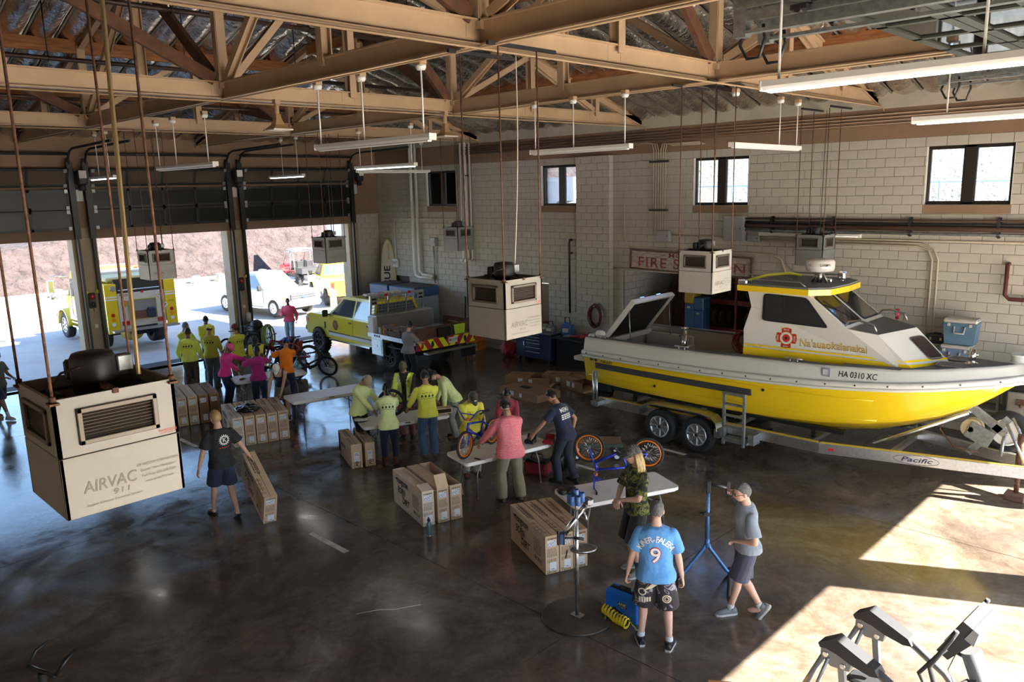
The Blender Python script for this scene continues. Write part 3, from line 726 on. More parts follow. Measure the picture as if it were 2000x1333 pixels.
# high-lift sectional doors, raised
DBLK = mat('door_frame_black', (.012, .012, .012), .45); DPAN = mat('door_glazing_dark', (.010, .013, .012), .28, spec=.3)
def highlift(k, a, b):
    cy, w = (a+b)/2, b-a+.12; mb = MB(); x = XW+.2
    for y in (a-.12, b+.12):
        mb.box((x+.02, y, 3.3), (.14, .07, 6.6)); mb.box((x+.1, y, 5.4), (.05, .16, 2.2))
    d = struct('door_%d' % (k+3), mb, DBLK)
    for r, (z0, z1, tilt) in enumerate(((4.56, 5.13, 0), (5.15, 5.72, 0), (5.80, 6.34, .35))):
        fr = MB(); M_ = Matrix.Translation((x, cy, z0)) @ Matrix.Rotation(tilt, 4, 'Y'); fr.T = M_; hh = z1-z0; nc = 4
        fr.box((0, 0, .035), (.05, w, .07)); fr.box((0, 0, hh-.035), (.05, w, .07))
        for i in range(nc+1): fr.box((0, -w/2+.04+(w-.08)*i/nc, hh/2), (.05, .07, hh))
        sec = obj('door_section', fr, DBLK, d)
        for i in range(nc):
            p = MB(M_); pw = (w-.08)/nc; p.box((0, -w/2+.04+pw*(i+.5), hh/2), (.012, pw-.06, hh-.12)); obj('pane', p, DPAN if r < 2 else mat('door_glazing_reflection', (.10, .075, .055), .2), sec)  # tan of the top row is a reflection painted into the panes
        for sy in (-1, 1):
            hg = MB(M_); hg.box((.04, sy*(w/2-.1), .05), (.03, .09, .1)); hg.box((.04, sy*(w/2-.1), hh-.05), (.03, .09, .1)); obj('hinge', hg, GALV, sec)
    # curved tracks and cross tube at the top
    tr = MB()
    for y in (a-.1, b+.1): tr.tube([(x+.08, y, 5.6), (x+.08, y, 6.35), (x+.14, y, 6.6), (x+.32, y, 6.78), (x+.6, y, 6.85), (x+3.6, y, 6.9)], .035, 6)
    tr.tube([(x+.15, a-.1, 6.72), (x+.15, b+.1, 6.72)], .04, 8); obj('track', tr, DARKMETAL, d)
    op = MB(); op.box((x+.3, b+.33, 6.05), (.3, .26, .42), ch=.04); op.cyl((x+.3, b+.33, 5.85), (x+.3, b+.33, 5.68), .1); o = obj('opener', op, DARKMETAL, d)
    ob = MB(); ob.box((x+.47, b+.33, 6.14), (.03, .2, .22), ch=.01); obj('cover', ob, WHITE, o)
    cb = MB(); cb.box((XW+.13, b+.33, 5.55), (.1, .2, .34), ch=.01); obj('control_box', cb, mat('pale_grey_box', (.5, .5, .48), .5), d)
for k, (a, b) in enumerate(BAYS): highlift(k, a, b)
# lit slot of daylight above the raised door of the middle bay is a glazed strip in the wall
# pier fittings: signal lamps and small boxes
for k, y in enumerate((7.84, 12.6)):
    t = thing('signal_lamp', ('small red and black warning lamp on the pier beside the fire engine', 'small dark warning lamp on the pier beside the silver pickup')[k], 'signal lamp', (XW+.1, y, 2.35))
    mb = MB(); mb.box((0, 0, .1), (.1, .2, .46), ch=.02); obj('housing', mb, DARKMETAL, t)
    for z, m_ in ((.22, REDL), (-.02, BLACK)): mb = MB(); mb.sph((.06, 0, z), (.05, .075, .075), 10, 7); obj('lens', mb, m_, t)
    for sy in (-1, 1): mb = MB(); mb.cyl((.02, sy*.16, .38), (.12, sy*.16, .36), .05); obj('flood_head', mb, mat('yellow_lens', (.7, .6, .05), .3), t)
    mb = MB(); mb.tube([(-.02, .02, -.13), (-.03, .05, -.35), (-.03, .0, -.5), (-.03, .03, -.62)], .008, 5); obj('cable', mb, BLACK, t)
    mb = MB(); mb.box((-.01, .03, -.68), (.06, .1, .1)); obj('outlet', mb, WHITE, t)
# ------------------------------------------------------------------ sunlit side: wall with open doors
RB = [(2.0, 6.75), (7.45, 12.55), (13.4, 17.6)]
mb = MB()
for x0, x1, z0, z1 in wall_rects(YS-.2, YW+.2, -.05, EAVE+.1, [(a, b, 0, 4.27) for a, b in RB]): mb.box((XR+.2, (x0+x1)/2, (z0+z1)/2), (.4, x1-x0, z1-z0))
struct('wall_right', mb, mat('side_wall_paint', (.66, .57, .45), .8))
mb = MB(); mb.box(((XW+XR)/2, YS-.1, EAVE/2), (XR-XW, .2, EAVE)); struct('wall_front', mb, mat('gallery_wall_paint', (.66, .57, .45), .8))
# ------------------------------------------------------------------ roof
FOIL = mat('foil_insulation', (.72, .68, .62), .24, 1, noise=(2.2, .3), bump=(9, .55, .06), stretch=(1, 1, 1))
DECK = mat('roof_deck', (.05, .035, .025), .9)
def roofshell():
    OV = 1.2; mb = MB(); e = EAVE+.1
    A = [(XW-OV, YS-OV), (XR+OV, YS-OV), (XR+OV, YW+OV), (XW-OV, YW+OV)]; zo = e-SLOPE*OV
    hy = (YW+YS)/2; dpt = (YW-YS)/2+OV; top = zo+SLOPE*dpt
    R1, R2 = (XW-OV+dpt, hy, top), (XR+OV-dpt, hy, top)
    P = [(x, y, zo) for x, y in A]
    for dz in (0, .22):
        q = [(x, y, z+dz) for x, y, z in P]; r1 = (R1[0], R1[1], R1[2]+dz); r2 = (R2[0], R2[1], R2[2]+dz)
        mb.add(q+[r1, r2], [(0, 1, 5, 4), (2, 3, 4, 5), (3, 0, 4), (1, 2, 5)])
    for i in range(4):
        a, b = P[i], P[(i+1) % 4]; mb.quad(a, b, (b[0], b[1], b[2]+.22), (a[0], a[1], a[2]+.22))
    return mb
ceiling = struct('ceiling', roofshell(), DECK)
def batt(p0, du, dv, L, w, nrm, seed):
    """one sagging foil-faced batt: p0 corner, du upslope (unit), dv across (unit)"""
    n, m = max(3, int(L/.28)), 8; vs_ = []; rn = random.Random(seed)
    for i in range(n+1):
        for j in range(m+1):
            s = j/m; sag = .17*math.sin(PI*s)**.8*(1+.35*mnoise.noise(Vector((i*.7, seed*1.3, 0)))) + .022*mnoise.noise(Vector((i*.9, s*4, seed*2.1)))
            if i in (0, n): sag *= .55
            vs_.append(p0+du*(L*i/n)+dv*(w*s)-nrm*sag)
    a = m+1; b = MB(); b.add(vs_, [(i*a+j, i*a+j+1, (i+1)*a+j+1, (i+1)*a+j) for i in range(n) for j in range(m)], 0, True)
    return b
BATTEN = mat('batten_metal', (.30, .27, .23), .5, .3); WOOD = mat('roof_timber', (.30, .115, .04), .7, noise=(3, .35), stretch=(1, 1, 8)); BRACEW = mat('timber_brace', (.13, .055, .028), .75, noise=(5, .3))
cz = math.sqrt(1+SLOPE**2); PURL = (0., 3.05, 5.75, 8.4, 10.5)
k = 0
nl = Vector((-SLOPE, 0, 1)).normalized(); nw = Vector((0, SLOPE, 1)).normalized(); bat = MB()
SP = .61
for i in range(int((YW-YS)/SP)):
    y = YS+.1+i*SP; dep = min(YW-y-SP*.5, y+SP*.5-YS)
    if y > 1.0:
        for a, b in zip(PURL, PURL[1:]):
            if dep-a < .3: break
            L = min(b, dep+.35)-a; k += 1
            obj('insulation_batt', batt(Vector((XW+a, y+.03, EAVE+SLOPE*a)), Vector((1, 0, SLOPE)).normalized(), Vector((0, 1, 0)), L*cz, SP-.06, nl, k), FOIL, ceiling, fix=False)
        st = MB(); st.tube([(XW, y, EAVE-.03), (XW+dep+.2, y, EAVE-.03+SLOPE*(dep+.2))], .022, 4); obj('batten', st, BATTEN, ceiling)
for i in range(int((XR-XW)/SP)):
    x = XW+.1+i*SP; dep = min(YW-(YW-10.5), x+SP*.5-XW, XR+1.2-x)
    if x > -24.5 and x < -.6:
        for a, b in zip(PURL, PURL[1:]):
            if dep-a < .3: break
            L = min(b, dep+.35)-a; k += 1
            obj('insulation_batt', batt(Vector((x+.03, YW-a, EAVE+SLOPE*a)), Vector((0, -1, SLOPE)).normalized(), Vector((1, 0, 0)), L*cz, SP-.06, nw, k), FOIL, ceiling, fix=False)
        st = MB(); st.tube([(x, YW-.05, EAVE-.03), (x, YW-dep-.2, EAVE-.03+SLOPE*(dep+.2))], .022, 4); obj('batten', st, BATTEN, ceiling)
for d in PURL[1:4]:       # timber purlins
    for s in (0, 1):
        mb = MB()
        if s == 0: mb.box((XW+d, (YS+YW)/2, EAVE+SLOPE*d-.17), (.09, YW-YS-2*d+.3, .26))
        else: mb.box(((XW+XR)/2, YW-d, EAVE+SLOPE*d-.17), (XR-XW-d*1.6, .09, .26))
        obj('purlin', mb, WOOD, ceiling)
TANB = mat('tan_beam_paint', (.45, .31, .19), .5, noise=(1.5, .1))
def ibeam(mb, a, b, h, fl=.16, tw=.02, tf=.02, dn=Vector((0, 0, 1))):
    a, b = Vector(a), Vector(b); d = (b-a); L = d.length; d.normalize(); s = d.cross(dn).normalized(); u = s.cross(d)
    M_ = axes(d, s, u, (a+b)/2)
    for c_, sz in (((0, 0, 0), (L, tw, h)), ((0, 0, h/2), (L, fl, tf)), ((0, 0, -h/2), (L, fl, tf))): mb.box(M_@Vector(c_), sz, 0, M_.to_3x3().to_4x4())
    return mb
# trusses: bottom chord, rafters, posts, braces
def truss(name, along, c, lo, hi, posts, braces):
    pt = (lambda s, z: (c, s, z)) if along == 'y' else (lambda s, z: (s, c, z))
    top = lambda s: (zr(c, s) if along == 'y' else zr(s, c))-.22
    mb = MB(); ibeam(mb, pt(lo, 7.17), pt(hi, 7.17), .26, .14); t = struct(name, mb, TANB)
    pk = [lo, hi] + [s for s in [lo+i*.25 for i in range(int((hi-lo)/.25))]]
    # rafters as straight runs between break points
    br = sorted({lo, hi, *( [YS+10.57] if along == 'y' else [XW+10.57, XR+1.2-10.57] ), *( [YW-(c-XW)] if along == 'y' and c-XW < 10.57 else [] ), *( [XW+(YW-c), ] if along == 'x' and YW-c < 10.57 else []), *([XW+(c-YS)] if along == 'x' else []), *([YS+(c-XW)] if along == 'y' and c-XW < 10.57 else []), *([YW-(XR+1.2-c)] if along == 'y' and XR+1.2-c < 10.57 else [])})
    for a, b in zip(br, br[1:]):
        if a < lo-.01 or b > hi+.01: continue
        r = MB()
        if abs(top(a)-top(b)) < .05: c0, c1 = Vector(pt(a, top(a)-.02)), Vector(pt(b, top(b)-.02)); r.box((c0+c1)/2, (.09, b-a, .28) if along == 'y' else (b-a, .09, .28)); obj('top_timber', r, WOOD, t)
        else: ibeam(r, pt(a, top(a)), pt(b, top(b)), .15, .12); obj('rafter', r, TANB, t)
    for s in posts:
        z1 = top(s)
        if z1 < 7.5: continue
        p = MB(); ibeam(p, pt(s, 7.2), pt(s, z1), .15, .14, dn=Vector((0, 1, 0)) if along == 'x' else Vector((1, 0, 0))); obj('post', p, TANB, t)
    for s0, s1, m_ in braces:
        z1 = top(s1)-.05; b = MB(); a_, b_ = Vector(pt(s0, 7.34)), Vector(pt(s1, z1))
        if m_ is TANB: ibeam(b, a_, b_, .12, .12, .02, .02, dn=Vector((1, 0, 0)) if along == 'y' else Vector((0, 1, 0)))
        else:
            d = (b_-a_).normalized(); w_ = Vector((1, 0, 0)) if along == 'y' else Vector((0, 1, 0)); M_ = axes(d, w_, d.cross(w_), (a_+b_)/2); b.box(M_.translation, ((b_-a_).length, .09, .2), 0, M_.to_3x3().to_4x4())
        obj('brace', b, m_, t)
    pl = MB()
    for s in posts: 
        for sg in (-1, 1):
            pl.box(pt(s+sg*.14, 7.2), (.03, .16, .18) if along == 'y' else (.16, .03, .18))
    obj('gusset', pl, TANB, t)
    return t
NY, NX = (6.45, 11.55), (-19.6, -13.0, -6.75)
for i, x in enumerate(NX):
    truss('roof_truss', 'y', x, YS, YW, [0., 3.2, NY[0], 9., NY[1], 14., 16.4], [(3.3, .2, TANB), (NY[0]+.15, 8.85, TANB), (NY[1]-.15, 9.15, BRACEW), (NY[1]+.15, 13.85, TANB), (16.3, 14.15, TANB), (NY[0]-.15, 3.4, BRACEW)])
for i, y in enumerate(NY):
    truss('roof_truss', 'x', y, XW, XR, [-22.6, -19.6, -16.3, -13.0, -9.9, -6.75, -3.6], [(-19.4, -22.4, BRACEW), (-19.4, -16.5, TANB), (-12.8, -10.1, TANB), (-13.2, -16.1, BRACEW), (-6.55, -3.8, TANB), (-6.95, -9.7, TANB)])
# sprinkler pipes, conduit runs under the ceiling
PIPE = mat('dark_pipe', (.06, .035, .028), .5, .4, noise=(6, .3)); PIPET = mat('tan_conduit', (.40, .27, .16), .55)
def pipe(label, pts, r, m_, hang=None, n=8):
    mb = MB(); mb.tube(pts, r, n); t = tag(obj('pipe', mb, m_), label, 'pipe', 'overhead pipes')
    if hang:
        for p in hang: h = MB(); h.tube([(p[0], p[1], p[2]-r*1.3), (p[0], p[1], p[2]+p[3])], .012, 5); h.torus((p[0], p[1], p[2]), r*1.25, .008, (0, 1, 0) if abs(pts[0][0]-pts[-1][0]) < .1 else (1, 0, 0), 12, 5); obj('hanger', h, DARKMETAL, t)
    return t
pipe('dark sprinkler pipe crossing above the large near ventilation box', [(-16.9, YS, 8.05), (-16.9, 14.2, 8.05)], .045, PIPE, [(-16.9, y, 8.05, 1.1) for y in (2.6, 5.0, 7.6, 10.2)])
pipe('upper dark sprinkler pipe high under the foil roof', [(-13.7, YS, 8.5), (-13.7, 13.5, 8.5)], .045, PIPE, [(-13.7, y, 8.5, 1.0) for y in (3.5, 6.0, 8.6, 11.)])
pipe('dark sprinkler pipe nearest the raised bay doors', [(-20.4, YS, 7.72), (-20.4, 15.4, 7.72)], .04, PIPE, [(-20.4, y, 7.72, .6) for y in (4., 7., 10., 13.)])
pipe('dark sprinkler pipe over the middle hanging ventilation box', [(-9.6, 3., 8.05), (-9.6, 17.2, 7.55)], .045, PIPE, [(-9.6, 10., 7.85, .9), (-9.6, 13., 7.75, .7)])
pipe('dark sprinkler pipe beside the open overhead door track', [(-4.3, 6., 8.4), (-4.3, 16.6, 7.7)], .045, PIPE, [(-4.3, 11., 8.1, .8)])
for i, y in enumerate((6.32, 11.42)): pipe(('tan conduit along the underside of the near long truss', 'tan conduit along the underside of the far long truss')[i], [(XW+1, y, 6.99), (XR, y, 6.99)], .016, PIPET)
for i, x in enumerate(NX): pipe(('tan conduit under the truss nearest the bay doors', 'tan conduit under the middle cross truss', 'tan conduit under the cross truss nearest the camera')[i], [(x+.14, YS, 6.98), (x+.14, YW-.2, 6.98), (x+.14, YW-.08, 6.9)], .016, PIPET)
for i in range(3): pipe('thin tan conduit high inside the bay doors, %s of three' % ('first', 'second', 'third')[i], [(-23.2+i*.09, YS, 7.32), (-23.2+i*.09, 16., 7.32)], .02, PIPET)
for i in range(4): pipe('%s of four brown conduits high along the window wall' % ('topmost', 'second', 'third', 'lowest')[i], [(-20.6, YW-.1, 6.82-.07*i), (XR, YW-.1, 6.82-.07*i)], .02, mat('brown_conduit', (.17, .10, .06), .6), None)
mb = MB()
for i in range(6):
    x = -12.6+i*.075; sgn = -1 if i < 3 else 1
    mb.tube([(x+sgn*1.2, YW-.09, 6.6-.03*i), (x+sgn*.25, YW-.09, 6.6-.03*i), (x+sgn*.05, YW-.09, 6.52), (x, YW-.09, 6.35), (x, YW-.09, 4.2)], .014, 6)
t = tag(obj('conduit_bundle', mb, mat('pale_conduit', (.45, .38, .28), .6)), 'bundle of pale conduits dropping between the pilaster and third window', 'conduit')
mb = MB(); mb.box((-12.42, YW-.1, 6.05), (.6, .06, .05)); mb.box((-12.42, YW-.1, 4.75), (.6, .06, .05)); obj('strap', mb, DARKMETAL, t)
# ------------------------------------------------------------------ ceiling-hung exhaust filter boxes
CREAM = mat('cream_enamel', (.24, .225, .20), .45, noise=(4, .06)); GREYE = mat('grey_enamel', (.20, .21, .205), .45, noise=(4, .06)); GREYL = mat('light_grey_enamel', (.34, .35, .35), .45, noise=(4, .06)); MIDE = mat('grey_beige_enamel', (.36, .35, .32), .45, noise=(4, .06))
LOUV = mat('louvre_metal', (.13, .11, .09), .5, .4); PRINTG = mat('grey_print', (.16, .14, .12), .6); PRINTR = mat('red_print', (.5, .06, .04), .6)
def airvac(label, corner, m_, rods=6.98, w=.64, h=.70, rustic=False, rodm=None, cable=None):
    x1, y0, z1 = corner; cx, cy = x1-w/2, y0+w/2
    t = thing('exhaust_filter_box', label, 'ventilation unit', (cx, cy, z1-h), None, 'hanging exhaust filter boxes')
    hw, th = w/2, .02
    for nm, M_ in (('x', Matrix.Identity(4)), ('y', Matrix.Rotation(-PI/2, 4, 'Z')), ('x2', Matrix.Rotation(PI, 4, 'Z')), ('y2', Matrix.Rotation(PI/2, 4, 'Z'))):
        # panel in the plane x = hw (rotated), split by a seam, with a louvre opening
        lz0, lz1, lw = h*.60, h*.90, w*.66
        lo = MB(M_); lo.box((hw-th/2, 0, h*.26), (th, w, h*.52-.006), ch=.003); p = obj('lower_panel', lo, m_, t)
        u = MB(M_); zb, zt = h*.52+.003, h
        u.box((hw-th/2, 0, (zb+lz0)/2), (th, w, lz0-zb)); u.box((hw-th/2, 0, (lz1+zt)/2), (th, w, zt-lz1))
        for s in (-1, 1): u.box((hw-th/2, s*(lw/2+(w-lw)/4), (lz0+lz1)/2), (th, (w-lw)/2, lz1-lz0))
        up = obj('upper_panel', u, m_, t)
        f = MB(M_); fw_ = .028
        for z in (lz0+fw_/2, lz1-fw_/2): f.box((hw+.006, 0, z), (.022, lw, fw_), ch=.004)
        for s in (-1, 1): f.box((hw+.006, s*(lw/2-fw_/2), (lz0+lz1)/2), (.022, fw_, lz1-lz0), ch=.004)
        fo = obj('louvre_frame', f, LOUV, t)
        bk = MB(M_); bk.box((hw-.05, 0, (lz0+lz1)/2), (.01, lw, lz1-lz0)); obj('filter', bk, BLACK, fo)
        n = 8; sl_ = None
        for i in range(n):
            z = lz0+fw_+(lz1-lz0-2*fw_)*(i+.5)/n
            if sl_ is None:
                q = MB(M_); q.box((hw-.012, 0, 0), (.024, lw-2*fw_, .004), 0, (0, .6, 0)); sl_ = obj('slat', q, LOUV, fo, (0, 0, z))
            else: link('slat', sl_.data, fo, (0, 0, z))
        if nm == 'x':
            o = Vector((hw, 0, 0)); X_, Y_ = (0, 1, 0), (0, 0, 1); pr = MB()
            text_on(pr, 'AIRVAC', (hw, -.085, h*.235), X_, Y_, .095, .010, .12, wid=.29, off=.002); text_on(pr, '911', (hw, -.03, h*.145), X_, Y_, .045, .006, .12, wid=.09, off=.002)
            text_on(pr, 'Engine Exhaust Removal System', (hw, -.07, h*.085), X_, Y_, .02, wid=.30, off=.002)
            for i, s in enumerate(('AIR VACUUM CORPORATION', 'Dover, New Hampshire', 'Toll Free: 800-540-7264', 'www.airvac911.com')): text_on(pr, s, (hw, .185, h*(.315-.05*i)), X_, Y_, .024, wid=(.24, .20, .2, .165)[i], off=.002)
            obj('lettering', pr, PRINTG, p, fix=False); rd = MB()
            text_on(rd, 'WARNING', (hw, w*.40, h*.565), X_, Y_, .022, .004, off=.002); text_on(rd, 'keep filter doors closed', (hw, w*.40, h*.545), X_, Y_, .012, wid=.09, off=.002); obj('warning_lettering', rd, PRINTR, up, fix=False)
    b = MB(); b.box((0, 0, .01), (w-.03, w-.03, .02)); obj('base_pan', b, m_, t)
    b = MB(); b.box((0, 0, h-.09), (w-.05, w-.05, .02)); obj('inner_deck', b, RUST if rustic else DARKMETAL, t)
    mo = MB(); mo.lathe([(.05, h-.08), (.115, h-.06), (.125, h+.02), (.125, h+.14), (.11, h+.17), (.04, h+.18)], 18); mt = obj('fan_motor', mo, BLACK, t)
    q = MB(); q.box((-.15, -.05, h+.06), (.08, .12, .12), ch=.015); q.prism([(.1, h-.08), (.3, h-.08), (.1, h+.1)], lambda u, v_: (-.02, u, v_), lambda u, v_: (.02, u, v_)); obj('motor_bracket', q, DARKMETAL, mt)
    jb = MB(); jb.box((.03, .16, h+.09), (.07, .09, .1), ch=.008); obj('junction_box', jb, GALV, mt)
    cb = MB(); cb.tube([(.1, -.05, h+.12), (.02, -.18, h+.08), (-.05, -.24, h-.02), (.05, -.27, h-.05), (.1, -.2, h-.03), (.0, -.22, h-.03)], .008, 6); obj('power_cord', cb, BLACK, mt)
    r = MB(); r.box((0, 0, h-.005), (w+.02, .03, .03)); obj('top_rail', r, RUST if rustic else DARKMETAL, t)
    rm = rodm or RUST
    for sx in (-1, 1):
        for sy in (-1, 1):
            R_ = MB(); x, y = sx*(hw-.01), sy*(hw-.01); R_.tube([(x, y, h-.1), (x, y, rods-(z1-h))], .009, 6); ro = obj('hanger_rod', R_, rm, t)
            nu = MB(); nu.cyl((x, y, h-.01), (x, y, h+.02), .02, n=6); nu.box((x, y, h-.02), (.07, .05, .012)); obj('nut', nu, rm, ro)
    if cable:
        c_ = MB(); P = [(.03, .16, h+.14)]; n = 26 if cable[2] < .012 else 440; L = rods-(z1-h)-h-.14; b0 = Vector((.14, .2, 0)) if n > 50 else Vector((.03, .16, 0)); P = []
        for i in range(n+1): P.append(b0+Vector((-cable[0]*(i/n if n > 50 else math.sin(PI*i/n)*.12), cable[1]*i/n, h+.14-(.12 if n > 50 else 0)+L*i/n)))
        c_.tube(P, cable[2] if n < 50 else [cable[2]*(1 if i % 2 else .84) for i in range(n+1)], 6); obj('cable', c_, cable[3], t)
    return t
GOLD = mat('flex_conduit', (.5, .38, .2), .35, .8); PALEC = mat('pale_cable', (.55, .5, .42), .5)
airvac('largest cream ventilation box hanging nearest the camera, louvred, with grey lettering', (-4.62, 1.16, 4.40), CREAM, rustic=True, w=.655, h=.69, cable=(.34, .17, .0165, GOLD))
airvac('cream ventilation box hanging on rusty rods above the blue workbench', (-6.35, 6.33, 4.41), CREAM, rustic=True, cable=(-.3, .1, .007, PALEC))
airvac('grey ventilation box hanging in front of the old wooden fire station sign', (-6.6, 11.35, 4.36), MIDE, cable=(.0, .05, .008, DARKMETAL))
airvac('dark grey ventilation box hanging behind the boat radar dome', (-7.38, 17.45, 4.24), GREYE, cable=(0, .05, .008, DARKMETAL))
airvac('light grey ventilation box hanging in front of the yellow fire engine', (-19.2, 7.26, 4.2), GREYL, cable=(0, .05, .008, DARKMETAL))
airvac('grey ventilation box hanging in the doorway above the silver pickup', (-18.2, 11.48, 4.28), GREYE, cable=(0, .05, .008, DARKMETAL))
airvac('small-looking dark grey ventilation box hanging under the farthest window', (-17.6, 15.65, 4.34), GREYE, cable=(0, .05, .008, DARKMETAL))
# support struts under the trusses
for i, (x, y, l) in enumerate(((-6.7, 6.75, 'dark strut channel under the truss node above the cream ventilation box'), (-6.95, 11.7, 'dark strut channel under the truss above the grey ventilation box'), (-7.6, 17.8, 'dark strut channel near the wall above the dark ventilation box'))):
    for s in (-1, 1):
        mb = MB(); mb.box((x+s*.32, y, 7.0), (.04, 1.1, .04)); tag(obj('strut_channel', mb, DARKMETAL), l+(' (inner)' if s < 0 else ' (outer)'), 'strut')
# ------------------------------------------------------------------ hanging strip lights
TUBE_ON = mat('lit_tube', (1, .97, .9), .4, emis=3.); TUBE_OFF = mat('diffuser', (.8, .8, .78), .35, emis=.0)
def striplight(label, a, b, z, lit, stems, top=6.98, xdir=True):
    a, b = Vector(a), Vector(b); c = (a+b)/2; L = (b-a).length; ang = math.atan2(b.y-a.y, b.x-a.x)
    t = thing('strip_light', label, 'strip light', (c.x, c.y, z), ang, 'hanging strip lights')
    mb = MB(); mb.prism([(-.035, .0), (.035, .0), (.055, .03), (.055, .075), (-.055, .075), (-.055, .03)][::-1], lambda u, w_: (-L/2, u, w_), lambda u, w_: (L/2, u, w_)); obj('housing', mb, WHITE, t)
    mb = MB(); mb.box((0, 0, -.010), (L-.08, .07, .02), ch=.008); obj('tube', mb, TUBE_ON if lit else TUBE_OFF, t)
    for s in (-1, 1): mb = MB(); mb.box((s*(L/2+.01), 0, .038), (.02, .12, .085), ch=.005); obj('end_cap', mb, WHITE, t)
    for s in stems:
        mb = MB(); mb.cyl((s*L/2, 0, .07), (s*L/2, 0, top-z), .011, n=8); st = obj('stem', mb, WHITE, t)
        mb = MB(); mb.lathe([(.05, top-z-.09), (.065, top-z-.06), (.065, top-z-.03), (.03, top-z-.02)], 14, c=(s*L/2, 0, 0)); obj('canopy', mb, WHITE, st); mb = MB(); mb.box((s*L/2, 0, top-z), (.11, .11, .07), ch=.01); obj('junction_box', mb, PIPET, st)
striplight('unlit strip light hanging under the near long truss, above the shadowed floor', (-10.15, 6.4), (-7.6, 6.4), 6.06, False, (-.93, -.1, .88))
striplight('unlit strip light hanging in front of the second raised bay door', (-17.1, 6.9), (-14.5, 6.9), 6.0, False, (-.95, -.3, .8))
striplight('lit strip light hanging close to the first raised bay door', (-24.3, 7.9), (-22.2, 7.8), 5.97, True, (-.3, .6), 7.2)
striplight('lit strip light hanging close to the third raised bay door', (-24.6, 13.6), (-22.2, 13.4), 5.97, True, (-.2, .7), 7.2)
striplight('lit strip light hanging before the farthest window', (-17.3, 12.0), (-14.9, 12.0), 6.02, True, (-.85, .9))
striplight('unlit strip light hanging crosswise by the far corner window', (-20.3, 14.1), (-20.3, 16.9), 6.02, False, (-.6, .8))
striplight('unlit strip light hanging level with the second window', (-10.3, 11.1), (-8.05, 11.1), 6.06, False, (-.92, -.1, .9))
striplight('unlit strip light hanging crosswise in front of the third window', (-6.95, 12.5), (-7.15, 15.5), 6.05, False, (-.93, .35, .92))
striplight('largest lit strip light hanging nearest the camera under the open overhead door', (-3.22, 6.3), (-.75, 6.25), 6.19, True, (-.9, .3), 7.6)
striplight('lit strip light hanging close to the nearest window', (-3.5, 10.8), (-1.05, 10.85), 6.12, True, (-.7, .25), 6.8)
# horn lights
for i, (x, y, l) in enumerate(((-12.28, 7.0, 'flared brass-coloured horn hanging under the near truss'), (-12.4, 10.8, 'flared brass-coloured horn hanging under the far truss'))):
    t = thing('horn_speaker', l, 'horn speaker', (x, y, 6.5)); t.scale = (.66, .66, .72)
    mb = MB(); mb.loft([[(s*w_, q*w_, z) for s, q in ((-1, -1), (1, -1), (1, 1), (-1, 1))] for w_, z in ((.26, 0), (.25, .02), (.13, .12), (.08, .24), (.06, .36))], smooth=False); obj('horn', mb, mat('brass_horn', (.42, .27, .13), .45, .4), t)
    mb = MB(); mb.box((0, 0, .008), (.54, .54, .03)); obj('rim', mb, mat('horn_rim', (.6, .55, .45), .5), t); mb = MB(); mb.cyl((0, 0, .36), (0, 0, .6), .06); mb.box((0, 0, .64), (.16, .14, .1)); obj('driver', mb, PIPET, t)
# ------------------------------------------------------------------ overhead doors, open flat under the roof
OGRN = mat('overhead_door_frame', (.075, .082, .07), .4, .3); OGL = glass('overhead_door_glazing', (.5, .48, .36), .05)
for k, (a, b) in enumerate(RB):
    z = 6.84; mb = MB()
    for y in (a-.12, b+.12):
        mb.box((-1.75, y, z+.08), (4.1, .05, .09)); mb.box((-1.75, y, z-.06), (4.1, .09, .03)); mb.box((-1.75, y+(.06 if y < a else -.06), z+.2), (4.1, .05, .12))
        mb.box((-3.75, y, z+.05), (.12, .1, .3)); 
        for x in (-3.6, -1.6): mb.box((x, y, z+.55), (.04, .04, 1.1))
    d = struct('door_%d' % (k+6), mb, GALV)
    for i in range(5):
        x0, x1 = -3.15+i*.68, -3.15+(i+1)*.68-.015; fr = MB()
        for x in (x0+.05, x1-.05): fr.box((x, (a+b)/2, z+.1), (.1, b-a+.1, .05))
        n = 5
        for j in range(n+1): fr.box(((x0+x1)/2, a-.02+.04*0+(b-a+.04)*j/n, z+.1), (x1-x0, .09, .05))
        s_ = obj('door_section', fr, OGRN, d)
        for j in range(n):
            p = MB(); p.box(((x0+x1)/2, a+(b-a)*(j+.5)/n, z+.1), (x1-x0-.18, (b-a)/n-.08, .008)); obj('pane', p, OGL, s_)
        for y in (a, b): hg = MB(); hg.box((x0, y, z+.05), (.14, .1, .04)); hg.cyl((x0, y-.06, z+.03), (x0, y+.06, z+.03), .03, n=8); obj('roller', hg, DARKMETAL, s_)
    cb = MB()
    for y in (a-.15, b+.15): cb.tube([(-3.72, y, z), (-3.78, y, z-.16), (-3.72, y+.02, z-.28), (-3.6, y+.02, z-.28), (-3.55, y+.02, z-.12), (-3.56, y, z)], .016, 6)
    obj('cable_loop', cb, BLACK, d)
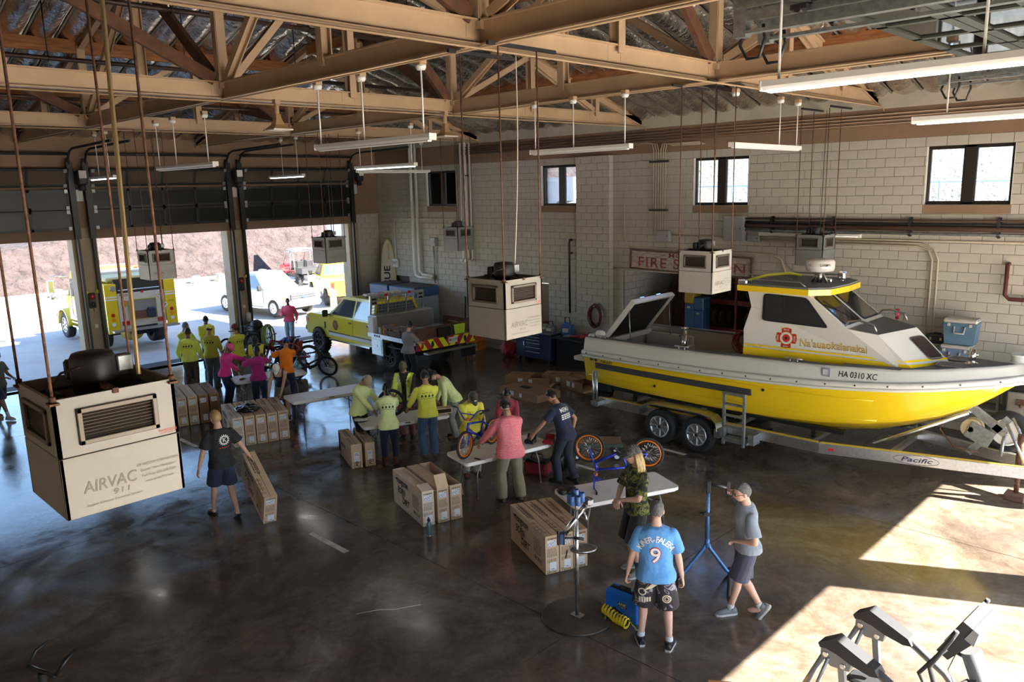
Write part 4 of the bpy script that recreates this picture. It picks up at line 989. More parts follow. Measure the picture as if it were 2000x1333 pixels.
# ------------------------------------------------------------------ things fixed to the window wall
YF = YW-.01
EBOX = mat('electrical_box_grey', (.30, .31, .32), .45)
def wallbox(label, x0, x1, z0, z1, dep=.16, m_=None, name='electrical_box', cat='electrical box'):
    t = thing(name, label, cat, ((x0+x1)/2, YF, (z0+z1)/2)); w_, h_ = x1-x0, z1-z0
    mb = MB(); mb.box((0, -dep/2, 0), (w_, dep, h_), ch=.008); obj('housing', mb, m_ or EBOX, t)
    mb = MB(); mb.box((0, -dep-.006, 0), (w_-.03, .012, h_-.03), ch=.004); c = obj('cover', mb, m_ or EBOX, t); mb = MB(); mb.cyl((w_*.35, -dep-.03, 0), (w_*.35, -dep-.01, 0), .012, n=8); obj('latch', mb, DARKMETAL, c); return t
wallbox('tall grey electrical cabinet at the start of the brown pipe run', -10.36, -9.8, 3.98, 4.62, .22)
wallbox('grey junction box where the pale conduits end', -12.47, -12.05, 3.9, 4.2, .12)
wallbox('small grey box beside the tall electrical cabinet', -9.75, -9.42, 3.97, 4.14, .1)
wallbox('small pale box on the block wall left of the blue cabinets', -22.25, -21.95, 3.45, 3.75, .12)
wallbox('square bolted plate with keyhole high on the pilaster', -15.0, -14.62, 4.75, 5.1, .02, BLK, 'wall_plate', 'plate')
wallbox('square outlet plate above the workbench clutter', -15.0, -14.6, 1.75, 2.15, .02, BLK, 'wall_plate', 'plate')
BRP = mat('brown_pipe', (.10, .055, .04), .5, .3)
def wallpipe(label, pts, r, m_, brackets=()):
    mb = MB(); mb.tube(pts, r, 8); t = tag(obj('pipe', mb, m_), label, 'pipe', 'pipes on the window wall')
    for x, z, h_ in brackets: b = MB(); b.box((x, YW-.06, z), (.04, .1, h_)); b.box((x, YW-.13, z), (.06, .04, h_*.9)); obj('bracket', b, DARKMETAL, t)
    return t
for i, (z, r, l) in enumerate(((4.545, .022, 'thin top pipe of the brown run under the nearest windows'), (4.46, .03, 'second pipe of the brown run under the nearest windows'), (4.37, .055, 'thick brown pipe of the run under the nearest windows'), (4.26, .032, 'grey lowest pipe of the run under the nearest windows'))):
    wallpipe(l, [(-9.8, YW-.12, z), (XR, YW-.12, z)], r, (BRP, DARKMETAL, BRP, GALV)[i], [(x, 4.4, .42) for x in (-9.1, -7.6, -5.9, -4.2, -2.6)] if i == 0 else ())
CPL = mat('pale_conduit', (.45, .38, .28), .6)
wallpipe('pale conduit bending down beside the cooler boxes', [(-9.4, YW-.06, 4.0), (-5.75, YW-.06, 3.98), (-5.5, YW-.06, 3.9), (-5.42, YW-.06, 3.7), (-5.42, YW-.06, .9)], .022, CPL)
wallpipe('second pale conduit bending down beside the cooler boxes', [(-9.4, YW-.06, 4.06), (-5.65, YW-.06, 4.04), (-5.4, YW-.06, 3.95), (-5.3, YW-.06, 3.7), (-5.3, YW-.06, .9)], .022, CPL)
wallpipe('long pale conduit running on towards the right under the strip lamp', [(-12.0, YW-.05, 4.08), (-6.7, YW-.05, 4.1), (XR, YW-.05, 4.12)], .018, CPL)
wallpipe('pale conduit looping down left of the wooden sign', [(-13.6, YW-.05, 4.9), (-13.6, YW-.05, 3.95), (-13.5, YW-.05, 3.78), (-13.3, YW-.05, 3.72), (-9.1, YW-.05, 3.66), (-8.85, YW-.05, 3.55), (-8.75, YW-.05, 3.3), (-8.75, YW-.05, .9)], .024, CPL)
wallpipe('black standpipe rising above the workbench', [(-15.6, YW-.02, 3.85), (-15.6, YW-.12, 3.85), (-15.6, YW-.15, 3.75), (-15.6, YW-.15, 1.6)], .035, BLACK, [(-15.6, 3.45, .06)])
wallpipe('dark red bent pipe near the right end of the wall', [(-3.98, YW-.02, 3.68), (-3.98, YW-.12, 3.68), (-3.98, YW-.14, 3.05), (-3.9, YW-.14, 2.97), (-2.9, YW-.14, 2.97)], .04, mat('dark_red_pipe', (.09, .02, .018), .45), [(-3.98, 3.4, .05)])
wallpipe('thick cream drain pipe by the exit sign', [(-23.15, YW-.15, 7.1), (-23.15, YW-.15, 2.6), (-23.1, YW-.15, 2.35), (-22.9, YW-.15, 2.27), (-22.15, YW-.15, 2.27)], .06, WHITE)
wallpipe('second cream drain pipe beside the exit sign', [(-22.9, YW-.12, 7.1), (-22.9, YW-.12, 2.5), (-22.75, YW-.12, 2.38), (-22.15, YW-.12, 2.36)], .05, WHITE)
for i in range(3): wallpipe(('left cream downpipe beyond the farthest window', 'middle cream downpipe beyond the farthest window', 'right thin downpipe beyond the farthest window')[i], [(-20.45+.22*i, YW-.1, 7.0), (-20.45+.22*i, YW-.1, 3.1), (-20.45+.22*i, YW-.16, 3.02), (-20.45+.22*i, YW-.25, 3.02)], (.055, .055, .03)[i], WHITE, [(-20.2, 5.9, .04), (-20.2, 3.5, .04)] if i == 0 else ())
wallpipe('thin grey conduit rising from the blue cabinets', [(-22.1, YW-.08, 2.1), (-22.1, YW-.08, 3.5)], .025, GALV)
wallpipe('thin conduit rising from the exit sign', [(-24.4, YW-.05, 2.8), (-24.4, YW-.05, 4.3), (-24.3, YW-.05, 4.4), (-21., YW-.05, 4.42)], .018, WHITE)
t = thing('tube_lamp', 'long white tube lamp fixed low on the block wall', 'wall lamp', (-8.2, YF, 4.17)); mb = MB(); mb.box((0, -.05, 0), (2.5, .1, .09), ch=.01); obj('housing', mb, WHITE, t); mb = MB(); mb.cyl((-1.2, -.11, -.01), (1.2, -.11, -.01), .02); obj('tube', mb, TUBE_OFF, t)
t = thing('exit_sign', 'small white exit sign on the block wall by the corner door', 'sign', (-24.45, YF, 2.72)); mb = MB(); mb.box((0, -.05, 0), (.36, .1, .32), ch=.01); obj('housing', mb, WHITE, t); mb = MB(); text_on(mb, 'EXIT', (0, -.101, 0), (1, 0, 0), (0, 0, 1), .17, .01, off=.003); obj('lettering', mb, mat('dark_red_ink', (.12, .02, .015), .6), t, fix=False)
# weathered station sign
OLD = mat('peeling_sign_paint', (.46, .38, .32), .85, noise=(6, .45), stretch=(1, 1, 6), bump=(20, .4)); FADR = mat('faded_red_paint', (.24, .06, .045), .85, noise=(14, .35))
t = thing('station_sign', 'weathered wooden sign with faded red lettering on the block wall', 'sign', (-11.5, YF, 3.33), (0, .022, 0))
for i in range(3): mb = MB(); mb.box((0, -.025, -.16+.16*i), (3.7, .04, .155), ch=.006); obj('plank', mb, OLD, t)
mb = MB()
for z in (-.26, .26): mb.box((0, -.045, z), (3.78, .06, .045))
for x in (-1.87, 1.87): mb.box((x, -.045, 0), (.05, .06, .52))
obj('frame', mb, mat('sign_frame', (.16, .08, .05), .8, noise=(10, .3)), t)
mb = MB(); text_on(mb, 'FIRE STATION', (.05, -.046, -.07), (1, 0, 0), (0, 0, 1), .38, .012, spacing=1.15, wid=3.3, off=.002); text_on(mb, 'MOLOKAI', (.05, -.046, .165), (1, 0, 0), (0, 0, 1), .17, .01, spacing=1.2, wid=1.3, off=.002); obj('lettering', mb, FADR, t, fix=False)
# ------------------------------------------------------------------ rescue boat on its trailer
BYEL = mat('boat_yellow', (.80, .55, .012), .22, coat=.5); BWHT = mat('boat_white', (.62, .60, .56), .3, coat=.4); NONSKID = mat('nonskid_grey', (.16, .165, .175), .85, noise=(40, .12)); RAILW = mat('rub_rail_white', (.62, .60, .55), .45)
TINT = mat('tinted_glass', (.010, .012, .016), .04, coat=1.0); CREAMI = mat('boat_inner_cream', (.50, .44, .36), .5); FENDER = mat('fender_strip', (.045, .045, .05), .85, noise=(30, .2)); GOLDP = mat('gold_leaf', (.62, .40, .07), .35); EMR = mat('emblem_red', (.42, .025, .02), .4)
BO = (-11.3, 15.05, 0)
boat = thing('boat', 'yellow and white rescue boat with a grey-roofed cabin, standing on a trailer', 'boat', BO)
ST = [(0, 1.26, 1.70, 1.12, 1.00, .74), (1.5, 1.32, 1.71, 1.16, .96, .68), (3.2, 1.34, 1.74, 1.15, .94, .62), (4.6, 1.33, 1.79, 1.09, .96, .60), (5.45, 1.28, 1.83, .98, 1.0, .63), (6.2, 1.17, 1.88, .80, 1.07, .78), (6.8, 1.01, 1.92, .58, 1.18, 1.0), (7.3, .81, 1.97, .36, 1.32, 1.22), (7.7, .59, 2.02, .19, 1.52, 1.45), (8.05, .36, 2.06, .08, 1.78, 1.73), (8.3, .16, 2.10, .03, 1.98, 1.94), (8.42, .03, 2.12, .01, 2.08, 2.06)]
def st_at(x):
    for a, b in zip(ST, ST[1:]):
        if x <= b[0]: f = (x-a[0])/(b[0]-a[0]); return tuple(p+(q-p)*f for p, q in zip(a, b))
    return ST[-1]
def hull_ring(s):
    x, hb, zs, cb, zc, zk = s; half = []
    for i in range(5): f = i/4; half.append((cb*f**.9, zk+(zc-zk)*f**1.1))
    half.append((cb+.03, zc+.015))
    for i in range(1, 7): f = i/6; half.append((cb+.03+(hb-cb-.03)*(f**(.8)), zc+.015+(zs-zc-.015)*f))
    R = [Vector((x, -y, z)) for y, z in half[::-1]] + [Vector((x, y, z)) for y, z in half[1:]]
    return R
xs_ = sorted({s[0] for s in ST} | {.8, 2.3, 3.9, 5.05, 5.8, 6.5, 7.05, 7.5})
mb = MB(); rings = [hull_ring(st_at(x)) for x in xs_]; n = len(rings[0])
mb.add([p for r in rings for p in r], [(k*n+i, k*n+i+1, (k+1)*n+i+1, (k+1)*n+i) for k in range(len(rings)-1) for i in range(n-1)], 0, True); mb.add(rings[0], [tuple(range(n))], 0)
hull = obj('hull', mb, BYEL, boat); HB = bvh_of(hull)
for nm, off, r, m_ in (('rub_rail', (.03, 0), .055, RAILW), ('rub_rail_lower', (.015, -.085), .03, RAILW)):
    mb = MB(); P = [Vector((x, -(st_at(x)[1]+off[0]), st_at(x)[2]+off[1])) for x in xs_]; Q = [Vector((p.x, -p.y, p.z)) for p in P[::-1]]; mb.tube(P+[Vector((8.5, 0, 2.13+off[1]))]+Q, r, 8); obj(nm, mb, m_, boat)
mb = MB()
for i in range(17):
    x = .15+i*.5; s = st_at(x); s2 = st_at(x+.05); d = Vector((.05, -(s2[1]-s[1]), 0)).normalized(); nn = Vector((d.y, -d.x, 0)); p = Vector((x, -s[1]-.03, s[2])); mb.cyl(p+nn*.045, p+nn*.062, .016, n=8)
obj('rail_bolts', mb, BLACK, boat)
# bulwark
def gz(x): return st_at(x)[2] + .33 - .09*smoothstep(4, 8.4, x)
def gy(x): return max(.0, st_at(x)[1]-.06-.05*smoothstep(5, 8, x))
mb = MB(); rings = []
for x in xs_+[8.44]:
    s = st_at(min(x, 8.42)); rings.append([Vector((x, -s[1], s[2]+.03)), Vector((x, -gy(min(x, 8.42))-.015, gz(min(x, 8.42))-.05)), Vector((x, -gy(min(x, 8.42))+.02, gz(min(x, 8.42)))), Vector((x, -max(gy(min(x, 8.42))-.10, 0), gz(min(x, 8.42))))])
for sg in (1, -1):
    R = [[Vector((p.x, p.y*sg, p.z)) for p in r] for r in rings]; mb.add([p for r in R for p in r], [(k*4+i, k*4+i+1, (k+1)*4+i+1, (k+1)*4+i) for k in range(len(R)-1) for i in range(3)], 0, True)
s = st_at(0); mb.add([(-.0, -s[1], s[2]), (0, s[1], s[2]), (0.03, gy(0), gz(0)-.12), (0.03, -gy(0), gz(0)-.12)], [(0, 1, 2, 3)]); bul = obj('bulwark', mb, BWHT, boat); GB = bvh_of(bul)
mb = MB()     # grey side decks and foredeck
dk = [x for x in xs_ if x < 3.9]; 
for sg in (1, -1):
    P = [Vector((x, -sg*(gy(x)-.08), gz(x)+.004)) for x in xs_ if x <= 7.0]; Q = [Vector((x, -sg*(.98 if x > 3.7 else gy(x)-.26), gz(x)+.004)) for x in xs_ if x <= 7.0]
    mb.add(P+Q, [(i, i+1, len(P)+i+1, len(P)+i) for i in range(len(P)-1)])
xf = [5.8, 6.2, 6.5, 6.8, 7.05, 7.3, 7.5, 7.7, 8.05, 8.3, 8.42]; L_ = [Vector((x, -max(gy(x)-.06, 0), gz(x)+.006)) for x in xf]; mb.add(L_+[Vector((p.x, -p.y, p.z)) for p in L_], [(i, i+1, len(xf)+i+1, len(xf)+i) for i in range(len(xf)-1)]); obj('deck', mb, NONSKID, boat)
# cockpit
mb = MB(); mb.box((2.0, 0, 1.02), (3.7, 2.1, .04)); obj('cockpit_sole', mb, CREAMI, boat)
mb = MB()
for sg in (-1, 1): mb.box((2.0, sg*1.05, 1.5), (3.7, .04, 1.06)); mb.box((2., sg*1.0, 1.35), (3.6, .08, .05))
mb.box((.22, 0, 1.5), (.06, 2.1, .95)); obj('cockpit_lining', mb, CREAMI, boat)
mb = MB()
for p, d in (((.35, 0, 1.92), (.12, 1.75, .12)), ((1.6, 0, 1.62), (.09, 1.75, .2)), ((.95, -.86, 1.76), (1.3, .09, .3)), ((.95, .86, 1.76), (1.3, .09, .3))): mb.box(p, d, ch=.01)
obj('engine_hatch_coaming', mb, BWHT, boat)
eng = MB(); eng.box((1.0, 0, 1.35), (.9, .7, .4), ch=.04)
for i in range(5): eng.cyl((.7+i*.15, -.3, 1.5), (.7+i*.15, .3, 1.55), .04, n=8)
for i in range(4): eng.tube([(.6+.2*i, -.6, 1.3), (.7+.2*i, -.4, 1.65), (.75+.2*i, 0, 1.6), (.7+.2*i, .5, 1.4)], .025, 6)
obj('engine', eng, BLACK, boat)
lid = Matrix.Translation((.25, 0, 1.95)) @ Matrix.Rotation(math.radians(-50), 4, 'Y')
mb = MB(lid); mb.box((.62, 0, .03), (1.26, 1.62, .05), ch=.015)
for sg in (-1, 1): mb.box((.62, sg*.79, -.02), (1.26, .05, .1))
for x in (.02, 1.23): mb.box((x, 0, -.02), (.05, 1.6, .1))
h_ = obj('engine_hatch', mb, BWHT, boat); mb = MB(lid); mb.box((.62, 0, -.012), (1.18, 1.5, .03)); obj('hatch_lining', mb, BLACK, h_); mb = MB(lid)
for y in (-.45, .2): mb.box((1.27, y, .03), (.03, .16, .03))
obj('latch', mb, CHROME, h_); mb = MB(); mb.cyl((1.0, .8, 1.9), (.95, .8, 2.7), .012, n=6); mb.cyl((1.0, -.8, 1.9), (.95, -.8, 2.7), .012, n=6); obj('gas_strut', mb, STEEL, boat)
mb = MB(); mb.cyl((2.05, -.25, 1.55), (2.05, -.25, 2.32), .06); mb.lathe([(.07, 2.3), (.09, 2.32), (.09, 2.34), (.02, 2.35)], 16, c=(2.05, -.25, 0)); mb.cyl((2.05, -.25, 2.12), (1.9, -.2, 2.12), .03); mb.lathe([(.16, 1.5), (.16, 1.56), (.08, 1.6)], 16, c=(2.05, -.25, 0)); obj('tow_post', mb, CHROME, boat)
mb = MB(); mb.box((2.4, -.35, 1.45), (.35, .3, .3), ch=.03); obj('locker', mb, BLACK, boat)
mb = MB(); mb.sph((.28, -.98, 2.1), (.14, .1, .1), 10, 7); mb.cyl((.15, -1.0, 2.05), (-.02, -1.0, 2.02), .06); obj('stern_lamp', mb, BWHT, boat)
mb = MB(); rn = random.Random(3)
for i in range(9):
    c = Vector((2.9+rn.uniform(-.06, .06), .85, 1.95+rn.uniform(-.05, .05))); mb.torus(c, .2+rn.uniform(-.04, .04), .012, (rn.uniform(-.3, .3), 1, rn.uniform(-.3, .3)), 18, 5)
obj('red_hose_coil', mb, mat('red_hose', (.22, .02, .02), .5), boat)
# cabin
HS = .95; z0h = 2.02
outl = [(3.85, z0h), (3.82, 2.6), (3.95, 3.05), (3.86, 3.36), (5.08, 3.36), (5.82, 2.80), (6.32, 2.73), (6.98, 2.12), (6.9, z0h)]
mb = MB()
# side panels, windshield, trunk top, angled bow faces
def sidev(sg): return [Vector((x, sg*(HS-.07*smoothstep(2.1, 3.4, z)-.24*smoothstep(5.4, 7, x)), z)) for x, z in outl]
for sg in (-1, 1):
    mb.add(sidev(sg), [tuple(range(len(outl)))])
A = sidev(-1); B = sidev(1); F1, F2 = Vector((6.72, 0, 2.80)), Vector((7.38, 0, 2.16))
mb.quad(A[4], B[4], B[5], A[5]); mb.add([A[5], B[5], B[6], F1, A[6]], [(0, 1, 2, 3, 4)]); mb.quad(A[6], F1, F2, A[7]); mb.quad(F1, B[6], B[7], F2); mb.quad(A[0], A[1], B[1], B[0]); mb.quad(A[1], A[2], B[2], B[1]); mb.quad(A[2], A[3], B[3], B[2])
cab = obj('cabin', mb, BWHT, boat); CB = bvh_of(cab)
mb = MB(); top = [A[5]+Vector((.03, .03, .004)), B[5]+Vector((.03, -.03, .004)), B[6]+Vector((0, -.02, .004)), F1+Vector((0, 0, .004)), A[6]+Vector((0, .02, .004))]; mb.add(top, [(0, 1, 2, 3, 4)]); obj('trunk_top', mb, NONSKID, cab)
mb = MB(); ro = [(3.68, -.98), (5.12, -.98), (5.42, -.7), (5.48, 0), (5.42, .7), (5.12, .98), (3.68, .98)]; mb.pz(ro, 3.36, 3.47); rf = obj('roof', mb, BYEL, cab); mb = MB(); mb.pz([(4.55+(x-4.55)*.965, y*.965) for x, y in ro], 3.465, 3.50); obj('roof_pad', mb, NONSKID, rf)
def inset(poly, m_, c, sc, off, name, par):
    mb = MB(); poly = [Vector(p) for p in poly]; ce = sum(poly, Vector())/len(poly); nn = (poly[1]-poly[0]).cross(poly[2]-poly[1]).normalized()
    mb.add([ce+(p-ce)*sc+nn*off for p in poly]+[ce+(p-ce)*sc-nn*.005 for p in poly], [tuple(range(len(poly)))]+[(i, (i+1) % len(poly), len(poly)+(i+1) % len(poly), len(poly)+i) for i in range(len(poly))]); return obj(name, mb, m_, par)
def yside(x, z, sg=-1): return Vector((x, sg*(HS-.07*smoothstep(2.1, 3.4, z)), z))
def rounded(P, r=.07, n=3):
    out = []; N = len(P)
    for i in range(N):
        a, b, c = P[i-1], P[i], P[(i+1) % N]; d0 = (a-b).normalized()*r; d1 = (c-b).normalized()*r
        for k in range(n+1): t_ = k/n; out.append((b+d0)*(1-t_)**2+b*2*t_*(1-t_)+(b+d1)*t_**2)
    return out
for sg in (-1, 1):
    W1 = [yside(x, z, sg) for x, z in ((4.20, 2.80), (5.50, 2.78), (5.05, 3.31), (4.20, 3.33))]
    if sg > 0: W1 = W1[::-1]
    g1 = inset(rounded(W1), BLACK, None, 1.0, .012, 'window_gasket', cab); inset(rounded(W1, .05), TINT, None, .92, .018, 'side_window', cab)
    mb = MB(); mb.box(yside(4.62, 3.05, sg)+Vector((0, sg*.02, 0)), (.025, .015, .5)); obj('window_bar', mb, BLACK, cab)
for sg in (-1, 1):
    q = [A[4].lerp(B[4], .04 if sg < 0 else .53), A[4].lerp(B[4], .47 if sg < 0 else .96), A[5].lerp(B[5], .47 if sg < 0 else .96), A[5].lerp(B[5], .04 if sg < 0 else .53)]
    q = [q[0].lerp(q[3], .08), q[1].lerp(q[2], .08), q[1].lerp(q[2], .93), q[0].lerp(q[3], .93)][::-1]
    inset(rounded(q), BLACK, None, 1., .012, 'window_gasket', cab); inset(rounded(q, .05), TINT, None, .92, .018, 'windshield', cab)
q = [A[6].lerp(A[7], .2).lerp(F1.lerp(F2, .2), .58), A[6].lerp(A[7], .2).lerp(F1.lerp(F2, .2), .95), A[6].lerp(A[7], .78).lerp(F1.lerp(F2, .78), .95), A[6].lerp(A[7], .78).lerp(F1.lerp(F2, .78), .58)][::-1]
ha = inset(rounded(q), STEEL, None, 1., .02, 'hatch_frame', cab); inset(rounded(q, .05), mat('smoked_hatch', (.05, .035, .03), .1, coat=.6), None, .86, .028, 'deck_hatch', cab)
# yellow foot of the cabin and pin stripes
for nm, za, zb, m_, o in (('foot_band', 2.0, 2.25, BYEL, .012), ('pin_stripe', 2.285, 2.315, BYEL, .010)):
    for sg in (-1, 1):
        mb = MB()
        def fp(x, z): return Vector((x, sg*(HS+o-.07*smoothstep(2.1, 3.4, z)-.24*smoothstep(5.4, 7, x)), z))
        def cz_(z): f = (2.73-z)/(2.73-2.12); return 6.32+(6.98-6.32)*f
        def fz(z): f = (2.80-z)/(2.80-2.16); return 6.72+(7.38-6.72)*f
        P = [fp(3.84, za), fp(cz_(za)+.012, za), Vector((fz(za)+.018, 0, za)), Vector((fz(zb)+.018, 0, zb)), fp(cz_(zb)+.012, zb), fp(3.84, zb)]
        mb.add(P, [(0, 1, 4, 5), (1, 2, 3, 4)]); obj(nm, mb, m_, cab)
# lettering
X_, Z_ = Vector((1, 0, 0)), Vector((0, 0, 1))
mb = MB(); text_on(mb, "Na'auaokalanakai", (5.55, -.95, 2.44), X_, Z_, .20, .012, wid=1.22, bvh=CB, off=.004); l = obj('name_outline', mb, INK, cab, fix=False)
mb = MB(); text_on(mb, "Na'auaokalanakai", (5.55, -.95, 2.445), X_, Z_, .19, .0, wid=1.21, bvh=CB, off=.007); obj('name_lettering', mb, GOLDP, cab, fix=False)
mb = MB(); text_on(mb, 'D.R. Radon 26', (4.05, -.95, 2.28), X_, Z_, .05, bvh=CB, off=.004, shear=.3); obj('builder_lettering', mb, PRINTG, cab, fix=False)
mb = MB(); text_on(mb, 'HA 0310 XC', (6.15, -1.3, 2.03), X_, Z_, .145, .008, wid=.62, bvh=GB, off=.006); obj('registration_lettering', mb, INK, bul, fix=False)
mb = MB()
for w_ in (.075, .055): mb.tube([(5.62+a*w_, -gy(5.62)-.05, 2.04+b*w_) for a, b in ((-1, -1), (1, -1), (1, 1), (-1, 1))], .006, 4, closed=True)
obj('registration_decal', mb, mat('decal_blue', (.03, .05, .2), .5), bul)
mb = MB(); text_on(mb, 'Radon', (.66, -1.3, 1.56), X_, Z_, .17, .01, .25, wid=.34, bvh=HB, off=.006); text_on(mb, 'Craft Hawaii', (.7, -1.3, 1.465), X_, Z_, .05, 0, .25, wid=.3, bvh=HB, off=.006); obj('maker_lettering', mb, INK, hull, fix=False)
def cross(r, w1, w2):
    P = []
    for q in range(4):
        a = q*PI/2
        for rr, t_ in ((r*.62, -PI/4), (r*w1*.96, -.56), (r, -.46), (r*.99, 0), (r, .46), (r*w1*.96, .56)): P.append((rr*math.cos(a+t_), rr*math.sin(a+t_)))
    return P
def emblem(par, c, r, bv, X_=Vector((1, 0, 0)), Z_=Vector((0, 0, 1)), words=True):
    disc = lambda f: [(r*f*math.cos(2*PI*k/28), r*f*math.sin(2*PI*k/28)) for k in range(28)]
    for i, (poly, m_) in enumerate((((disc(1.05), GOLDP), (disc(1.0), EMR)) if not words else ((cross(r*1.06, .93, 1), GOLDP), (cross(r, .9, 1), EMR))) + (([(r*.62*math.cos(2*PI*k/28), r*.62*math.sin(2*PI*k/28)) for k in range(28)], GOLDP), ([(r*.57*math.cos(2*PI*k/28), r*.57*math.sin(2*PI*k/28)) for k in range(28)], BWHT), ([(r*.38*math.cos(2*PI*k/24), r*.38*math.sin(2*PI*k/24)) for k in range(24)], EMR), ([(r*.14*math.cos(2*PI*k/12), r*.14*math.sin(2*PI*k/12)) for k in range(12)], INK))):
        mb = MB(); project(mb, [Vector(c)+X_*u+Z_*w_ for u, w_ in poly], [tuple(range(len(poly)))], X_.cross(Z_), bv, .004+.0025*i); obj('emblem', mb, m_, par, fix=False)
    if words:
        mb = MB()
        for s, u, w_, up in (('MAUI', 0, .8, Z_), ('HAWAII', 0, -.8, Z_), ('FIRE', -.8, 0, -X_), ('RESCUE', .8, 0, X_)): text_on(mb, s, Vector(c)+X_*(u*r)+Z_*(w_*r), up.cross(X_.cross(Z_)), up, r*.24, .01, wid=r*.5, bvh=bv, off=.02)
        obj('emblem_lettering', mb, BWHT, par, fix=False)
emblem(cab, (4.68, -1.0, 2.50), .2, CB)
# trim strip on the hull side
mb = MB(); P = []
for sx, dz in ((1, -.055), (1, .055)): pass
n = 24; vs_ = []
for i in range(n+1):
    x = .35+3.85*i/n
    for z in (1.36, 1.49):
        h = HB.ray_cast(Vector((x, -3, z)), Vector((0, 1, 0))); p = h[0] if h[0] is not None else Vector((x, -1.3, z)); vs_ += [p+Vector((0, -.035, 0)), p]
mb.add(vs_, [f for i in range(n) for f in ((4*i, 4*i+4, 4*i+6, 4*i+2), (4*i+2, 4*i+6, 4*i+7, 4*i+3), (4*i, 4*i+1, 4*i+5, 4*i+4))]+[(0, 2, 3, 1), (4*n, 4*n+1, 4*n+3, 4*n+2)]); obj('fender_strip', mb, FENDER, boat)
for k, z in enumerate((1.22, 1.58)):        # spray rails
    mb = MB(); vs_ = []
    for i in range(25):
        x = .1+6.3*i/24; h = HB.ray_cast(Vector((x, -3, z-.06*(k == 0))), Vector((0, 1, 0)))
        vs_.append((h[0] if h[0] is not None else Vector((x, -1.2, z)))+Vector((0, -.002, 0)))
    mb.tube(vs_, .012, 5); obj('spray_rail', mb, BYEL, boat)
mb = MB()
for x, z in ((.22, 1.55), (.36, 1.55), (1.95, 1.19), (4.45, 1.52)):
    h = HB.ray_cast(Vector((x, -3, z)), Vector((0, 1, 0)))[0]; mb.cyl(h+Vector((0, -.02, 0)), h, .03, n=10)
obj('through_hull', mb, BLACK, boat)
# fittings
mb = MB()
for sg in (-1, 1):
    mb.tube([(5.75, sg*.82, 2.82), (5.82, sg*.82, 2.93), (6.0, sg*.8, 2.96), (6.25, sg*.78, 2.90), (6.3, sg*.78, 2.78)], .02, 7)
    mb.tube([(3.9, sg*.84, 3.5), (3.95, sg*.84, 3.57), (4.9, sg*.84, 3.57), (5.0, sg*.84, 3.5)], .017, 7)
obj('grab_rail', mb, STEEL, boat)
mb = MB(); mb.cyl((7.65, 0, 2.25), (7.65, 0, 2.52), .055); mb.lathe([(.11, 2.24), (.11, 2.27), (.05, 2.3)], 14, c=(7.65, 0, 0)); mb.cyl((7.55, 0, 2.42), (7.75, 0, 2.42), .02); obj('bow_post', mb, CHROME, boat)
for sg in (-1, 1):
    mb = MB(); mb.pz(rrect(.5, .36, .06, 3, 7.45, sg*.3), 2.235, 2.262); hh = obj('deck_locker_lid', mb, NONSKID, boat); mb = MB(); mb.tube([(u, w_, 2.262) for u, w_ in rrect(.5, .36, .06, 3, 7.45, sg*.3)], .008, 5, closed=True); obj('lid_rim', mb, STEEL, hh)
mb = MB()
for x in (5.0, 2.6, .5):
    for dx in (-.07, .07): mb.cyl((x+dx, -gy(x)+.04, gz(x)), (x+dx, -gy(x)+.04, gz(x)+.07), .015, n=8)
    mb.tube([(x-.17, -gy(x)+.04, gz(x)+.075), (x+.17, -gy(x)+.04, gz(x)+.075)], .016, 6)
obj('cleat', mb, STEEL, boat)
rd = MB(); rd.lathe([(.10, 3.70), (.25, 3.73), (.27, 3.79), (.27, 3.90), (.24, 3.95), (.1, 3.965)], 24, c=(4.9, 0, 0)); ra = obj('radar_dome', rd, BWHT, boat); mb = MB(); mb.cyl((4.9, -.02, 3.5), (4.9, -.02, 3.72), .05, .07); mb.tube([(4.75, 0, 3.5), (4.85, 0, 3.7)], .025, 6); mb.tube([(5.05, 0, 3.5), (4.95, 0, 3.7)], .025, 6); obj('mast', mb, STEEL, ra)
mb = MB(); text_on(mb, 'GARMIN', (5.08, -.195, 3.85), Vector((.75, .66, 0)), Z_, .075, .006, wid=.2, off=.012); text_on(mb, 'HD', (4.82, -.275, 3.85), Vector((.95, -.3, 0)), Z_, .06, .006, off=.008); obj('lettering', mb, INK, ra, fix=False)
mb = MB(); mb.box((3.75, -.85, 3.52), (.2, .16, .1), ch=.02); mb.box((5.2, .35, 3.62), (.14, .16, .16), ch=.03); mb.cyl((5.2, .35, 3.48), (5.2, .35, 3.56), .03); mb.box((5.05, .05, 3.53), (.16, .1, .1), ch=.02); obj('search_lamp', mb, CHROME, boat)
mb = MB(); mb.tube([(4.2, .45, 3.5), (4.18, .45, 3.6), (4.0, .45, 3.75), (3.95, .45, 4.05)], .012, 6); mb.tube([(4.3, .1, 3.5), (4.2, .05, 3.55), (2.8, -.3, 3.62)], .010, 5); obj('antenna', mb, STEEL, boat)
mb = MB(); mb.tube([(3.7, -.6, 3.52), (3.9, -.2, 3.60), (4.2, .2, 3.62), (4.3, .5, 3.55)], .03, 6); obj('yellow_strap', mb, mat('strap_yellow', (.6, .6, .05), .6), boat)
mb = MB(); mb.cyl((6.1, .83, 2.78), (6.1, .83, 2.98), .035, n=14); can = obj('drink_can', mb, mat('red_can', (.4, .02, .02), .3, .5)); can.location = BO; tag(can, 'red and white drink can standing on the boat deck by the grab rail', 'can'); mb = MB(); text_on(mb, 'Cola', (6.1, .785, 2.88), Z_, -X_, .05, .004, off=.006); obj('lettering', mb, WHITE, can, fix=False); can.data.materials[0] = _mc['red_can']
mb = MB(); mb.pz(rrect(.62, 1.9, .2, 4, -.35, 0), 1.38, 1.44); obj('swim_platform', mb, BWHT, boat)
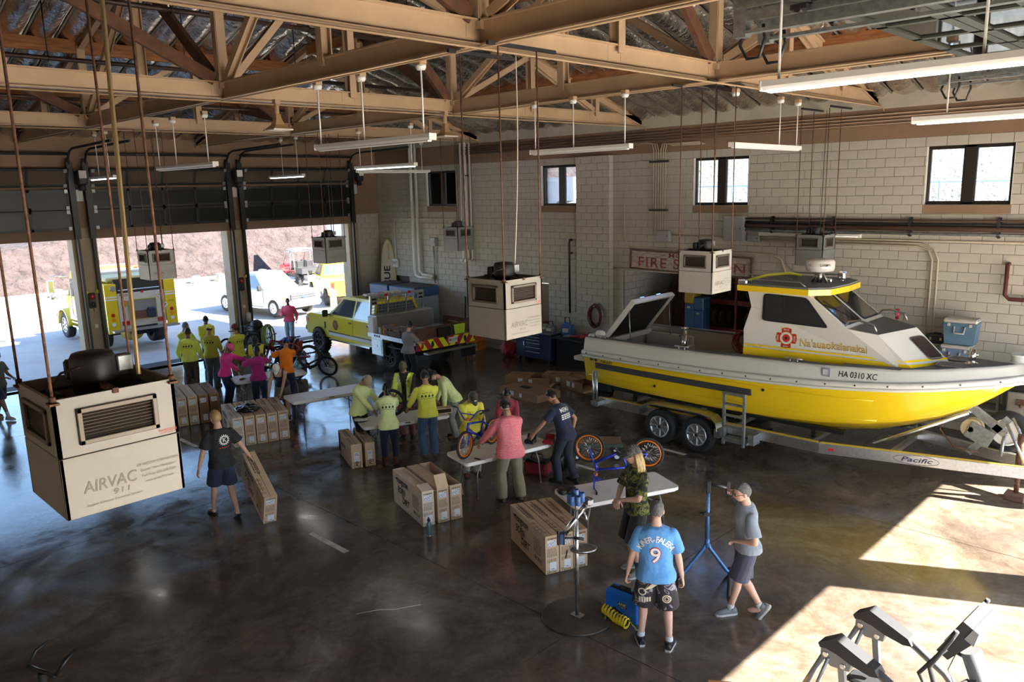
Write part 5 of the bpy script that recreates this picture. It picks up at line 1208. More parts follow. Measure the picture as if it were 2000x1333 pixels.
mb = MB(); mb.box((-.35, 0, .75), (.5, .3, .7), ch=.08); mb.prism([(-.6, .5), (-.1, .5), (-.25, .2), (-.5, .2)], lambda u, w_: (u, -.04, w_), lambda u, w_: (u, .04, w_)); od = obj('outdrive', mb, BLACK, boat); mb = MB()
for i in range(3):
    a = 2*PI*i/3; mb.sph((-.62, .12*math.cos(a), .55+.12*math.sin(a)), (.02, .09, .13), 8, 6, 0, Matrix.Rotation(a, 4, 'X'))
mb.cyl((-.7, 0, .55), (-.45, 0, .55), .05); obj('propeller', mb, STEEL, od)
mb = MB(); mb.tube([(5.35, -.45, 3.33), (5.62, -.3, 3.02)], .01, 5); mb.tube([(5.25, -.42, 3.38), (5.4, -.35, 3.25), (5.75, -.28, 2.9)], .008, 5); obj('wiper', mb, BLACK, boat)
# ------------------------------------------------------------------ trailer
TR = thing('boat_trailer', 'aluminium tandem-wheel trailer under the yellow boat', 'trailer', BO)
RY = 1.12
for sg in (-1, 1):
    mb = MB(); a, b, c = Vector((.35, sg*RY, .56)), Vector((5.55, sg*RY, .56)), Vector((9.2, sg*.12, .58))
    mb.box((a+b)/2, (b.x-a.x, .1, .2), ch=.006); d = (c-b); M_ = axes(d.normalized(), Z_.cross(d.normalized()), Z_, (b+c)/2); mb.box((b+c)/2, (d.length+.05, .1, .2), 0, M_.to_3x3().to_4x4(), ch=.006)
    fr = obj('frame_rail', mb, ALU, TR)
    if sg < 0:
        n_ = Vector((d.y, -d.x, 0)).normalized(); o = b+d*.42+n_*.052; e1 = d.normalized(); mb = MB(); text_on(mb, 'Pacific', o, e1, Z_, .12, .012, .25, wid=.5, off=.003); mb.tube([o+n_*.004+e1*(.36*math.cos(t_))+Z_*(.085*math.sin(t_)) for t_ in [2*PI*i/28 for i in range(28)]], .003, 4, closed=True); obj('lettering', mb, mat('navy_print', (.02, .025, .07), .5), fr, fix=False)
        mb = MB(); mb.box(b+d*.05+n_*.055, (.1, .012, .05), 0, M_.to_3x3().to_4x4()); obj('reflector', mb, REDL, fr)
        mb = MB(); mb.box((3.0, -RY, .665), (5.0, .07, .012)); mb.box((b+c)/2+Z_*.105, (d.length, .07, .012), 0, M_.to_3x3().to_4x4()); obj('yellow_edge', mb, mat('yellow_edge', (.6, .45, .05), .5), fr)
for x in (.9, 3.6, 5.2, 6.6):
    w_ = RY if x < 5.5 else RY-(x-5.55)*.274; mb = MB(); mb.box((x, 0, .52), (.1, 2*w_, .08)); obj('crossmember', mb, ALU, TR)
for sg in (-1, 1):
    mb = MB(); mb.box((3.1, sg*.62, .78), (5.4, .14, .08)); 
    for x in (1., 3.6, 5.2): mb.box((x, sg*.62, .65), (.08, .05, .2))
    obj('bunk', mb, BLACK, TR)
def wheel(name, parent, c, r, w_, rim_m, side=-1, spokes=8, rimr=.62, knobs=0, dish=.0):
    """road wheel with its axis along local y"""
    mb = MB(); hw_ = w_/2
    prof = [(r*rimr, -hw_*.85), (r*.80, -hw_), (r*.95, -hw_*.92), (r, -hw_*.6), (r, hw_*.6), (r*.95, hw_*.92), (r*.80, hw_), (r*rimr, hw_*.85)]
    M_ = Matrix.Translation(c) @ Matrix.Rotation(PI/2, 4, 'X')
    n = 32; rings = [[M_@Vector((q*math.cos(2*PI*i/n), q*math.sin(2*PI*i/n), z)) for i in range(n)] for q, z in prof]; mb.loft(rings, 0, False, True, closed=True)
    if knobs:
        for i in range(knobs):
            a = 2*PI*i/knobs
            for z in (-hw_*.5, hw_*.5): mb.box(M_@Vector((r*1.0*math.cos(a), r*1.0*math.sin(a), z)), (.05, hw_*.85, .05), 0, Matrix.Rotation(-a, 4, 'Y'))
    t = obj(name, mb, RUBBER, parent)
    rm = MB(); q = r*rimr; s_ = side*hw_*(.8-dish)
    def at(rr, a, y): return Vector(c)+Vector((rr*math.cos(a), y, rr*math.sin(a)))
    rm.tube([at(q*.97, 2*PI*i/28, side*hw_*.82) for i in range(28)], q*.09, 6, closed=True)
    rm.cyl(Vector(c)+Vector((0, -hw_*.7, 0)), Vector(c)+Vector((0, s_*.4, 0)), q*.92, n=24)
    for i in range(spokes):
        a = 2*PI*i/spokes; rm.box(at(q*.58, a, s_*.9), (q*.8, .05, q*.22), 0, Matrix.Rotation(-a, 4, 'Y'), ch=.008)
    rm.cyl(Vector(c)+Vector((0, 0, 0)), Vector(c)+Vector((0, s_*1.05, 0)), q*.3, n=16)
    obj('rim', rm, rim_m, t); hb = MB(); hb.cyl(Vector(c), Vector(c)+Vector((0, s_*1.2, 0)), q*.16, q*.12, n=12)
    for i in range(6): a = 2*PI*i/6; hb.cyl(at(q*.23, a, 0), at(q*.23, a, s_*1.12), q*.03, n=6)
    obj('hub', hb, DARKMETAL, t); return t
for sg in (-1, 1):
    for x in (2.2, 3.1): wheel('wheel', TR, (x, sg*1.33, .37), .37, .23, ALU, sg)
    mb = MB(); P = [(1.72, .58), (1.74, .72), (1.85, .83), (2.1, .87), (3.2, .87), (3.45, .83), (3.57, .72), (3.6, .58)]
    mb.add([(x, sg*y, z) for x, z in P for y in (1.18, 1.5)]+[(x, sg*y, z-.02) for x, z in P for y in (1.18, 1.5)], [(2*i, 2*i+1, 2*i+3, 2*i+2) for i in range(7)]+[(2*i+1, 16+2*i+1, 16+2*i+3, 2*i+3) for i in range(7)]+[(16+2*i, 16+2*i+2, 16+2*i+3, 16+2*i+1) for i in range(7)], 0, False); mb.box((3.6, sg*1.34, .52), (.12, .3, .18)); obj('mudguard', mb, ALU, TR)
    mb = MB(); mb.cyl((2.2, sg*.2, .37), (2.2, sg*1.2, .37), .04); mb.cyl((3.1, sg*.2, .37), (3.1, sg*1.2, .37), .04); obj('axle', mb, GALV, TR)
    mb = MB()
    for dx in (0, .09): mb.cyl((.42+dx, sg*1.42, .5), (.42+dx, sg*1.42, 1.34), .028)
    mb.box((.46, sg*1.3, .58), (.2, .3, .1)); obj('guide_post', mb, ALU, TR)
mb = MB()
for x in (3.75, 4.18): mb.box((x, -1.48, .87), (.045, .06, 1.05))
mb.box((3.96, -1.48, 1.39), (.48, .07, .05))
for z in (.48, .72, .95, 1.18): mb.box((3.96, -1.48, z), (.44, .08, .03))
mb.box((3.98, -1.33, .42), (.55, .3, .04)); mb.box((4.3, -1.28, .5), (.12, .26, .2)); obj('boarding_step', mb, GALV, TR)
mb = MB(); M1 = axes(Vector((.62, 0, .78)).normalized(), Vector((0, 1, 0)), Vector((-.78, 0, .62)), Vector((8.0, 0, 1.0))); mb.box((8.0, 0, 1.02), (.9, .12, .12), 0, M1.to_3x3().to_4x4()); M2 = axes(Vector((-.8, 0, .55)).normalized(), Vector((0, 1, 0)), Vector((.55, 0, .8)).normalized(), Vector((7.85, 0, 1.45))); mb.box((7.95, 0, 1.32), (.75, .12, .12), 0, M2.to_3x3().to_4x4()); mb.box((7.55, 0, 1.58), (.3, .3, .14), 0, (0, .6, 0), ch=.03)
for y in (-.2, .2): mb.tube([(8.3, y, 1.35), (8.65, y*1.2, .66)], .025, 6)
obj('winch_stand', mb, GALV, TR); mb = MB(); mb.tube([(7.7, -.12, 1.4), (6.35, -.72, .7)], .035, 8); mb.tube([(7.7, .12, 1.4), (6.35, .72, .7)], .035, 8); obj('bow_stay', mb, ALU, TR)
mb = MB(); mb.cyl((7.75, -.1, 1.12), (7.75, .1, 1.12), .17); mb.cyl((7.75, -.14, 1.12), (7.75, .14, 1.12), .05); wi = obj('winch_drum', mb, mat('winch_cream', (.5, .42, .25), .5), TR); mb = MB(); mb.box((7.9, -.12, 1.05), (.4, .04, .3), 0, (0, .4, 0)); obj('winch_plate', mb, GALV, wi)
mb = MB(); mb.tube([(7.3, -.02, 1.42), (7.25, -.05, 1.0), (7.5, -.1, .75), (7.9, -.1, .72)], .016, 6); obj('safety_chain', mb, RUST, TR)
sp_ = wheel('spare_wheel', TR, (8.15, .62, .98), .37, .23, WHITE, -1, 0); mb = MB(); mb.tube([(8.15, .45, .98), (8.15, .3, .6)], .03, 6); obj('spare_bracket', mb, GALV, TR)
mb = MB(); mb.box((8.95, 0, .58), (.7, .18, .2)); mb.box((9.4, 0, .6), (.35, .1, .1)); obj('tongue', mb, ALU, TR)
mb = MB(); mb.cyl((8.5, -.03, .12), (8.5, -.03, .5), .04); mb.box((8.5, -.03, .3), (.05, .16, .03)); mb.cyl((8.5, -.03, .5), (8.5, -.03, 1.15), .055); obj('jack', mb, RUST, TR); mb = MB(); mb.box((8.5, -.03, .06), (.3, .3, .12), ch=.01); blk_ = obj('wood_block', mb, WOODB); blk_.location = BO; tag(blk_, 'rusty brown block under the trailer jack', 'block')
# ------------------------------------------------------------------ vehicles
TYEL = mat('truck_yellow', (.72, .58, .02), .25, coat=.5); SILV = mat('silver_paint', (.24, .26, .26), .3, .5, coat=.5); GLAS = mat('car_glass', (.05, .07, .09), .03, coat=1.); CHEVR = mat('chevron_red', (.38, .03, .03), .4); CHEVY = mat('chevron_lime', (.72, .78, .03), .4); DIAM = mat('tread_plate', (.5, .5, .5), .35, .9, noise=(60, .3)); ARCH = mat('arch_black', (.008, .008, .008), .9)
def slab(mb, poly, y0, y1, y0t=None, zt=None, zb=None, mat_=0):
    """side outline poly (x,z) across y0..y1; above zb the sides lean in towards y0t at zt"""
    def yy(z, s): 
        if y0t is None or z <= zb: return s*y1
        return s*(y1+(y0t-y1)*min(1, (z-zb)/(zt-zb)))
    mb.prism(poly, lambda u, w_: (u, yy(w_, -1), w_), lambda u, w_: (u, yy(w_, 1), w_), mat_); return mb
def arch_poly(top, axles, r, z0, x0, x1):
    """lower outline with wheel-arch bites, then the top outline back"""
    P = [(x0, z0)]
    for a in sorted(axles):
        P += [(a+r*math.cos(t_), max(z0, .02+r*.98*math.sin(t_)+z0*.0)) for t_ in [PI-PI*i/10 for i in range(11)] if True]
    P += [(x1, z0)]; return P+top
def pane(root, name, P3, m_, par, off=.008):
    mb = MB(); P3 = [Vector(p) for p in P3]; nn = (P3[1]-P3[0]).cross(P3[2]-P3[1]).normalized(); n = len(P3)
    mb.add([p+nn*off for p in P3]+[p-nn*.004 for p in P3], [tuple(range(n))]+[(i, (i+1) % n, n+(i+1) % n, n+i) for i in range(n)]); return obj(name, mb, m_, par)
def pickup(label, loc, rot, paint, wb=3.7, wr=.39, lift=0., flat=False, bed=True, cat='pickup truck', rimm=None, trimm=None, badge=None):
    t = thing('pickup_truck', label, cat, loc, rot); L = lift; z0 = .42+L; belt = 1.18+L; top = 1.88+L; hood = 1.16+L; fx = wb+.92; hw = .96; rx = -1.15 if bed else .95
    cabr = .95
    upper = [(fx-.02, .62+L), (fx, .95+L), (fx-.12, hood-.06), (fx-.35, hood), (wb-.55, belt), (cabr, belt)] + ([(cabr, belt)] if not bed else [(rx, belt-.02)])
    ax = [0, wb] if bed else [wb]
    mb = MB(); slab(mb, arch_poly(upper, ax, wr+.1, z0, rx, fx-.05), 0, hw); body = obj('body', mb, paint, t)
    gh = [(cabr, belt), (wb-.62, belt), (wb-1.45, top-.03), (wb-1.75, top), (cabr+.28, top), (cabr+.14, top-.04)]
    mb = MB(); slab(mb, gh, 0, hw, hw-.22, top, belt); cabn = obj('cab', mb, paint, t)
    def ys(z): return hw-.22*(z-belt)/(top-belt)
    m1 = (cabr+.14+wb-1.4)/2+.12
    for sg in (-1, 1):
        za, zb = belt+.06, top-.1
        for nm, q in (('rear_side_window', [(cabr+.2, za), (m1-.05, za), (m1-.05, zb), (cabr+.26, zb)]), ('front_side_window', [(m1+.05, za), (wb-.85, za), (wb-1.42, zb), (m1+.05, zb)])):
            P = [(x, sg*ys(z), z) for x, z in q]; pane(t, nm, P if sg < 0 else P[::-1], GLAS, cabn)
        for nm, x0, x1 in (('rear_door', cabr+.14, m1), ('front_door', m1+.02, wb-.68)):
            mb = MB(); y = sg*(hw+.004); mb.box(((x0+x1)/2, y, (z0+belt)/2+.06), (x1-x0-.02, .012, belt-z0-.12), ch=.004); d = obj(nm, mb, paint, t); h = MB(); h.box((x0+.15, sg*(hw+.025), belt-.12), (.16, .03, .04), ch=.008); obj('handle', h, BLACK, d)
        mb = MB(); mb.box((wb-.72, sg*(hw+.16), belt+.1), (.1, .2, .24), ch=.03); mb.box((wb-.7, sg*(hw+.04), belt+.04), (.06, .12, .05)); obj('mirror', mb, BLACK, t)
        mb = MB(); mb.box(((cabr+wb-.6)/2, sg*(hw+.02), z0-.03), (wb-.6-cabr-.3, .14, .05)); obj('running_board', mb, CHROME, t)
        mb = MB(); mb.prism([(fx-.16, hood-.36), (fx+.012, hood-.36), (fx+.005, hood-.14), (fx-.2, hood-.1)], lambda u, w_: (u, sg*(hw-.22), w_), lambda u, w_: (u, sg*(hw+.008), w_)); obj('headlamp', mb, LAMPW, t)
        mb = MB(); mb.box((fx-.14, sg*(hw+.004), hood-.25), (.1, .02, .1)); obj('side_marker', mb, AMBER, t)
    # windscreen on the sloped front, rear window
    f0, f1 = (wb-.62, belt), (wb-1.45, top-.03)
    P = [Vector((f0[0]+(f1[0]-f0[0])*s_, sg*(ys(f0[1]+(f1[1]-f0[1])*s_)-.06), f0[1]+(f1[1]-f0[1])*s_)) for s_, sg in ((.06, -1), (.06, 1), (.93, 1), (.93, -1))]; pane(t, 'windscreen', P, GLAS, cabn)
    r0, r1 = (cabr, belt), (cabr+.14, top-.04); P = [Vector((r0[0]+(r1[0]-r0[0])*s_, sg*(ys(r0[1]+(r1[1]-r0[1])*s_)-.1), r0[1]+(r1[1]-r0[1])*s_)) for s_, sg in ((.12, 1), (.12, -1), (.88, -1), (.88, 1))]; pane(t, 'rear_window', P, GLAS, cabn)
    gr = MB(); gr.box((fx+.005, 0, hood-.25), (.05, 1.38, .3), ch=.02); g = obj('grille', gr, mat('grille_dark', (.02, .02, .02), .4), t)
    for i in range(3): q = MB(); q.box((fx+.035, 0, hood-.36+.1*i), (.03, 1.34, .05), ch=.008); obj('grille_bar', q, CHROME, g)
    q = MB(); q.sph((fx+.055, 0, hood-.26), (.02, .13, .055), 12, 6); obj('badge', q, mat('badge_blue', (.02, .05, .2), .3), g)
    mb = MB(); mb.box((fx+.03, 0, .60+L), (.2, 1.9, .2), ch=.04); b_ = obj('bumper', mb, CHROME if not lift else DARKMETAL, t); q = MB(); q.box((fx+.132, 0, .62+L), (.012, .32, .16)); obj('number_plate', q, WHITE, b_)
    for sg in (-1, 1): q = MB(); q.cyl((fx+.1, sg*.7, .58+L), (fx+.14, sg*.7, .58+L), .06, n=12); obj('fog_lamp', q, LAMPW, b_)
    q = MB(); q.box((wb/2, 0, z0-.05), (wb+1.4, .8, .16)); q.box((0, 0, wr), (.12, 1.6, .12)); q.box((wb, 0, wr), (.12, 1.6, .12)); obj('chassis', q, ARCH, t)
    q = MB(); q.box((wb, 0, wr+.25), (1.0, 1.6, .5)); obj('arch_liner', q, ARCH, t)
    for x in (0, wb):
        for sg in (-1, 1): wheel('wheel', t, (x, sg*(hw-.10+lift*.25), wr), wr, .28 if lift else .25, rimm or ALU, sg, 6, .6 if not lift else .52, 26 if lift else 0)
    if bed:
        mb = MB(); mb.box((-.1, 0, belt-.06), (2.0, 1.55, .02)); obj('bed_floor', mb, ARCH, t); mb = MB()
        for sg in (-1, 1): mb.box((rx-.02, sg*.85, belt-.25), (.04, .16, .34), ch=.01)
        obj('tail_lamp', mb, REDL, t)
    return t
silver = pickup('silver four-door pickup truck parked outside the third bay door', (-35.9, 17.85, 0), .12, SILV, 3.72, .40)

yt = pickup('yellow four-door fire pickup with a flatbed and red and lime tail stripes', (-19.3, 15.25, 0), PI-.045, TYEL, 4.35, .43, .16, bed=False, cat='fire truck', rimm=DARKMETAL)
# flatbed, headache rack, boxes (same frame as the truck: x forward, y to its left)
bz = 1.06
mb = MB(); mb.box((-.35, 0, bz), (2.5, 2.36, .1)); obj('flatbed', mb, DIAM, yt)
mb = MB(); mb.box((-.4, 0, .85), (2.3, .9, .26)); mb.box((0, 0, .43), (.14, 1.6, .14)); obj('subframe', mb, ARCH, yt)
mb = MB(); mb.box((.72, 0, bz+.32), (.42, 2.2, .54), ch=.02); obj('cross_box', mb, ALU, yt)
for sg in (-1, 1):
    mb = MB(); mb.box((.45, sg*1.13, .72), (.62, .1, .56), ch=.01); b_ = obj('side_locker', mb, ALU, yt); q = MB(); q.box((.45, sg*1.185, .72), (.5, .012, .44), ch=.004); q.cyl((.45, sg*1.18, .74), (.45, sg*1.2, .74), .04, n=10); obj('locker_door', q, ALU, b_)
    mb = MB(); mb.box((.75, sg*1.13, bz+.3), (.28, .1, .52), ch=.01); obj('upper_locker', mb, WHITE, yt)
    mb = MB(); mb.box((-.35, sg*1.19, bz), (2.5, .03, .13)); rail = obj('bed_rail', mb, ALU, yt); q = MB()
    for i in range(3): q.cyl((.5-.12*i, sg*1.2, bz), (.5-.12*i, sg*1.215, bz), .035, n=10)
    obj('marker_lamps', q, BLACK, rail)
    mb = MB()
    for x in (-1.45, -.75, -.1): mb.box((x, sg*1.14, bz+.2), (.08, .05, .38))
    for z in (.16, .34): mb.box((-.75, sg*1.14, bz+z), (1.6, .035, .13))
    obj('stake_side', mb, mat('stake_wood', (.10, .045, .03), .7, noise=(6, .3)), yt)
    mb = MB(); mb.box((-.1, sg*.95, .75), (1.15, .22, .03)); obj('mud_flap', mb, BLACK, yt)
mb = MB(); n = 5
for sg in (-1, 1): mb.box((.97, sg*1.02, 1.75), (.07, .06, .95), 0, (0, -.12, 0))
for z, w_ in ((2.2, 2.1), (1.3, 2.2)): mb.box((.97+(z-1.75)*-.1, 0, z), (.06, w_, .07))
for y in (-.35, .35): mb.box((.97, y, 1.75), (.04, .04, .9), 0, (0, -.12, 0))
rk = obj('headache_rack', mb, ALU, yt); mb = MB()
for i in range(16): mb.box((.955, -1.0+.133*i, 1.75), (.006, .012, .86), 0, (.0, -.12, 0))
for i in range(9): mb.box((.955-(i-4)*.012, 0, 1.37+.095*i), (.006, 2.0, .012))
obj('guard_mesh', mb, GALV, rk)
for sg in (-1, 1):
    q = MB(); q.box((.92, sg*.9, 2.06), (.03, .22, .24), ch=.01); p = obj('lamp_panel', q, ALU, rk); q = MB()
    for z in (2.0, 2.12): q.box((.90, sg*.9, z), (.02, .16, .06), ch=.01)
    obj('rack_lamp', q, BLACK, p); q = MB(); q.box((.9, sg*.45, 2.22), (.05, .13, .08), ch=.02); obj('red_lamp', q, REDL, rk)
mb = MB()
for i in range(9): mb.box((1.75, -.62+.155*i, 2.16), (.24, .14, .07), ch=.012)
lb = obj('light_bar', mb, LAMPW, yt); mb = MB(); mb.box((1.75, 0, 2.11), (.2, 1.45, .05)); obj('bar_base', mb, DARKMETAL, lb)
mb = MB(); mb.box((-1.62, 0, .98), (.06, 2.36, .30)); tail = obj('tail_board', mb, CHEVR, yt)
for i in range(6):
    y = -1.1+.4*i; sg = -1 if i < 3 else 1; w_ = .19
    P = [(y+(-.1 if sg < 0 else .1)*-1, .835), (y+w_+(-.1 if sg < 0 else .1)*-1, .835), (y+w_+(.1 if sg < 0 else -.1)*-1, 1.125), (y+(.1 if sg < 0 else -.1)*-1, 1.125)]
    P = [(max(-1.17, min(1.17, a)), b) for a, b in P]; q = MB(); q.px(P, -1.66, -1.652); obj('chevron', q, CHEVY, tail)
q = MB(); q.box((-1.665, -.15, 1.0), (.012, .33, .17)); pl = obj('number_plate', q, WHITE, tail); q = MB(); text_on(q, 'MFD 273', (-1.672, -.15, 1.0), (0, -1, 0), (0, 0, 1), .11, .004, wid=.28, off=.002); obj('lettering', q, INK, pl, fix=False)
for y in (-1.0, -.62, .62, 1.0): q = MB(); q.sph((-1.67, y, .98), (.02, .05, .1), 10, 6); obj('tail_lamp', q, BLACK if abs(y) < .8 else REDL, tail)
mb = MB(); mb.box((-1.75, 0, .74), (.22, 1.9, .05)); obj('rear_step', mb, DIAM, yt); mb = MB(); mb.box((-1.7, -.7, .6), (.1, .5, .35)); mb.cyl((-1.8, 0, .55), (-1.8, 0, .68), .04); obj('hitch', mb, BLACK, yt)
def truck_decal(par, x, z, r, hw_):
    for sg in (-1, 1):
        X2 = Vector((1, 0, 0)) if sg < 0 else Vector((-1, 0, 0))
        emblem(par, (x, sg*(hw_+.012), z), r, None, X2, Vector((0, 0, 1)), False)
truck_decal(yt, 3.25, 1.05, .17, .96)
for sg in (-1, 1):
    q = MB(); q.box((2.2, sg*(.972), .72), (3.0, .008, .1)); obj('side_stripe', q, WHITE, yt); q = MB(); q.box((2.2, sg*.974, .80), (3.0, .008, .03)); obj('side_line', q, BLACK, yt)
    q = MB(); q.box((3.95, sg*(.972), .98), (.06, .02, .24), ch=.01); obj('fender_vent', q, BLACK, yt)
# clutter lying on the flatbed
def at_truck(x, y, z): return yt.matrix_basis @ Vector((x, y, z))
BOXO = mat('orange_carton', (.55, .18, .02), .7, noise=(8, .4)); BOXP = mat('pale_carton', (.55, .5, .4), .8)
for l, x, y, sz, m_ in (('orange snack carton on the truck bed beside the side locker', .2, .95, (.16, .2, .28), BOXO), ('second orange carton on the truck bed', .0, .9, (.16, .22, .3), BOXO), ('pale carton on the truck bed next to the orange ones', .42, 1.0, (.14, .16, .2), BOXP), ('brown open carton on the flatbed in front of the grey-shirted person', -.3, .8, (.3, .35, .25), BOXP)):
    o = thing('carton', l, 'carton', at_truck(x, y, bz+.05), yt.rotation_euler.z); q = MB(); q.box((0, 0, sz[2]/2), sz, ch=.006); obj('body', q, m_, o); q = MB(); q.box((0, -sz[1]/2-.002, sz[2]*.55), (sz[0]*.7, .004, sz[2]*.4)); obj('label_print', q, WHITE, o); q = MB(); q.box((0, 0, sz[2]+.004), (sz[0], .05, .004)); obj('tape', q, BOXP, o)
def rag(label, c, r, m_, seed, name='cloth', cat='cloth', flat=.5):
    q = MB(); n = 14; rings = []
    for j in range(1, 8):
        t_ = PI*j/8; rings.append([Vector((r*math.sin(t_)*math.cos(2*PI*i/n), r*math.sin(t_)*math.sin(2*PI*i/n), -r*flat*math.cos(t_)))*(1+.45*mnoise.noise(Vector((math.cos(2*PI*i/n)*2+seed, math.sin(2*PI*i/n)*2, t_*2)))) for i in range(n)])
    q.loft(rings, 0); q2 = remesh(q, r*.09, r*.12, seed, 1); o = obj(name, q2, m_, None, c, fix=False); return tag(o, label, cat)
rag('pale blue plastic bag on the flatbed by the stake side', at_truck(-.9, .45, bz+.17), .2, mat('bag_blue', (.35, .5, .62), .35), 3, 'plastic_bag', 'bag', .75)
rag('red and white packet heap on the flatbed', at_truck(-.35, .35, bz+.15), .17, mat('red_white_packet', (.45, .06, .05), .5, noise=(14, .1), col2=(.7, .65, .6)), 8, 'packet', 'packet', .7)
def drape(label, c, u, w_, d, m_, seed):
    """cloth hanging over an edge: u along the edge, w_ down"""
    q = MB(); c, u, w_, d = Vector(c), Vector(u), Vector(w_), Vector(d); n, m = 12, 10; vs_ = []
    for i in range(n+1):
        for j in range(m+1):
            s_ = i/n-.5; f = j/m; p = c+u*s_+(w_*f if f > .35 else d*(f-.35)+w_*.35) if False else c+u*s_*(1+.1*math.sin(f*3+seed))+w_*max(0, f-.3)*1.4+d*(.3-min(f, .3))*1.2-d*.12*math.sin(s_*9+seed)*max(0, f-.3)
            vs_.append(p)
    a = m+1; q.add(vs_, [(i*a+j, i*a+j+1, (i+1)*a+j+1, (i+1)*a+j) for i in range(n) for j in range(m)], 0, True); o = obj('towel', q, m_, fix=False); md = o.modifiers.new('t', 'SOLIDIFY'); md.thickness = .008; return tag(o, label, 'towel')
rz_ = yt.matrix_basis.to_3x3()
drape('lime green towel hung over the tail board', at_truck(-1.63, -.45, 1.43), rz_@Vector((0, .4, 0)), (0, 0, -.3), rz_@Vector((.12, 0, 0)), mat('lime_towel', (.45, .72, .05), .9), 1)
drape('black cloth hung over the tail board beside the lime towel', at_truck(-1.64, .15, 1.40), rz_@Vector((0, .5, 0)), (0, 0, -.36), rz_@Vector((.12, 0, 0)), mat('black_towel', (.015, .015, .015), .9), 2)
mb = MB(); mb.box((-1.5, 0, bz+.24), (.05, 2.3, .34)); obj('stake_rear', mb, _mc['stake_wood'], yt)
# ------------------------------------------------------------------ wildland fire engine outside
fe = thing('fire_engine', 'yellow fire engine parked outside with its white rear panel facing the bays', 'fire engine', (-29.3, 10.68, 0), PI)
EY = mat('engine_yellow', (.75, .56, .015), .25, coat=.5); EW = mat('engine_white', (.62, .60, .57), .35, coat=.3)
mb = MB(); mb.box((1.55, 0, 1.72), (3.0, 2.44, 1.55), ch=.03); obj('pump_body', mb, EY, fe)
mb = MB(); mb.box((-.02, 0, 1.45), (.05, 1.62, 1.35), ch=.01); rp = obj('rear_panel', mb, EW, fe)
mb = MB(); mb.box((.05, 0, 2.35), (.14, 1.75, .55)); obj('hose_bed', mb, BLACK, fe); mb = MB(); mb.box((1.5, 0, 2.62), (2.9, 2.2, .16), ch=.05); obj('hose_cover', mb, mat('cover_tan', (.5, .42, .2), .7), fe)
for sg in (-1, 1):
    mb = MB(); mb.box((-.03, sg*1.03, 1.6), (.06, .40, 1.75), ch=.01); co_ = obj('corner_panel', mb, EY, fe)
    for k, z in enumerate((2.02, 1.93)): q = MB(); q.box((-.066, sg*1.03, z), (.01, .40, .05)); obj('reflective_stripe', q, WHITE, co_)
    for z, m_ in ((1.38, REDL), (1.22, AMBER), (1.05, LAMPW)): q = MB(); q.cyl((-.05, sg*1.03, z), (-.08, sg*1.03, z), .065, n=14); obj('round_lamp', q, m_, co_)
    q = MB(); q.box((-.06, sg*.62, 1.05), (.04, .26, .17), ch=.03); obj('tail_lamp', q, REDL, rp)
q = MB(); q.box((-.055, 0, 1.5), (.03, .95, .68)); cv = obj('valve_recess', q, GREYP, rp); q = MB()
q.tube([(-.075, u, w_) for u, w_ in rrect(.98, .72, .03, 2, 0, 1.5)], .02, 6, closed=True); obj('recess_rim', q, mat('rim_yellow', (.45, .38, .08), .5), cv)
q = MB(); q.box((-.07, .05, 1.3), (.03, .5, .3)); obj('wood_board', q, mat('board_brown', (.16, .07, .04), .7), cv)
q = MB(); q.box((-.12, -.28, 1.35), (.16, .3, .36), ch=.04); obj('hose_pack', q, mat('navy_pack', (.02, .025, .05), .7), rp)
q = MB()
for y, z in ((-.62, 1.98), (-.78, 1.55)): q.torus((-.07, y, z), .09, .015, (1, 0, 0), 16, 6); q.torus((-.07, y, z-.02), .05, .012, (1, 0, 0), 14, 6); q.box((-.07, y, z-.13), (.02, .05, .09))
obj('hose_clamp', q, CHROME, rp)
q = MB(); q.cyl((-.05, .62, 1.76), (-.13, .62, 1.76), .1, n=16); q.torus((-.13, .62, 1.76), .1, .02, (1, 0, 0), 16, 6); obj('intake_cap', q, mat('brass', (.45, .32, .1), .35, .8), rp)
q = MB(); q.tube([(-.07, .4, 1.98), (-.1, .4, 1.95), (-.1, .4, 1.3), (-.07, .4, 1.26)], .02, 6); q.tube([(-.07, -.75, 2.24), (-.1, -.7, 2.24), (-.1, .75, 2.24), (-.07, .78, 2.24)], .02, 6); obj('grab_rail', q, CHROME, rp)
q = MB(); text_on(q, 'Pierce', (-.05, .62, 2.06), (0, -1, 0), (0, 0, 1), .12, .006, .3, off=.012); obj('maker_lettering', q, INK, rp, fix=False); q = MB(); q.box((-.06, -.04, 2.12), (.03, .1, .07), ch=.01); obj('brake_lamp', q, REDL, rp)
q = MB(); text_on(q, 'STN', (-.07, -1.03, 1.68), (0, -1, 0), (0, 0, 1), .1, .004, off=.012); obj('number_lettering', q, INK, co_, fix=False)
q = MB(); q.box((-.2, 0, .82), (.35, 2.3, .07)); obj('tailboard', q, DIAM, fe); q = MB(); q.sph((.5, .25, .62), (.4, .4, .3), 14, 8); obj('axle_tank', q, mat('axle_yellow', (.35, .26, .02), .5), fe); q = MB(); q.box((3.0, 0, .75), (6.2, .9, .3)); q.cyl((1.5, -1., .52), (1.5, 1., .52), .1); q.cyl((5.15, -1., .52), (5.15, 1., .52), .1); obj('chassis', q, ARCH, fe)
q = MB(); q.cyl((-.05, .95, 2.32), (-.12, .95, 2.32), .1, n=14); obj('work_lamp', q, CHROME, fe)
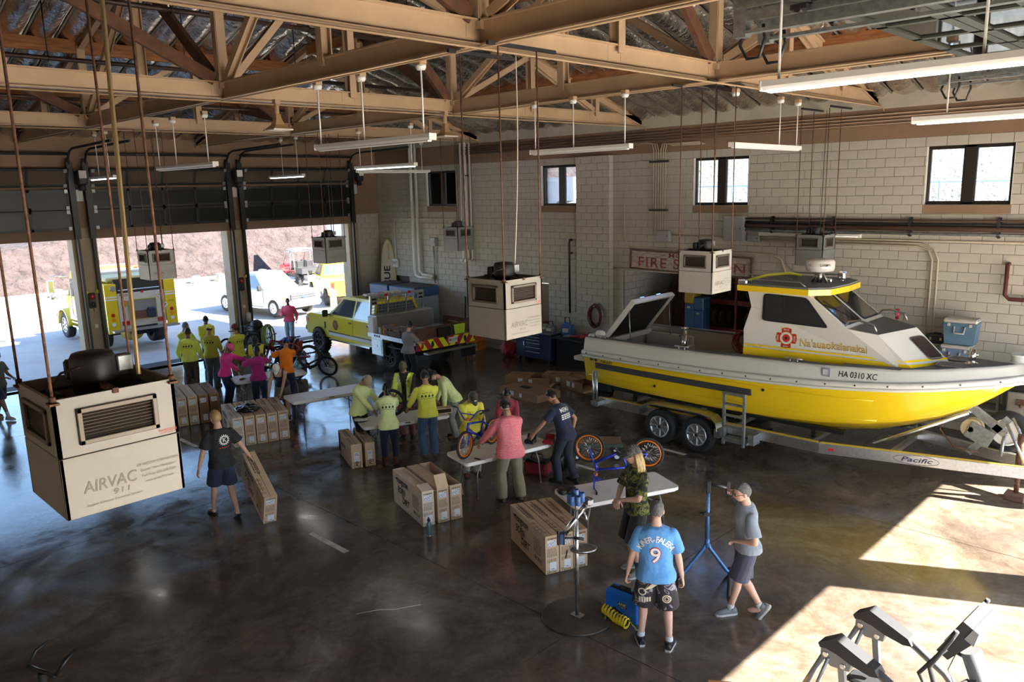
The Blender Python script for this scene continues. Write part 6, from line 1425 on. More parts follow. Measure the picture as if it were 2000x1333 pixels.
# cab and bonnet
mb = MB(); slab(mb, [(3.05, .85), (4.35, .85), (4.35, 1.7), (4.2, 2.35), (4.05, 2.72), (3.1, 2.75)], 0, 1.14, 1.02, 2.75, 1.7); cb_ = obj('cab', mb, EY, fe)
for sg in (-1, 1):
    P = [(3.2, sg*1.13, 1.78), (3.6, sg*1.13, 1.78), (3.6, sg*1.06, 2.45), (3.2, sg*1.06, 2.45)]; pane(fe, 'rear_side_window', P if sg < 0 else P[::-1], GLAS, cb_); P = [(3.7, sg*1.13, 1.78), (4.25, sg*1.13, 1.78), (4.1, sg*1.06, 2.45), (3.7, sg*1.06, 2.45)]; pane(fe, 'front_side_window', P if sg < 0 else P[::-1], GLAS, cb_)
    q = MB()
    for x in (3.15, 3.68): q.tube([(x, sg*1.16, 1.05), (x, sg*1.21, 1.1), (x, sg*1.21, 2.3), (x, sg*1.12, 2.36)], .018, 6)
    obj('grab_handle', q, CHROME, fe)
    q = MB(); q.tube([(4.3, sg*1.1, 2.5), (4.4, sg*1.6, 2.55), (4.4, sg*1.68, 2.4)], .02, 6); q.tube([(4.3, sg*1.1, 1.8), (4.4, sg*1.65, 1.75)], .02, 6); q.box((4.4, sg*1.68, 2.15), (.1, .24, .5), ch=.03); q.sph((4.4, sg*1.66, 1.75), .1, 10, 7); obj('mirror', q, CHROME, fe)
    q = MB(); 
    for k in range(3): q.box((3.5+.02*k, sg*(1.1), .62+.17*k), (.9, .22, .05))
    q.box((3.2, sg*1.1, .7), (.08, .25, .5)); obj('cab_steps', q, DIAM, fe)
    q = MB(); rings = []
    for i in range(13):
        a = PI*i/12; rings.append([(5.15+.62*math.cos(a), sg*.72, .62+.62*math.sin(a)), (5.15+.66*math.cos(a), sg*1.2, .58+.62*math.sin(a)), (5.15+.60*math.cos(a), sg*1.2, .52+.62*math.sin(a)), (5.15+.56*math.cos(a), sg*.72, .56+.62*math.sin(a))])
    q.loft(rings, 0, True, True); fd_ = obj('front_mudguard', q, EY, fe); q = MB(); q.box((5.5, sg*1.22, 1.02), (.2, .03, .07)); obj('marker_lamp', q, AMBER, fd_)
    for x, r in ((1.5, .52), (5.15, .52)): wheel('wheel', fe, (x, sg*(.98 if x < 3 else 1.02), r), r, .5 if x < 3 else .3, STEEL, sg, 8, .58)
mb = MB(); slab(mb, [(4.35, .85), (6.0, .85), (6.02, 1.45), (5.9, 1.62), (4.35, 1.75)], 0, .78, .68, 1.75, 1.2); obj('bonnet', mb, EY, fe); mb = MB(); mb.box((6.15, 0, .75), (.25, 2.3, .3), ch=.04); obj('bumper', mb, CHROME, fe)
q = MB(); q.box((3.6, 0, 2.82), (.3, 1.9, .14), ch=.03); lb = obj('light_bar', q, mat('beacon_red', (.7, .08, .04), .2, emis=.4), fe); q = MB()
for y in (-.8, .8): q.sph((2.4, y, 2.78), (.1, .1, .1), 10, 7)
obj('beacon', q, AMBER, fe); q = MB(); q.box((2.2, 0, 2.74), (1.2, 1.7, .1), ch=.02); obj('roof_box', q, EW, fe)
# ------------------------------------------------------------------ far vehicles by the bank
fy_ = pickup('yellow pickup truck with a red roof bar beyond the silver pickup', (-33.2, 21.9, 0), PI-.35, TYEL, 3.4, .4, .1, cat='pickup truck', rimm=DARKMETAL)
q = MB(); q.box((1.7, 0, 2.08), (.25, 1.3, .13), ch=.03); obj('light_bar', q, REDL, fy_)
for i, (x, y, l) in enumerate(((-31.3, 19.9, 'pale yellow bollard standing before the far yellow pickup, left one'), (-30.6, 19.6, 'pale yellow bollard standing before the far yellow pickup, right one'))):
    q = MB(); q.cyl((0, 0, 0), (0, 0, 1.05), .09, n=14); q.sph((0, 0, 1.05), (.09, .09, .05), 12, 6); o = tag(obj('bollard', q, mat('bollard_yellow', (.6, .5, .25), .6), None, (x, y, 0)), l, 'bollard'); q = MB(); q.cyl((0, 0, .8), (0, 0, .9), .093, n=14); obj('band', q, WHITE, o)
uv = thing('utility_buggy', 'red-nosed open utility buggy with a roof rack beside the red bank', 'buggy', (-43.4, 25.5, 0), PI-.1)
RP_ = mat('buggy_red', (.45, .03, .04), .3, coat=.4)
q = MB(); slab(q, [(.9, .55), (1.75, .55), (1.8, .85), (1.55, 1.08), (.9, 1.2)], 0, .62); obj('nose', q, RP_, uv); q = MB(); q.box((0, 0, .5), (3.2, 1.1, .2)); q.box((-1.1, 0, .85), (1.1, 1.35, .35)); obj('chassis', q, DARKMETAL, uv)
q = MB()
for sg in (-1, 1):
    q.tube([(1.0, sg*.66, 1.1), (.55, sg*.66, 1.95), (-.5, sg*.66, 1.98), (-.75, sg*.68, .7)], .03, 6); q.tube([(-.05, sg*.66, .6), (-.1, sg*.66, 1.97)], .03, 6)
for x in (.55, -.1, -.5): q.tube([(x, -.66, 1.96), (x, .66, 1.96)], .025, 6)
obj('roll_cage', q, STEEL, uv); q = MB(); 
for sg in (-1, 1): q.tube([(.5, sg*.6, 2.12), (-.9, sg*.6, 2.12)], .02, 6); q.tube([(.5, sg*.6, 2.0), (-.9, sg*.6, 2.0)], .02, 6)
for i in range(7): q.tube([(.5-.23*i, -.6, 2.12), (.5-.23*i, .6, 2.12)], .015, 5); q.tube([(.5-.23*i, .6, 2.), (.5-.23*i, .6, 2.12)], .015, 5); q.tube([(.5-.23*i, -.6, 2.), (.5-.23*i, -.6, 2.12)], .015, 5)
obj('roof_rack', q, STEEL, uv); q = MB()
for x in (.3, -.4):
    for y in (-.3, .3): q.box((x, y, .85), (.4, .45, .14), ch=.04); q.box((x-.22, y, 1.15), (.12, .45, .5), ch=.04)
obj('seat', q, BLACK, uv); q = MB(); q.box((.2, -.68, .75), (.5, .04, .3)); q.box((-.5, -.68, .75), (.5, .04, .3)); obj('door_panel', q, GREYP, uv)
for x in (1.25, -1.05):
    for sg in (-1, 1): wheel('wheel', uv, (x, sg*.62, .33), .33, .26, DARKMETAL, sg, 5, .5, 18)
# ------------------------------------------------------------------ folding tables
TTOP = mat('table_plastic', (.84, .81, .76), .45, noise=(5, .05)); TLEG = mat('table_leg_grey', (.22, .22, .23), .4, .5)
_tp = None
def table(label, c, ang):
    global _tp
    if _tp:
        t = copy_tree(_tp); t.location = (*c, 0); t.rotation_euler.z = math.radians(ang); t['label'] = label; return t
    t = thing('folding_table', label, 'table', (*c, 0), math.radians(ang), 'white folding tables')
    L, w_ = 1.86, .76; mb = MB(); mb.pz(rrect(L, w_, .07, 4), .69, .74); mb.pz(rrect(L-.06, w_-.06, .06, 4), .665, .69); obj('tabletop', mb, TTOP, t)
    for sx in (-1, 1):
        for sy in (-1, 1): mb = MB(); mb.tube([(sx*.6, sy*.27, .67), (sx*.66, sy*.29, .45), (sx*.68, sy*.32, .015)], .014, 8); mb.cyl((sx*.68, sy*.32, 0), (sx*.68, sy*.32, .03), .018, n=8); obj('leg', mb, TLEG, t)
        mb = MB(); mb.tube([(sx*.66, -.29, .4), (sx*.66, .29, .4)], .01, 6); mb.tube([(sx*.61, -.26, .66), (sx*.61, .26, .66)], .01, 6); mb.tube([(sx*.66, 0, .42), (sx*.25, 0, .66)], .01, 6); obj('brace', mb, TLEG, t)
    mb = MB()
    for sy in (-1, 1): mb.box((0, sy*.3, .655), (1.5, .025, .03))
    obj('rail', mb, TLEG, t); mb = MB(); mb.box((0, -w_/2-.001, .715), (.12, .004, .018)); obj('maker_mark', mb, INK, t)
    _tp = t; return t
table('white folding table with the upright blue bicycle on it', (-9.94, 9.68), 77)
table('white folding table with the upside-down blue bicycle, behind the work stand', (-7.13, 9.5), 66)
table('white folding table ringed by five workers in lime shirts', (-12.97, 9.78), 68)
table('empty white folding table in the middle of the row', (-16.03, 9.85), 77)
table('white folding table between the pink-shirted people and the bicycle parts', (-18.92, 9.92), 76)
table('white folding table farthest back, beside the men in lime shirts', (-22.55, 10.75), 75)
# ------------------------------------------------------------------ bicycle cartons
CARD = mat('cardboard', (.62, .45, .30), .85, noise=(5, .08)); CARDP = mat('pale_cardboard', (.72, .60, .48), .85, noise=(5, .08)); CARDD = mat('dark_cardboard', (.30, .18, .10), .85, noise=(5, .08)); CARDI = mat('cardboard_inside', (.48, .35, .24), .9); LABELW = mat('label_white', (.75, .76, .78), .6); LABELB = mat('label_blue', (.06, .08, .3), .6); FAINT = mat('faint_print', (.22, .13, .075), .85)
def bikebox(label, corner, ang, L=1.30, w=.215, h=.64, m_=CARD, flaps=None, group=None, brand='mongoose', side=True, tilt=None, name='bicycle_carton', top=True):
    """near bottom corner; length runs along local x, the carton lies on the local -y side"""
    t = thing(name, label, 'carton', (corner[0], corner[1], corner[2] if len(corner) > 2 else 0), math.radians(ang), group)
    if tilt: t.rotation_euler = tilt
    g = .004; mb = MB()
    if flaps: # open carton: four walls and a floor
        mb.box((L/2, -g, h/2), (L, .008, h)); mb.box((L/2, -w+g, h/2), (L, .008, h)); mb.box((g, -w/2, h/2), (.008, w, h)); mb.box((L-g, -w/2, h/2), (.008, w, h)); mb.box((L/2, -w/2, .006), (L, w, .01))
    else: mb.box((L/2, -w/2, h/2), (L, w, h), ch=.004)
    b = obj('carton_body', mb, m_, t)
    if flaps:
        for k, (sd, a) in enumerate(flaps):
            q = MB(); a = math.radians(a)
            if sd == 'n': q.T = Matrix.Translation((0, 0, h)) @ Matrix.Rotation(a, 4, 'X'); q.box((L/2, -w/2, .004), (L*.98, w*.95, .008))
            if sd == 'f': q.T = Matrix.Translation((0, -w, h)) @ Matrix.Rotation(-a, 4, 'X'); q.box((L/2, w/2, .004), (L*.98, w*.95, .008))
            if sd == 'e': q.T = Matrix.Translation((0, 0, h)) @ Matrix.Rotation(-a, 4, 'Y'); q.box((w*.55, -w/2, .004), (w*1.1, w*.96, .008))
            obj('flap', q, CARDI if a > 1.2 else m_, t)
    pr = MB(); U = Vector((-1, 0, 0)); Zv = Vector((0, 0, 1)); fa = MB(); lb = MB(); bl = MB()
    def bars(mb_, o, u, v_, w_, h_, n, rows):
        o = Vector(o); rn = random.Random(len(label)+n)
        for r in range(rows):
            x = 0
            while x < w_-.01:
                l_ = rn.uniform(.2, .6)*w_/n; a0 = o+u*x-v_*(r*h_/rows); nn = u.cross(v_)*.0015
                mb_.add([a0+nn, a0+u*l_+nn, a0+u*l_-v_*(h_/rows*.55)+nn, a0-v_*(h_/rows*.55)+nn], [(3, 2, 1, 0)]); x += l_+w_/n*.18
    if side and brand == 'mongoose':
        text_on(pr, 'mongoose', (L*.66, 0, h*.82), U, Zv, .17, .022, wid=.50, off=.003); text_on(pr, 'BORN', (L*.70, 0, h*.52), U, Zv, .17, .016, .2, wid=.34, off=.003); text_on(pr, 'IN', (L*.665, 0, h*.385), U, Zv, .075, .012, .2, off=.003); text_on(pr, 'DIRT', (L*.56, 0, h*.27), U, Zv, .17, .016, .2, wid=.32, off=.003)
        bars(pr, (L*.25, 0, h*.26), U, Zv, .2, .06, 3, 2); bars(fa, (L*.32, 0, h*.75), U, Zv, .26, .25, 4, 7); pr.tube([(L*.27+.02*math.cos(a), .002, h*.23+.025*math.sin(a)) for a in [2*PI*i/12 for i in range(12)]], .005, 4, closed=True)
        pr.sph((L*.87, .002, h*.82), (.035, .002, .02), 8, 5)
    if side and brand == 'K':
        bars(pr, (L*.78, 0, h*.65), U, Zv, .38, .13, 4, 1); q = MB(); q.box((L-.09, .002, h*.55), (.15, .004, h*.8)); obj('dark_panel', q, INK, t)
    e = Vector((0, -1, 0))   # reading direction on the near end
    if brand == 'mongoose':
        text_on(pr, 'mongoose', (0, -w/2, h*.93), e, Zv, .045, .012, wid=w*.72, off=.003); lb.box((-.002, -w*.46, h*.80), (.003, w*.6, h*.16)); 
        for dy in (.3, .56): bl.tube([(-.004, -w*dy-.024*math.cos(a), h*.775+.024*math.sin(a)) for a in [2*PI*i/12 for i in range(12)]], .0025, 4, closed=True)
        bl.tube([(-.004, -w*.3, h*.775), (-.004, -w*.4, h*.84), (-.004, -w*.52, h*.84), (-.004, -w*.56, h*.775)], .002, 4); bl.box((-.004, -w*.66, h*.85), (.002, w*.08, .015))
        bars(fa, (0, -w*.12, h*.66), e, Zv, w*.7, h*.22, 3, 9); bars(fa, (0, -w*.12, h*.38), e, Zv, w*.7, h*.1, 3, 3); lb.box((-.002, -w*.55, h*.19), (.003, w*.48, h*.22)); bars(bl, (-.003, -w*.42, h*.13), e, Zv, w*.26, .025, 5, 1); bars(pr, (0, -w*.1, h*.09), e, Zv, w*.75, .05, 4, 2)
    else:
        lb.box((-.002, -w*.48, h*.46), (.003, w*.5, h*.42)); text_on(pr, 'K', (0, -w*.5, h*.14), e, Zv, .1, .02, off=.004); pr.tube([(-.003, -w*.5+u_*.06, h*.14+v_*.06) for u_, v_ in ((-1, -1), (1, -1), (1, 1), (-1, 1))], .006, 4, closed=True); bars(bl, (-.003, -w*.3, h*.62), e, Zv, w*.36, .05, 3, 2); bars(pr, (-.003, -w*.34, h*.3), e, Zv, w*.28, .05, 5, 2)
    if top and not flaps:
        for dy in (.30, .46, .62): bars(pr, (L*.9, -w*dy+.0, h), Vector((-1, 0, 0)), Vector((0, -1, 0)), .46, .03, 6, 1)
        for x in (.93, .5): pr.add([(L*x+.02, -w*.35, h+.002), (L*x-.015, -w*.5, h+.002), (L*x+.02, -w*.62, h+.002)], [(0, 1, 2)])
        bars(fa, (L*.42, -w*.2, h), Vector((-1, 0, 0)), Vector((0, -1, 0)), .36, .03, 5, 1)
        for k in range(4): bars(fa, (L*(.4-.09*k), -w*.35, h), Vector((-1, 0, 0)), Vector((0, -1, 0)), .07, .1, 2, 5)
        tp = MB(); tp.box((L/2, -w/2, h+.0015), (L*.98, .008, .002)); obj('seam', tp, FAINT, t)
    for nm, q, mm in (('lettering', pr, INK), ('fine_print', fa, FAINT), ('label', lb, LABELW), ('label_print', bl, LABELB)):
        if q.f: obj(nm, q, mm, b, fix=False)
    return t
def offs(c, ang, d): a = math.radians(ang)-PI/2; return (c[0]+d*math.cos(a), c[1]+d*math.sin(a))
G1 = 'open bicycle cartons by the water bottle'; c0 = (-9.62, 7.55)
bikebox('open bicycle carton with large black lettering, beside the water bottle', c0, 164, h=.60, flaps=[('n', 14), ('f', 150), ('e', 12)], m_=CARDP, group=G1)
bikebox('middle of the three open bicycle cartons, one flap standing up', offs(c0, 164, .27), 164, h=.60, flaps=[('n', 4), ('f', 118), ('e', 60)], group=G1)
bikebox('open bicycle carton with a raised flap, nearest the table leg', offs(c0, 164, .51), 164, h=.60, flaps=[('n', 160), ('f', 100), ('e', -20)], group=G1)
G2 = 'closed bicycle cartons behind the work stand'; c0 = (-7.02, 7.68)
for i, l in enumerate(('closed bicycle carton with large black lettering, front of the three by the work stand', 'middle closed bicycle carton of the three by the work stand', 'closed bicycle carton tucked under the table corner behind the work stand')): bikebox(l, offs(c0, 157, .228*i), 157-1.5*(i == 2), h=.58, group=G2, side=i == 0)
G3 = 'cartons with a boxed letter K'; c0 = (-12.84, 8.36)
bikebox('brown carton with a boxed letter K, left of the pair', c0, 159, 1.15, .22, .50, brand='K', group=G3); bikebox('torn-cornered carton with a boxed letter K, under the table edge', offs(c0, 159, .28), 157, 1.15, .2, .50, brand='K', group=G3)
G4 = 'row of five closed bicycle cartons'; c0 = (-15.98, 7.44)
for i, l in enumerate(('pale bicycle carton at the left end of the row of five', 'second bicycle carton from the left in the row of five', 'middle bicycle carton in the row of five', 'fourth bicycle carton from the left in the row of five', 'bicycle carton at the right end of the row of five, against the empty table')): bikebox(l, offs(c0, 164, .245*i), 164-.8*i, 1.40, .225, .66, CARDP if i == 0 else CARD, group=G4, side=i == 0)
G5 = 'stack of bicycle cartons behind the large ventilation box'; c0 = (-18.55, 7.30)
for i, l in enumerate(('bicycle carton half hidden behind the large ventilation box', 'second bicycle carton from the large ventilation box, lid sagging', 'third bicycle carton from the large ventilation box, lid lifted', 'bicycle carton farthest from the large ventilation box, blue dot on its end')): bikebox(l, offs(c0, 166, .25*i), 166, 1.36, .225, .70, (CARD, CARD, CARDD, CARDD)[i], group=G5, side=False, flaps=[('n', 10), ('f', 14)] if i in (1, 2) else None)
# carton being dragged: stands on its lower end edge, far end lifted
a_ = math.radians(168); ux = Vector((math.cos(a_)*math.cos(.36), math.sin(a_)*math.cos(.36), math.sin(.36))); uy = Vector((math.cos(a_+PI/2), math.sin(a_+PI/2), 0)); uz = ux.cross(uy)
bikebox('bicycle carton dragged along the floor by the man in shorts', (-11.74, 5.83, .005), 147, 1.28, .22, .56, CARD, tilt=Matrix((ux, uy, uz)).transposed().to_euler())
# loose cartons near the boat stern
GP = 'emptied cartons lying behind the boat'
def lying(label, c, ang, L, w, h, opened, m_=CARDD, tx=0):
    t = thing('lying_carton', label, 'carton', (*c, 0), (tx, 0, math.radians(ang)), GP); q = MB()
    if opened: q.box((0, -w/2, h/2), (L, .01, h)); q.box((0, w/2, h/2), (L, .01, h)); q.box((-L/2, 0, h/2), (.01, w, h)); q.box((0, 0, .006), (L, w, .01)); q.box((-L*.22, 0, h), (L*.55, w, .01))
    else: q.box((0, 0, h/2), (L, w, h), ch=.005)
    b = obj('carton_body', q, m_, t); q = MB(); q.box((-L*.15, -w/2-.006, h*.55), (.14, .003, h*.55)); q.box((L*.08, -w/2-.006, h*.55), (.1, .003, h*.5)); obj('label', q, LABELW, b)
    if opened: q = MB(); q.T = Matrix.Translation((L*.5, 0, h*.1)) @ Matrix.Rotation(.5, 4, 'Y'); q.box((.12, 0, 0), (.26, w, .008)); obj('flap', q, CARDI, t)
    q = MB(); q.box((-L*.1, 0, h+.008), (.3, .2, .003)) if not opened else text_on(q, 'mongoose', (-L*.2, 0, h+.006), (1, 0, 0), (0, 1, 0), .14, .02, wid=.4, off=.003); obj('print', q, INK, b, fix=False); return t
lying('closed carton lying flat behind the man in the navy shirt', (-13.95, 14.75), -5, 1.5, .85, .2, False)
lying('open carton lying on its side, upper left of the carton heap', (-14.85, 15.75), 24, 1.3, .62, .24, True)
lying('open carton lying between two others under the boat stern', (-14.15, 16.55), 28, 1.35, .6, .22, True)
lying('short open carton lying nearest the boat propeller', (-13.4, 16.2), -12, .95, .6, .26, True)
# ------------------------------------------------------------------ bicycles
BKB = mat('bicycle_blue', (.015, .04, .5), .25, coat=.5); ORG = mat('orange_anodised', (.85, .2, .01), .35); BKR = mat('bicycle_dark_red', (.25, .02, .02), .35)
def bike(label, M_, frame=BKB, rim=ORG, R=.255, bars='bmx', name='bicycle', spoke_m=None, group=None):
    """upright bicycle: x forward, z up, ground contact at z 0, midway between the wheels"""
    t = thing(name, label, 'bicycle', group=group); t.matrix_world = M_; hb = .46*R/.255; F_, B_ = Vector((hb, 0, R)), Vector((-hb, 0, R)); k = R/.255
    for nm, c in (('front_wheel', F_), ('rear_wheel', B_)):
        q = MB(); q.torus(c, R-.024*k, .025*k, (0, 1, 0), 36, 8); w_ = obj(nm, q, RUBBER, t)
        q = MB(); 
        for s in (-.013, .013): q.torus(c+Vector((0, s, 0)), R-.052*k, .010*k, (0, 1, 0), 36, 6)
        obj('rim', q, rim, w_); q = MB()
        for i in range(28):
            a = 2*PI*i/28; s = .02 if i % 2 else -.02; a2 = a+(.35 if i % 4 < 2 else -.35); q.tube([c+Vector((.02*k*math.cos(a2), s, .02*k*math.sin(a2))), c+Vector(((R-.055*k)*math.cos(a), s*.3, (R-.055*k)*math.sin(a)))], .0022, 4)
        obj('spokes', q, spoke_m or CHROME, w_); q = MB(); q.cyl(c+Vector((0, -.045, 0)), c+Vector((0, .045, 0)), .02*k); obj('hub', q, STEEL, w_)
    bb = Vector((-.06, 0, R-.0))*k if False else Vector((-.05*k, 0, R+.02)); head1, head0 = Vector((hb-.13*k, 0, R+.36*k)), Vector((hb-.10*k, 0, R+.24*k)); seat = Vector((-.17*k, 0, R+.32*k))
    q = MB(); q.tube([head1, seat+Vector((.02, 0, -.05))], .019*k, 8); q.tube([head0, bb], .023*k, 8); q.tube([seat, bb], .018*k, 8); q.tube([head1+(head1-head0)*.15, head0], .024*k, 8)
    for s in (-1, 1): q.tube([bb+Vector((0, s*.02, 0)), B_+Vector((.08, s*.05, 0)), B_+Vector((0, s*.055, 0))], .011*k, 6); q.tube([seat+Vector((0, s*.01, -.06)), B_+Vector((.05, s*.055, .06)), B_+Vector((0, s*.055, 0))], .010*k, 6)
    obj('frame', q, frame, t); q = MB(); cr = head0+Vector((.012, 0, -.03*k)); q.tube([head0, cr], .02*k, 8)
    for s in (-1, 1): q.tube([cr, cr+Vector((.01, s*.055, -.01)), F_+Vector((0, s*.06, 0))], [.016*k, .016*k, .010*k], 7)
    obj('fork', q, frame, t); q = MB(); st = head1+(head1-head0)*.5
    if bars == 'bmx':
        for s in (-1, 1): q.tube([st+Vector((.03, s*.02, 0)), st+Vector((.04, s*.06, .02)), st+Vector((.02, s*.2, .18)), st+Vector((-.02, s*.24, .2)), st+Vector((-.05, s*.34, .2))], .011, 7)
        q.tube([st+Vector((.025, -.15, .12)), st+Vector((.025, .15, .12))], .009, 6)
    else:
        for s in (-1, 1): q.tube([st+Vector((.04, 0, .02)), st+Vector((.03, s*.2, .05)), st+Vector((0, s*.32, .05))], .012, 7)
    hbar = obj('handlebar', q, frame, t)
    for s in (-1, 1): q = MB(); e0 = st+(Vector((-.035, s*.27, .2)) if bars == 'bmx' else Vector((.0, s*.25, .05))); q.tube([e0, e0+Vector((-.02, s*.11, 0))], .016, 8); obj('grip', q, BLACK, hbar)
    q = MB(); q.box(st+Vector((.03, 0, .02)), (.06, .07, .045), ch=.01); obj('stem_clamp', q, ORG if bars == 'bmx' else BLACK, hbar)
    q = MB(); q.tube([seat, seat+(seat-bb)*.28], .012*k, 7); obj('seat_post', q, STEEL, t); q = MB(); sc = seat+(seat-bb)*.3; q.loft([[sc+Vector((x, w_*math.cos(a), .02+.018*math.sin(a)+z)) for a in [2*PI*i/10 for i in range(10)]] for x, w_, z in ((-.12, .05, .015), (-.1, .07, .01), (-.03, .06, 0), (.06, .028, 0), (.13, .018, .0), (.145, .008, 0))]); obj('saddle', q, BLACK, t)
    q = MB(); q.cyl(bb+Vector((0, -.06, 0)), bb+Vector((0, .06, 0)), .02*k); q.cyl(bb+Vector((0, -.045, 0)), bb+Vector((0, -.04, 0)), .075*k, n=20); q.tube([bb+Vector((0, -.065, 0)), bb+Vector((.12, -.075, -.08))], .011, 6); q.tube([bb+Vector((0, .065, 0)), bb+Vector((-.12, .075, .08))], .011, 6); ck = obj('crank', q, BLACK, t)
    for s, d in ((-1, (.12, -.11, -.08)), (1, (-.12, .11, .08))): q = MB(); q.box(bb+Vector(d), (.09, .08, .02), ch=.005); obj('pedal', q, BLACK, ck)
    q = MB(); q.tube([bb+Vector((0, -.043, .07*k)), B_+Vector((0, -.043, .035)), B_+Vector((-.035, -.043, 0)), B_+Vector((0, -.043, -.035)), bb+Vector((0, -.043, -.07*k))], .004, 4, closed=True); obj('chain', q, DARKMETAL, t)
    q = MB(); q.torus(F_, R+.012, .003, (0, 1, 0), 10, 4, a0=.2, a1=.3); 
    return t
def at_m(x, y, z, ang, rx=0, ry=0): return Matrix.Translation((x, y, z)) @ Matrix.Rotation(math.radians(ang), 4, 'Z') @ Matrix.Rotation(math.radians(rx), 4, 'X') @ Matrix.Rotation(math.radians(ry), 4, 'Y')
bike('small blue bicycle with orange rims standing upright on a table', at_m(-10.09, 9.3, .745, -76, 0, 0))
bike('small blue bicycle with orange rims standing upside down on a table', Matrix.Translation((-7.12, 9.54, 1.615)) @ Matrix.Rotation(math.radians(209), 4, 'Z') @ Matrix.Rotation(PI, 4, 'X') @ Matrix.Rotation(math.radians(2), 4, 'Y'))
bike('dark red bicycle with large wheels on the table behind the orange shirt', at_m(-19.1, 10.62, .745, 222), BKR, DARKMETAL, .33, 'flat')
bike('black bicycle leaning among the bags by the pier', at_m(-20.75, 12.3, 0, 30, 12), BLACK, DARKMETAL, .33, 'flat')
bike('black bicycle frame being assembled on the back table', at_m(-22.4, 10.9, .745, 95, 0), BLACK, DARKMETAL, .25, 'flat')
# wheel and frame being worked on by the five
hbk = thing('bicycle', 'half-built black bicycle with one wheel, on the table of the five workers', 'bicycle', (-13.05, 9.75, .74), math.radians(60)); WM = Matrix.Translation((-.14, .06, .3)) @ Matrix.Rotation(-.35, 4, 'Z')
q = MB(WM); q.torus((0, 0, 0), .275, .03, (0, 1, 0), 36, 8); wh = obj('wheel', q, RUBBER, hbk); q = MB(WM); q.torus((0, 0, 0), .245, .012, (0, 1, 0), 36, 6); obj('rim', q, DARKMETAL, wh); q = MB(WM)
for i in range(24): a = 2*PI*i/24; q.tube([(0, .02*(-1)**i, 0), (.24*math.cos(a), 0, .24*math.sin(a))], .002, 4)
obj('spokes', q, STEEL, wh); q = MB(WM); q.cyl((0, -.05, 0), (0, .05, 0), .022); obj('hub', q, STEEL, wh)
q = MB(); q.tube([(-.14, .08, .3), (.05, .05, .28), (.4, .05, .32)], .02, 8); q.tube([(.05, .05, .28), (.15, 0, .06)], .018, 8); q.tube([(.15, 0, .06), (.4, .05, .32)], .02, 8); obj('frame', q, BLACK, hbk); q = MB(); q.tube([(.4, .05, .32), (.44, .3, .38)], .014, 6); q.tube([(.4, .05, .32), (.42, -.25, .38)], .014, 6); obj('handlebar', q, DARKMETAL, hbk)
t = thing('parts_box', 'small brown parts box on the workers table', 'box', (-12.55, 10.55, .74), math.radians(65)); q = MB(); q.box((0, 0, .06), (.36, .2, .12), ch=.006); obj('body', q, CARD, t); q = MB(); q.box((0, -.102, .06), (.3, .003, .08)); obj('label', q, INK, t)
t = thing('saddle_parts', 'pale saddle wrapped in plastic at the table end', 'saddle', (-13.35, 8.98, .74), math.radians(40)); q = MB(); q.loft([[(x, w_*math.cos(a), .05+.03*math.sin(a)) for a in [2*PI*i/10 for i in range(10)]] for x, w_ in ((-.13, .05), (-.1, .08), (0, .06), (.1, .03), (.15, .012))]); obj('cover', q, mat('pale_saddle', (.6, .58, .54), .35), t); q = MB(); q.tube([(-.1, -.08, .01), (.05, -.03, .01), (.15, 0, .03)], .012, 6); obj('rail', q, BLACK, t)
for x, y, l, m_ in ((-9.42, 10.45, 'red tool case lid open at the table end by the navy shirt', mat('red_tool', (.35, .02, .02), .45)), (-9.7, 10.25, 'black and red power drill on the table by the navy shirt', BLACK)):
    t = thing('tool_case', l, 'tool', (x, y, .74), .4); q = MB(); q.box((0, 0, .04), (.2, .16, .08), ch=.02); obj('body', q, m_, t); q = MB(); q.box((0, .09, .1), (.18, .02, .12), 0, (-.5, 0, 0), ch=.005); obj('lid', q, m_, t)
t = thing('screwdriver', 'dark screwdriver lying on the table near the front wheel', 'screwdriver', (-9.75, 8.98, .755), .2); q = MB(); q.cyl((-.1, 0, 0), (.02, 0, 0), .014, n=10); obj('handle', q, mat('brown_handle', (.1, .03, .02), .4), t); q = MB(); q.cyl((.02, 0, 0), (.14, 0, 0), .004, n=6); obj('shaft', q, STEEL, t)
for i, (x, y) in enumerate(((-9.72, 9.38), (-9.66, 9.55))): q = MB(); q.cyl((0, 0, 0), (0, 0, .02), .03, n=14); q.torus((0, 0, .02), .02, .006, n=12, m=5); tag(obj('reflector_cap', q, BLACK, None, (x, y, .741)), ('small round black cap on the table, nearer the wheel', 'small round black cap on the table, nearer the coral shirt')[i], 'cap')
t = thing('tool_bag', 'red and black tool bag on the floor under the table', 'bag', (-9.85, 10.6, 0), .3); q = MB(); q.box((0, 0, .14), (.5, .28, .28), ch=.05); obj('body', q, mat('red_canvas', (.25, .02, .025), .8), t); q = MB(); q.box((0, 0, .26), (.46, .24, .08), ch=.03); q.tube([(-.15, 0, .28), (-.1, 0, .4), (.1, 0, .4), (.15, 0, .28)], .015, 6); obj('handle', q, BLACK, t)
rag('black backpack slumped on the floor behind the navy trousers', (-9.62, 11.1, .2), .24, BLACK, 5, 'backpack', 'backpack', .85)
rag('black plastic bag on top of the row of five cartons', (-16.35, 8.0, .70), .26, mat('black_bag', (.012, .012, .013), .22), 12, 'plastic_bag', 'bag', .3)
rag('black mudguard bag at the corner of the bicycle table', (-7.62, 8.85, .78), .16, BLACK, 15, 'cloth_bag', 'bag', .3)
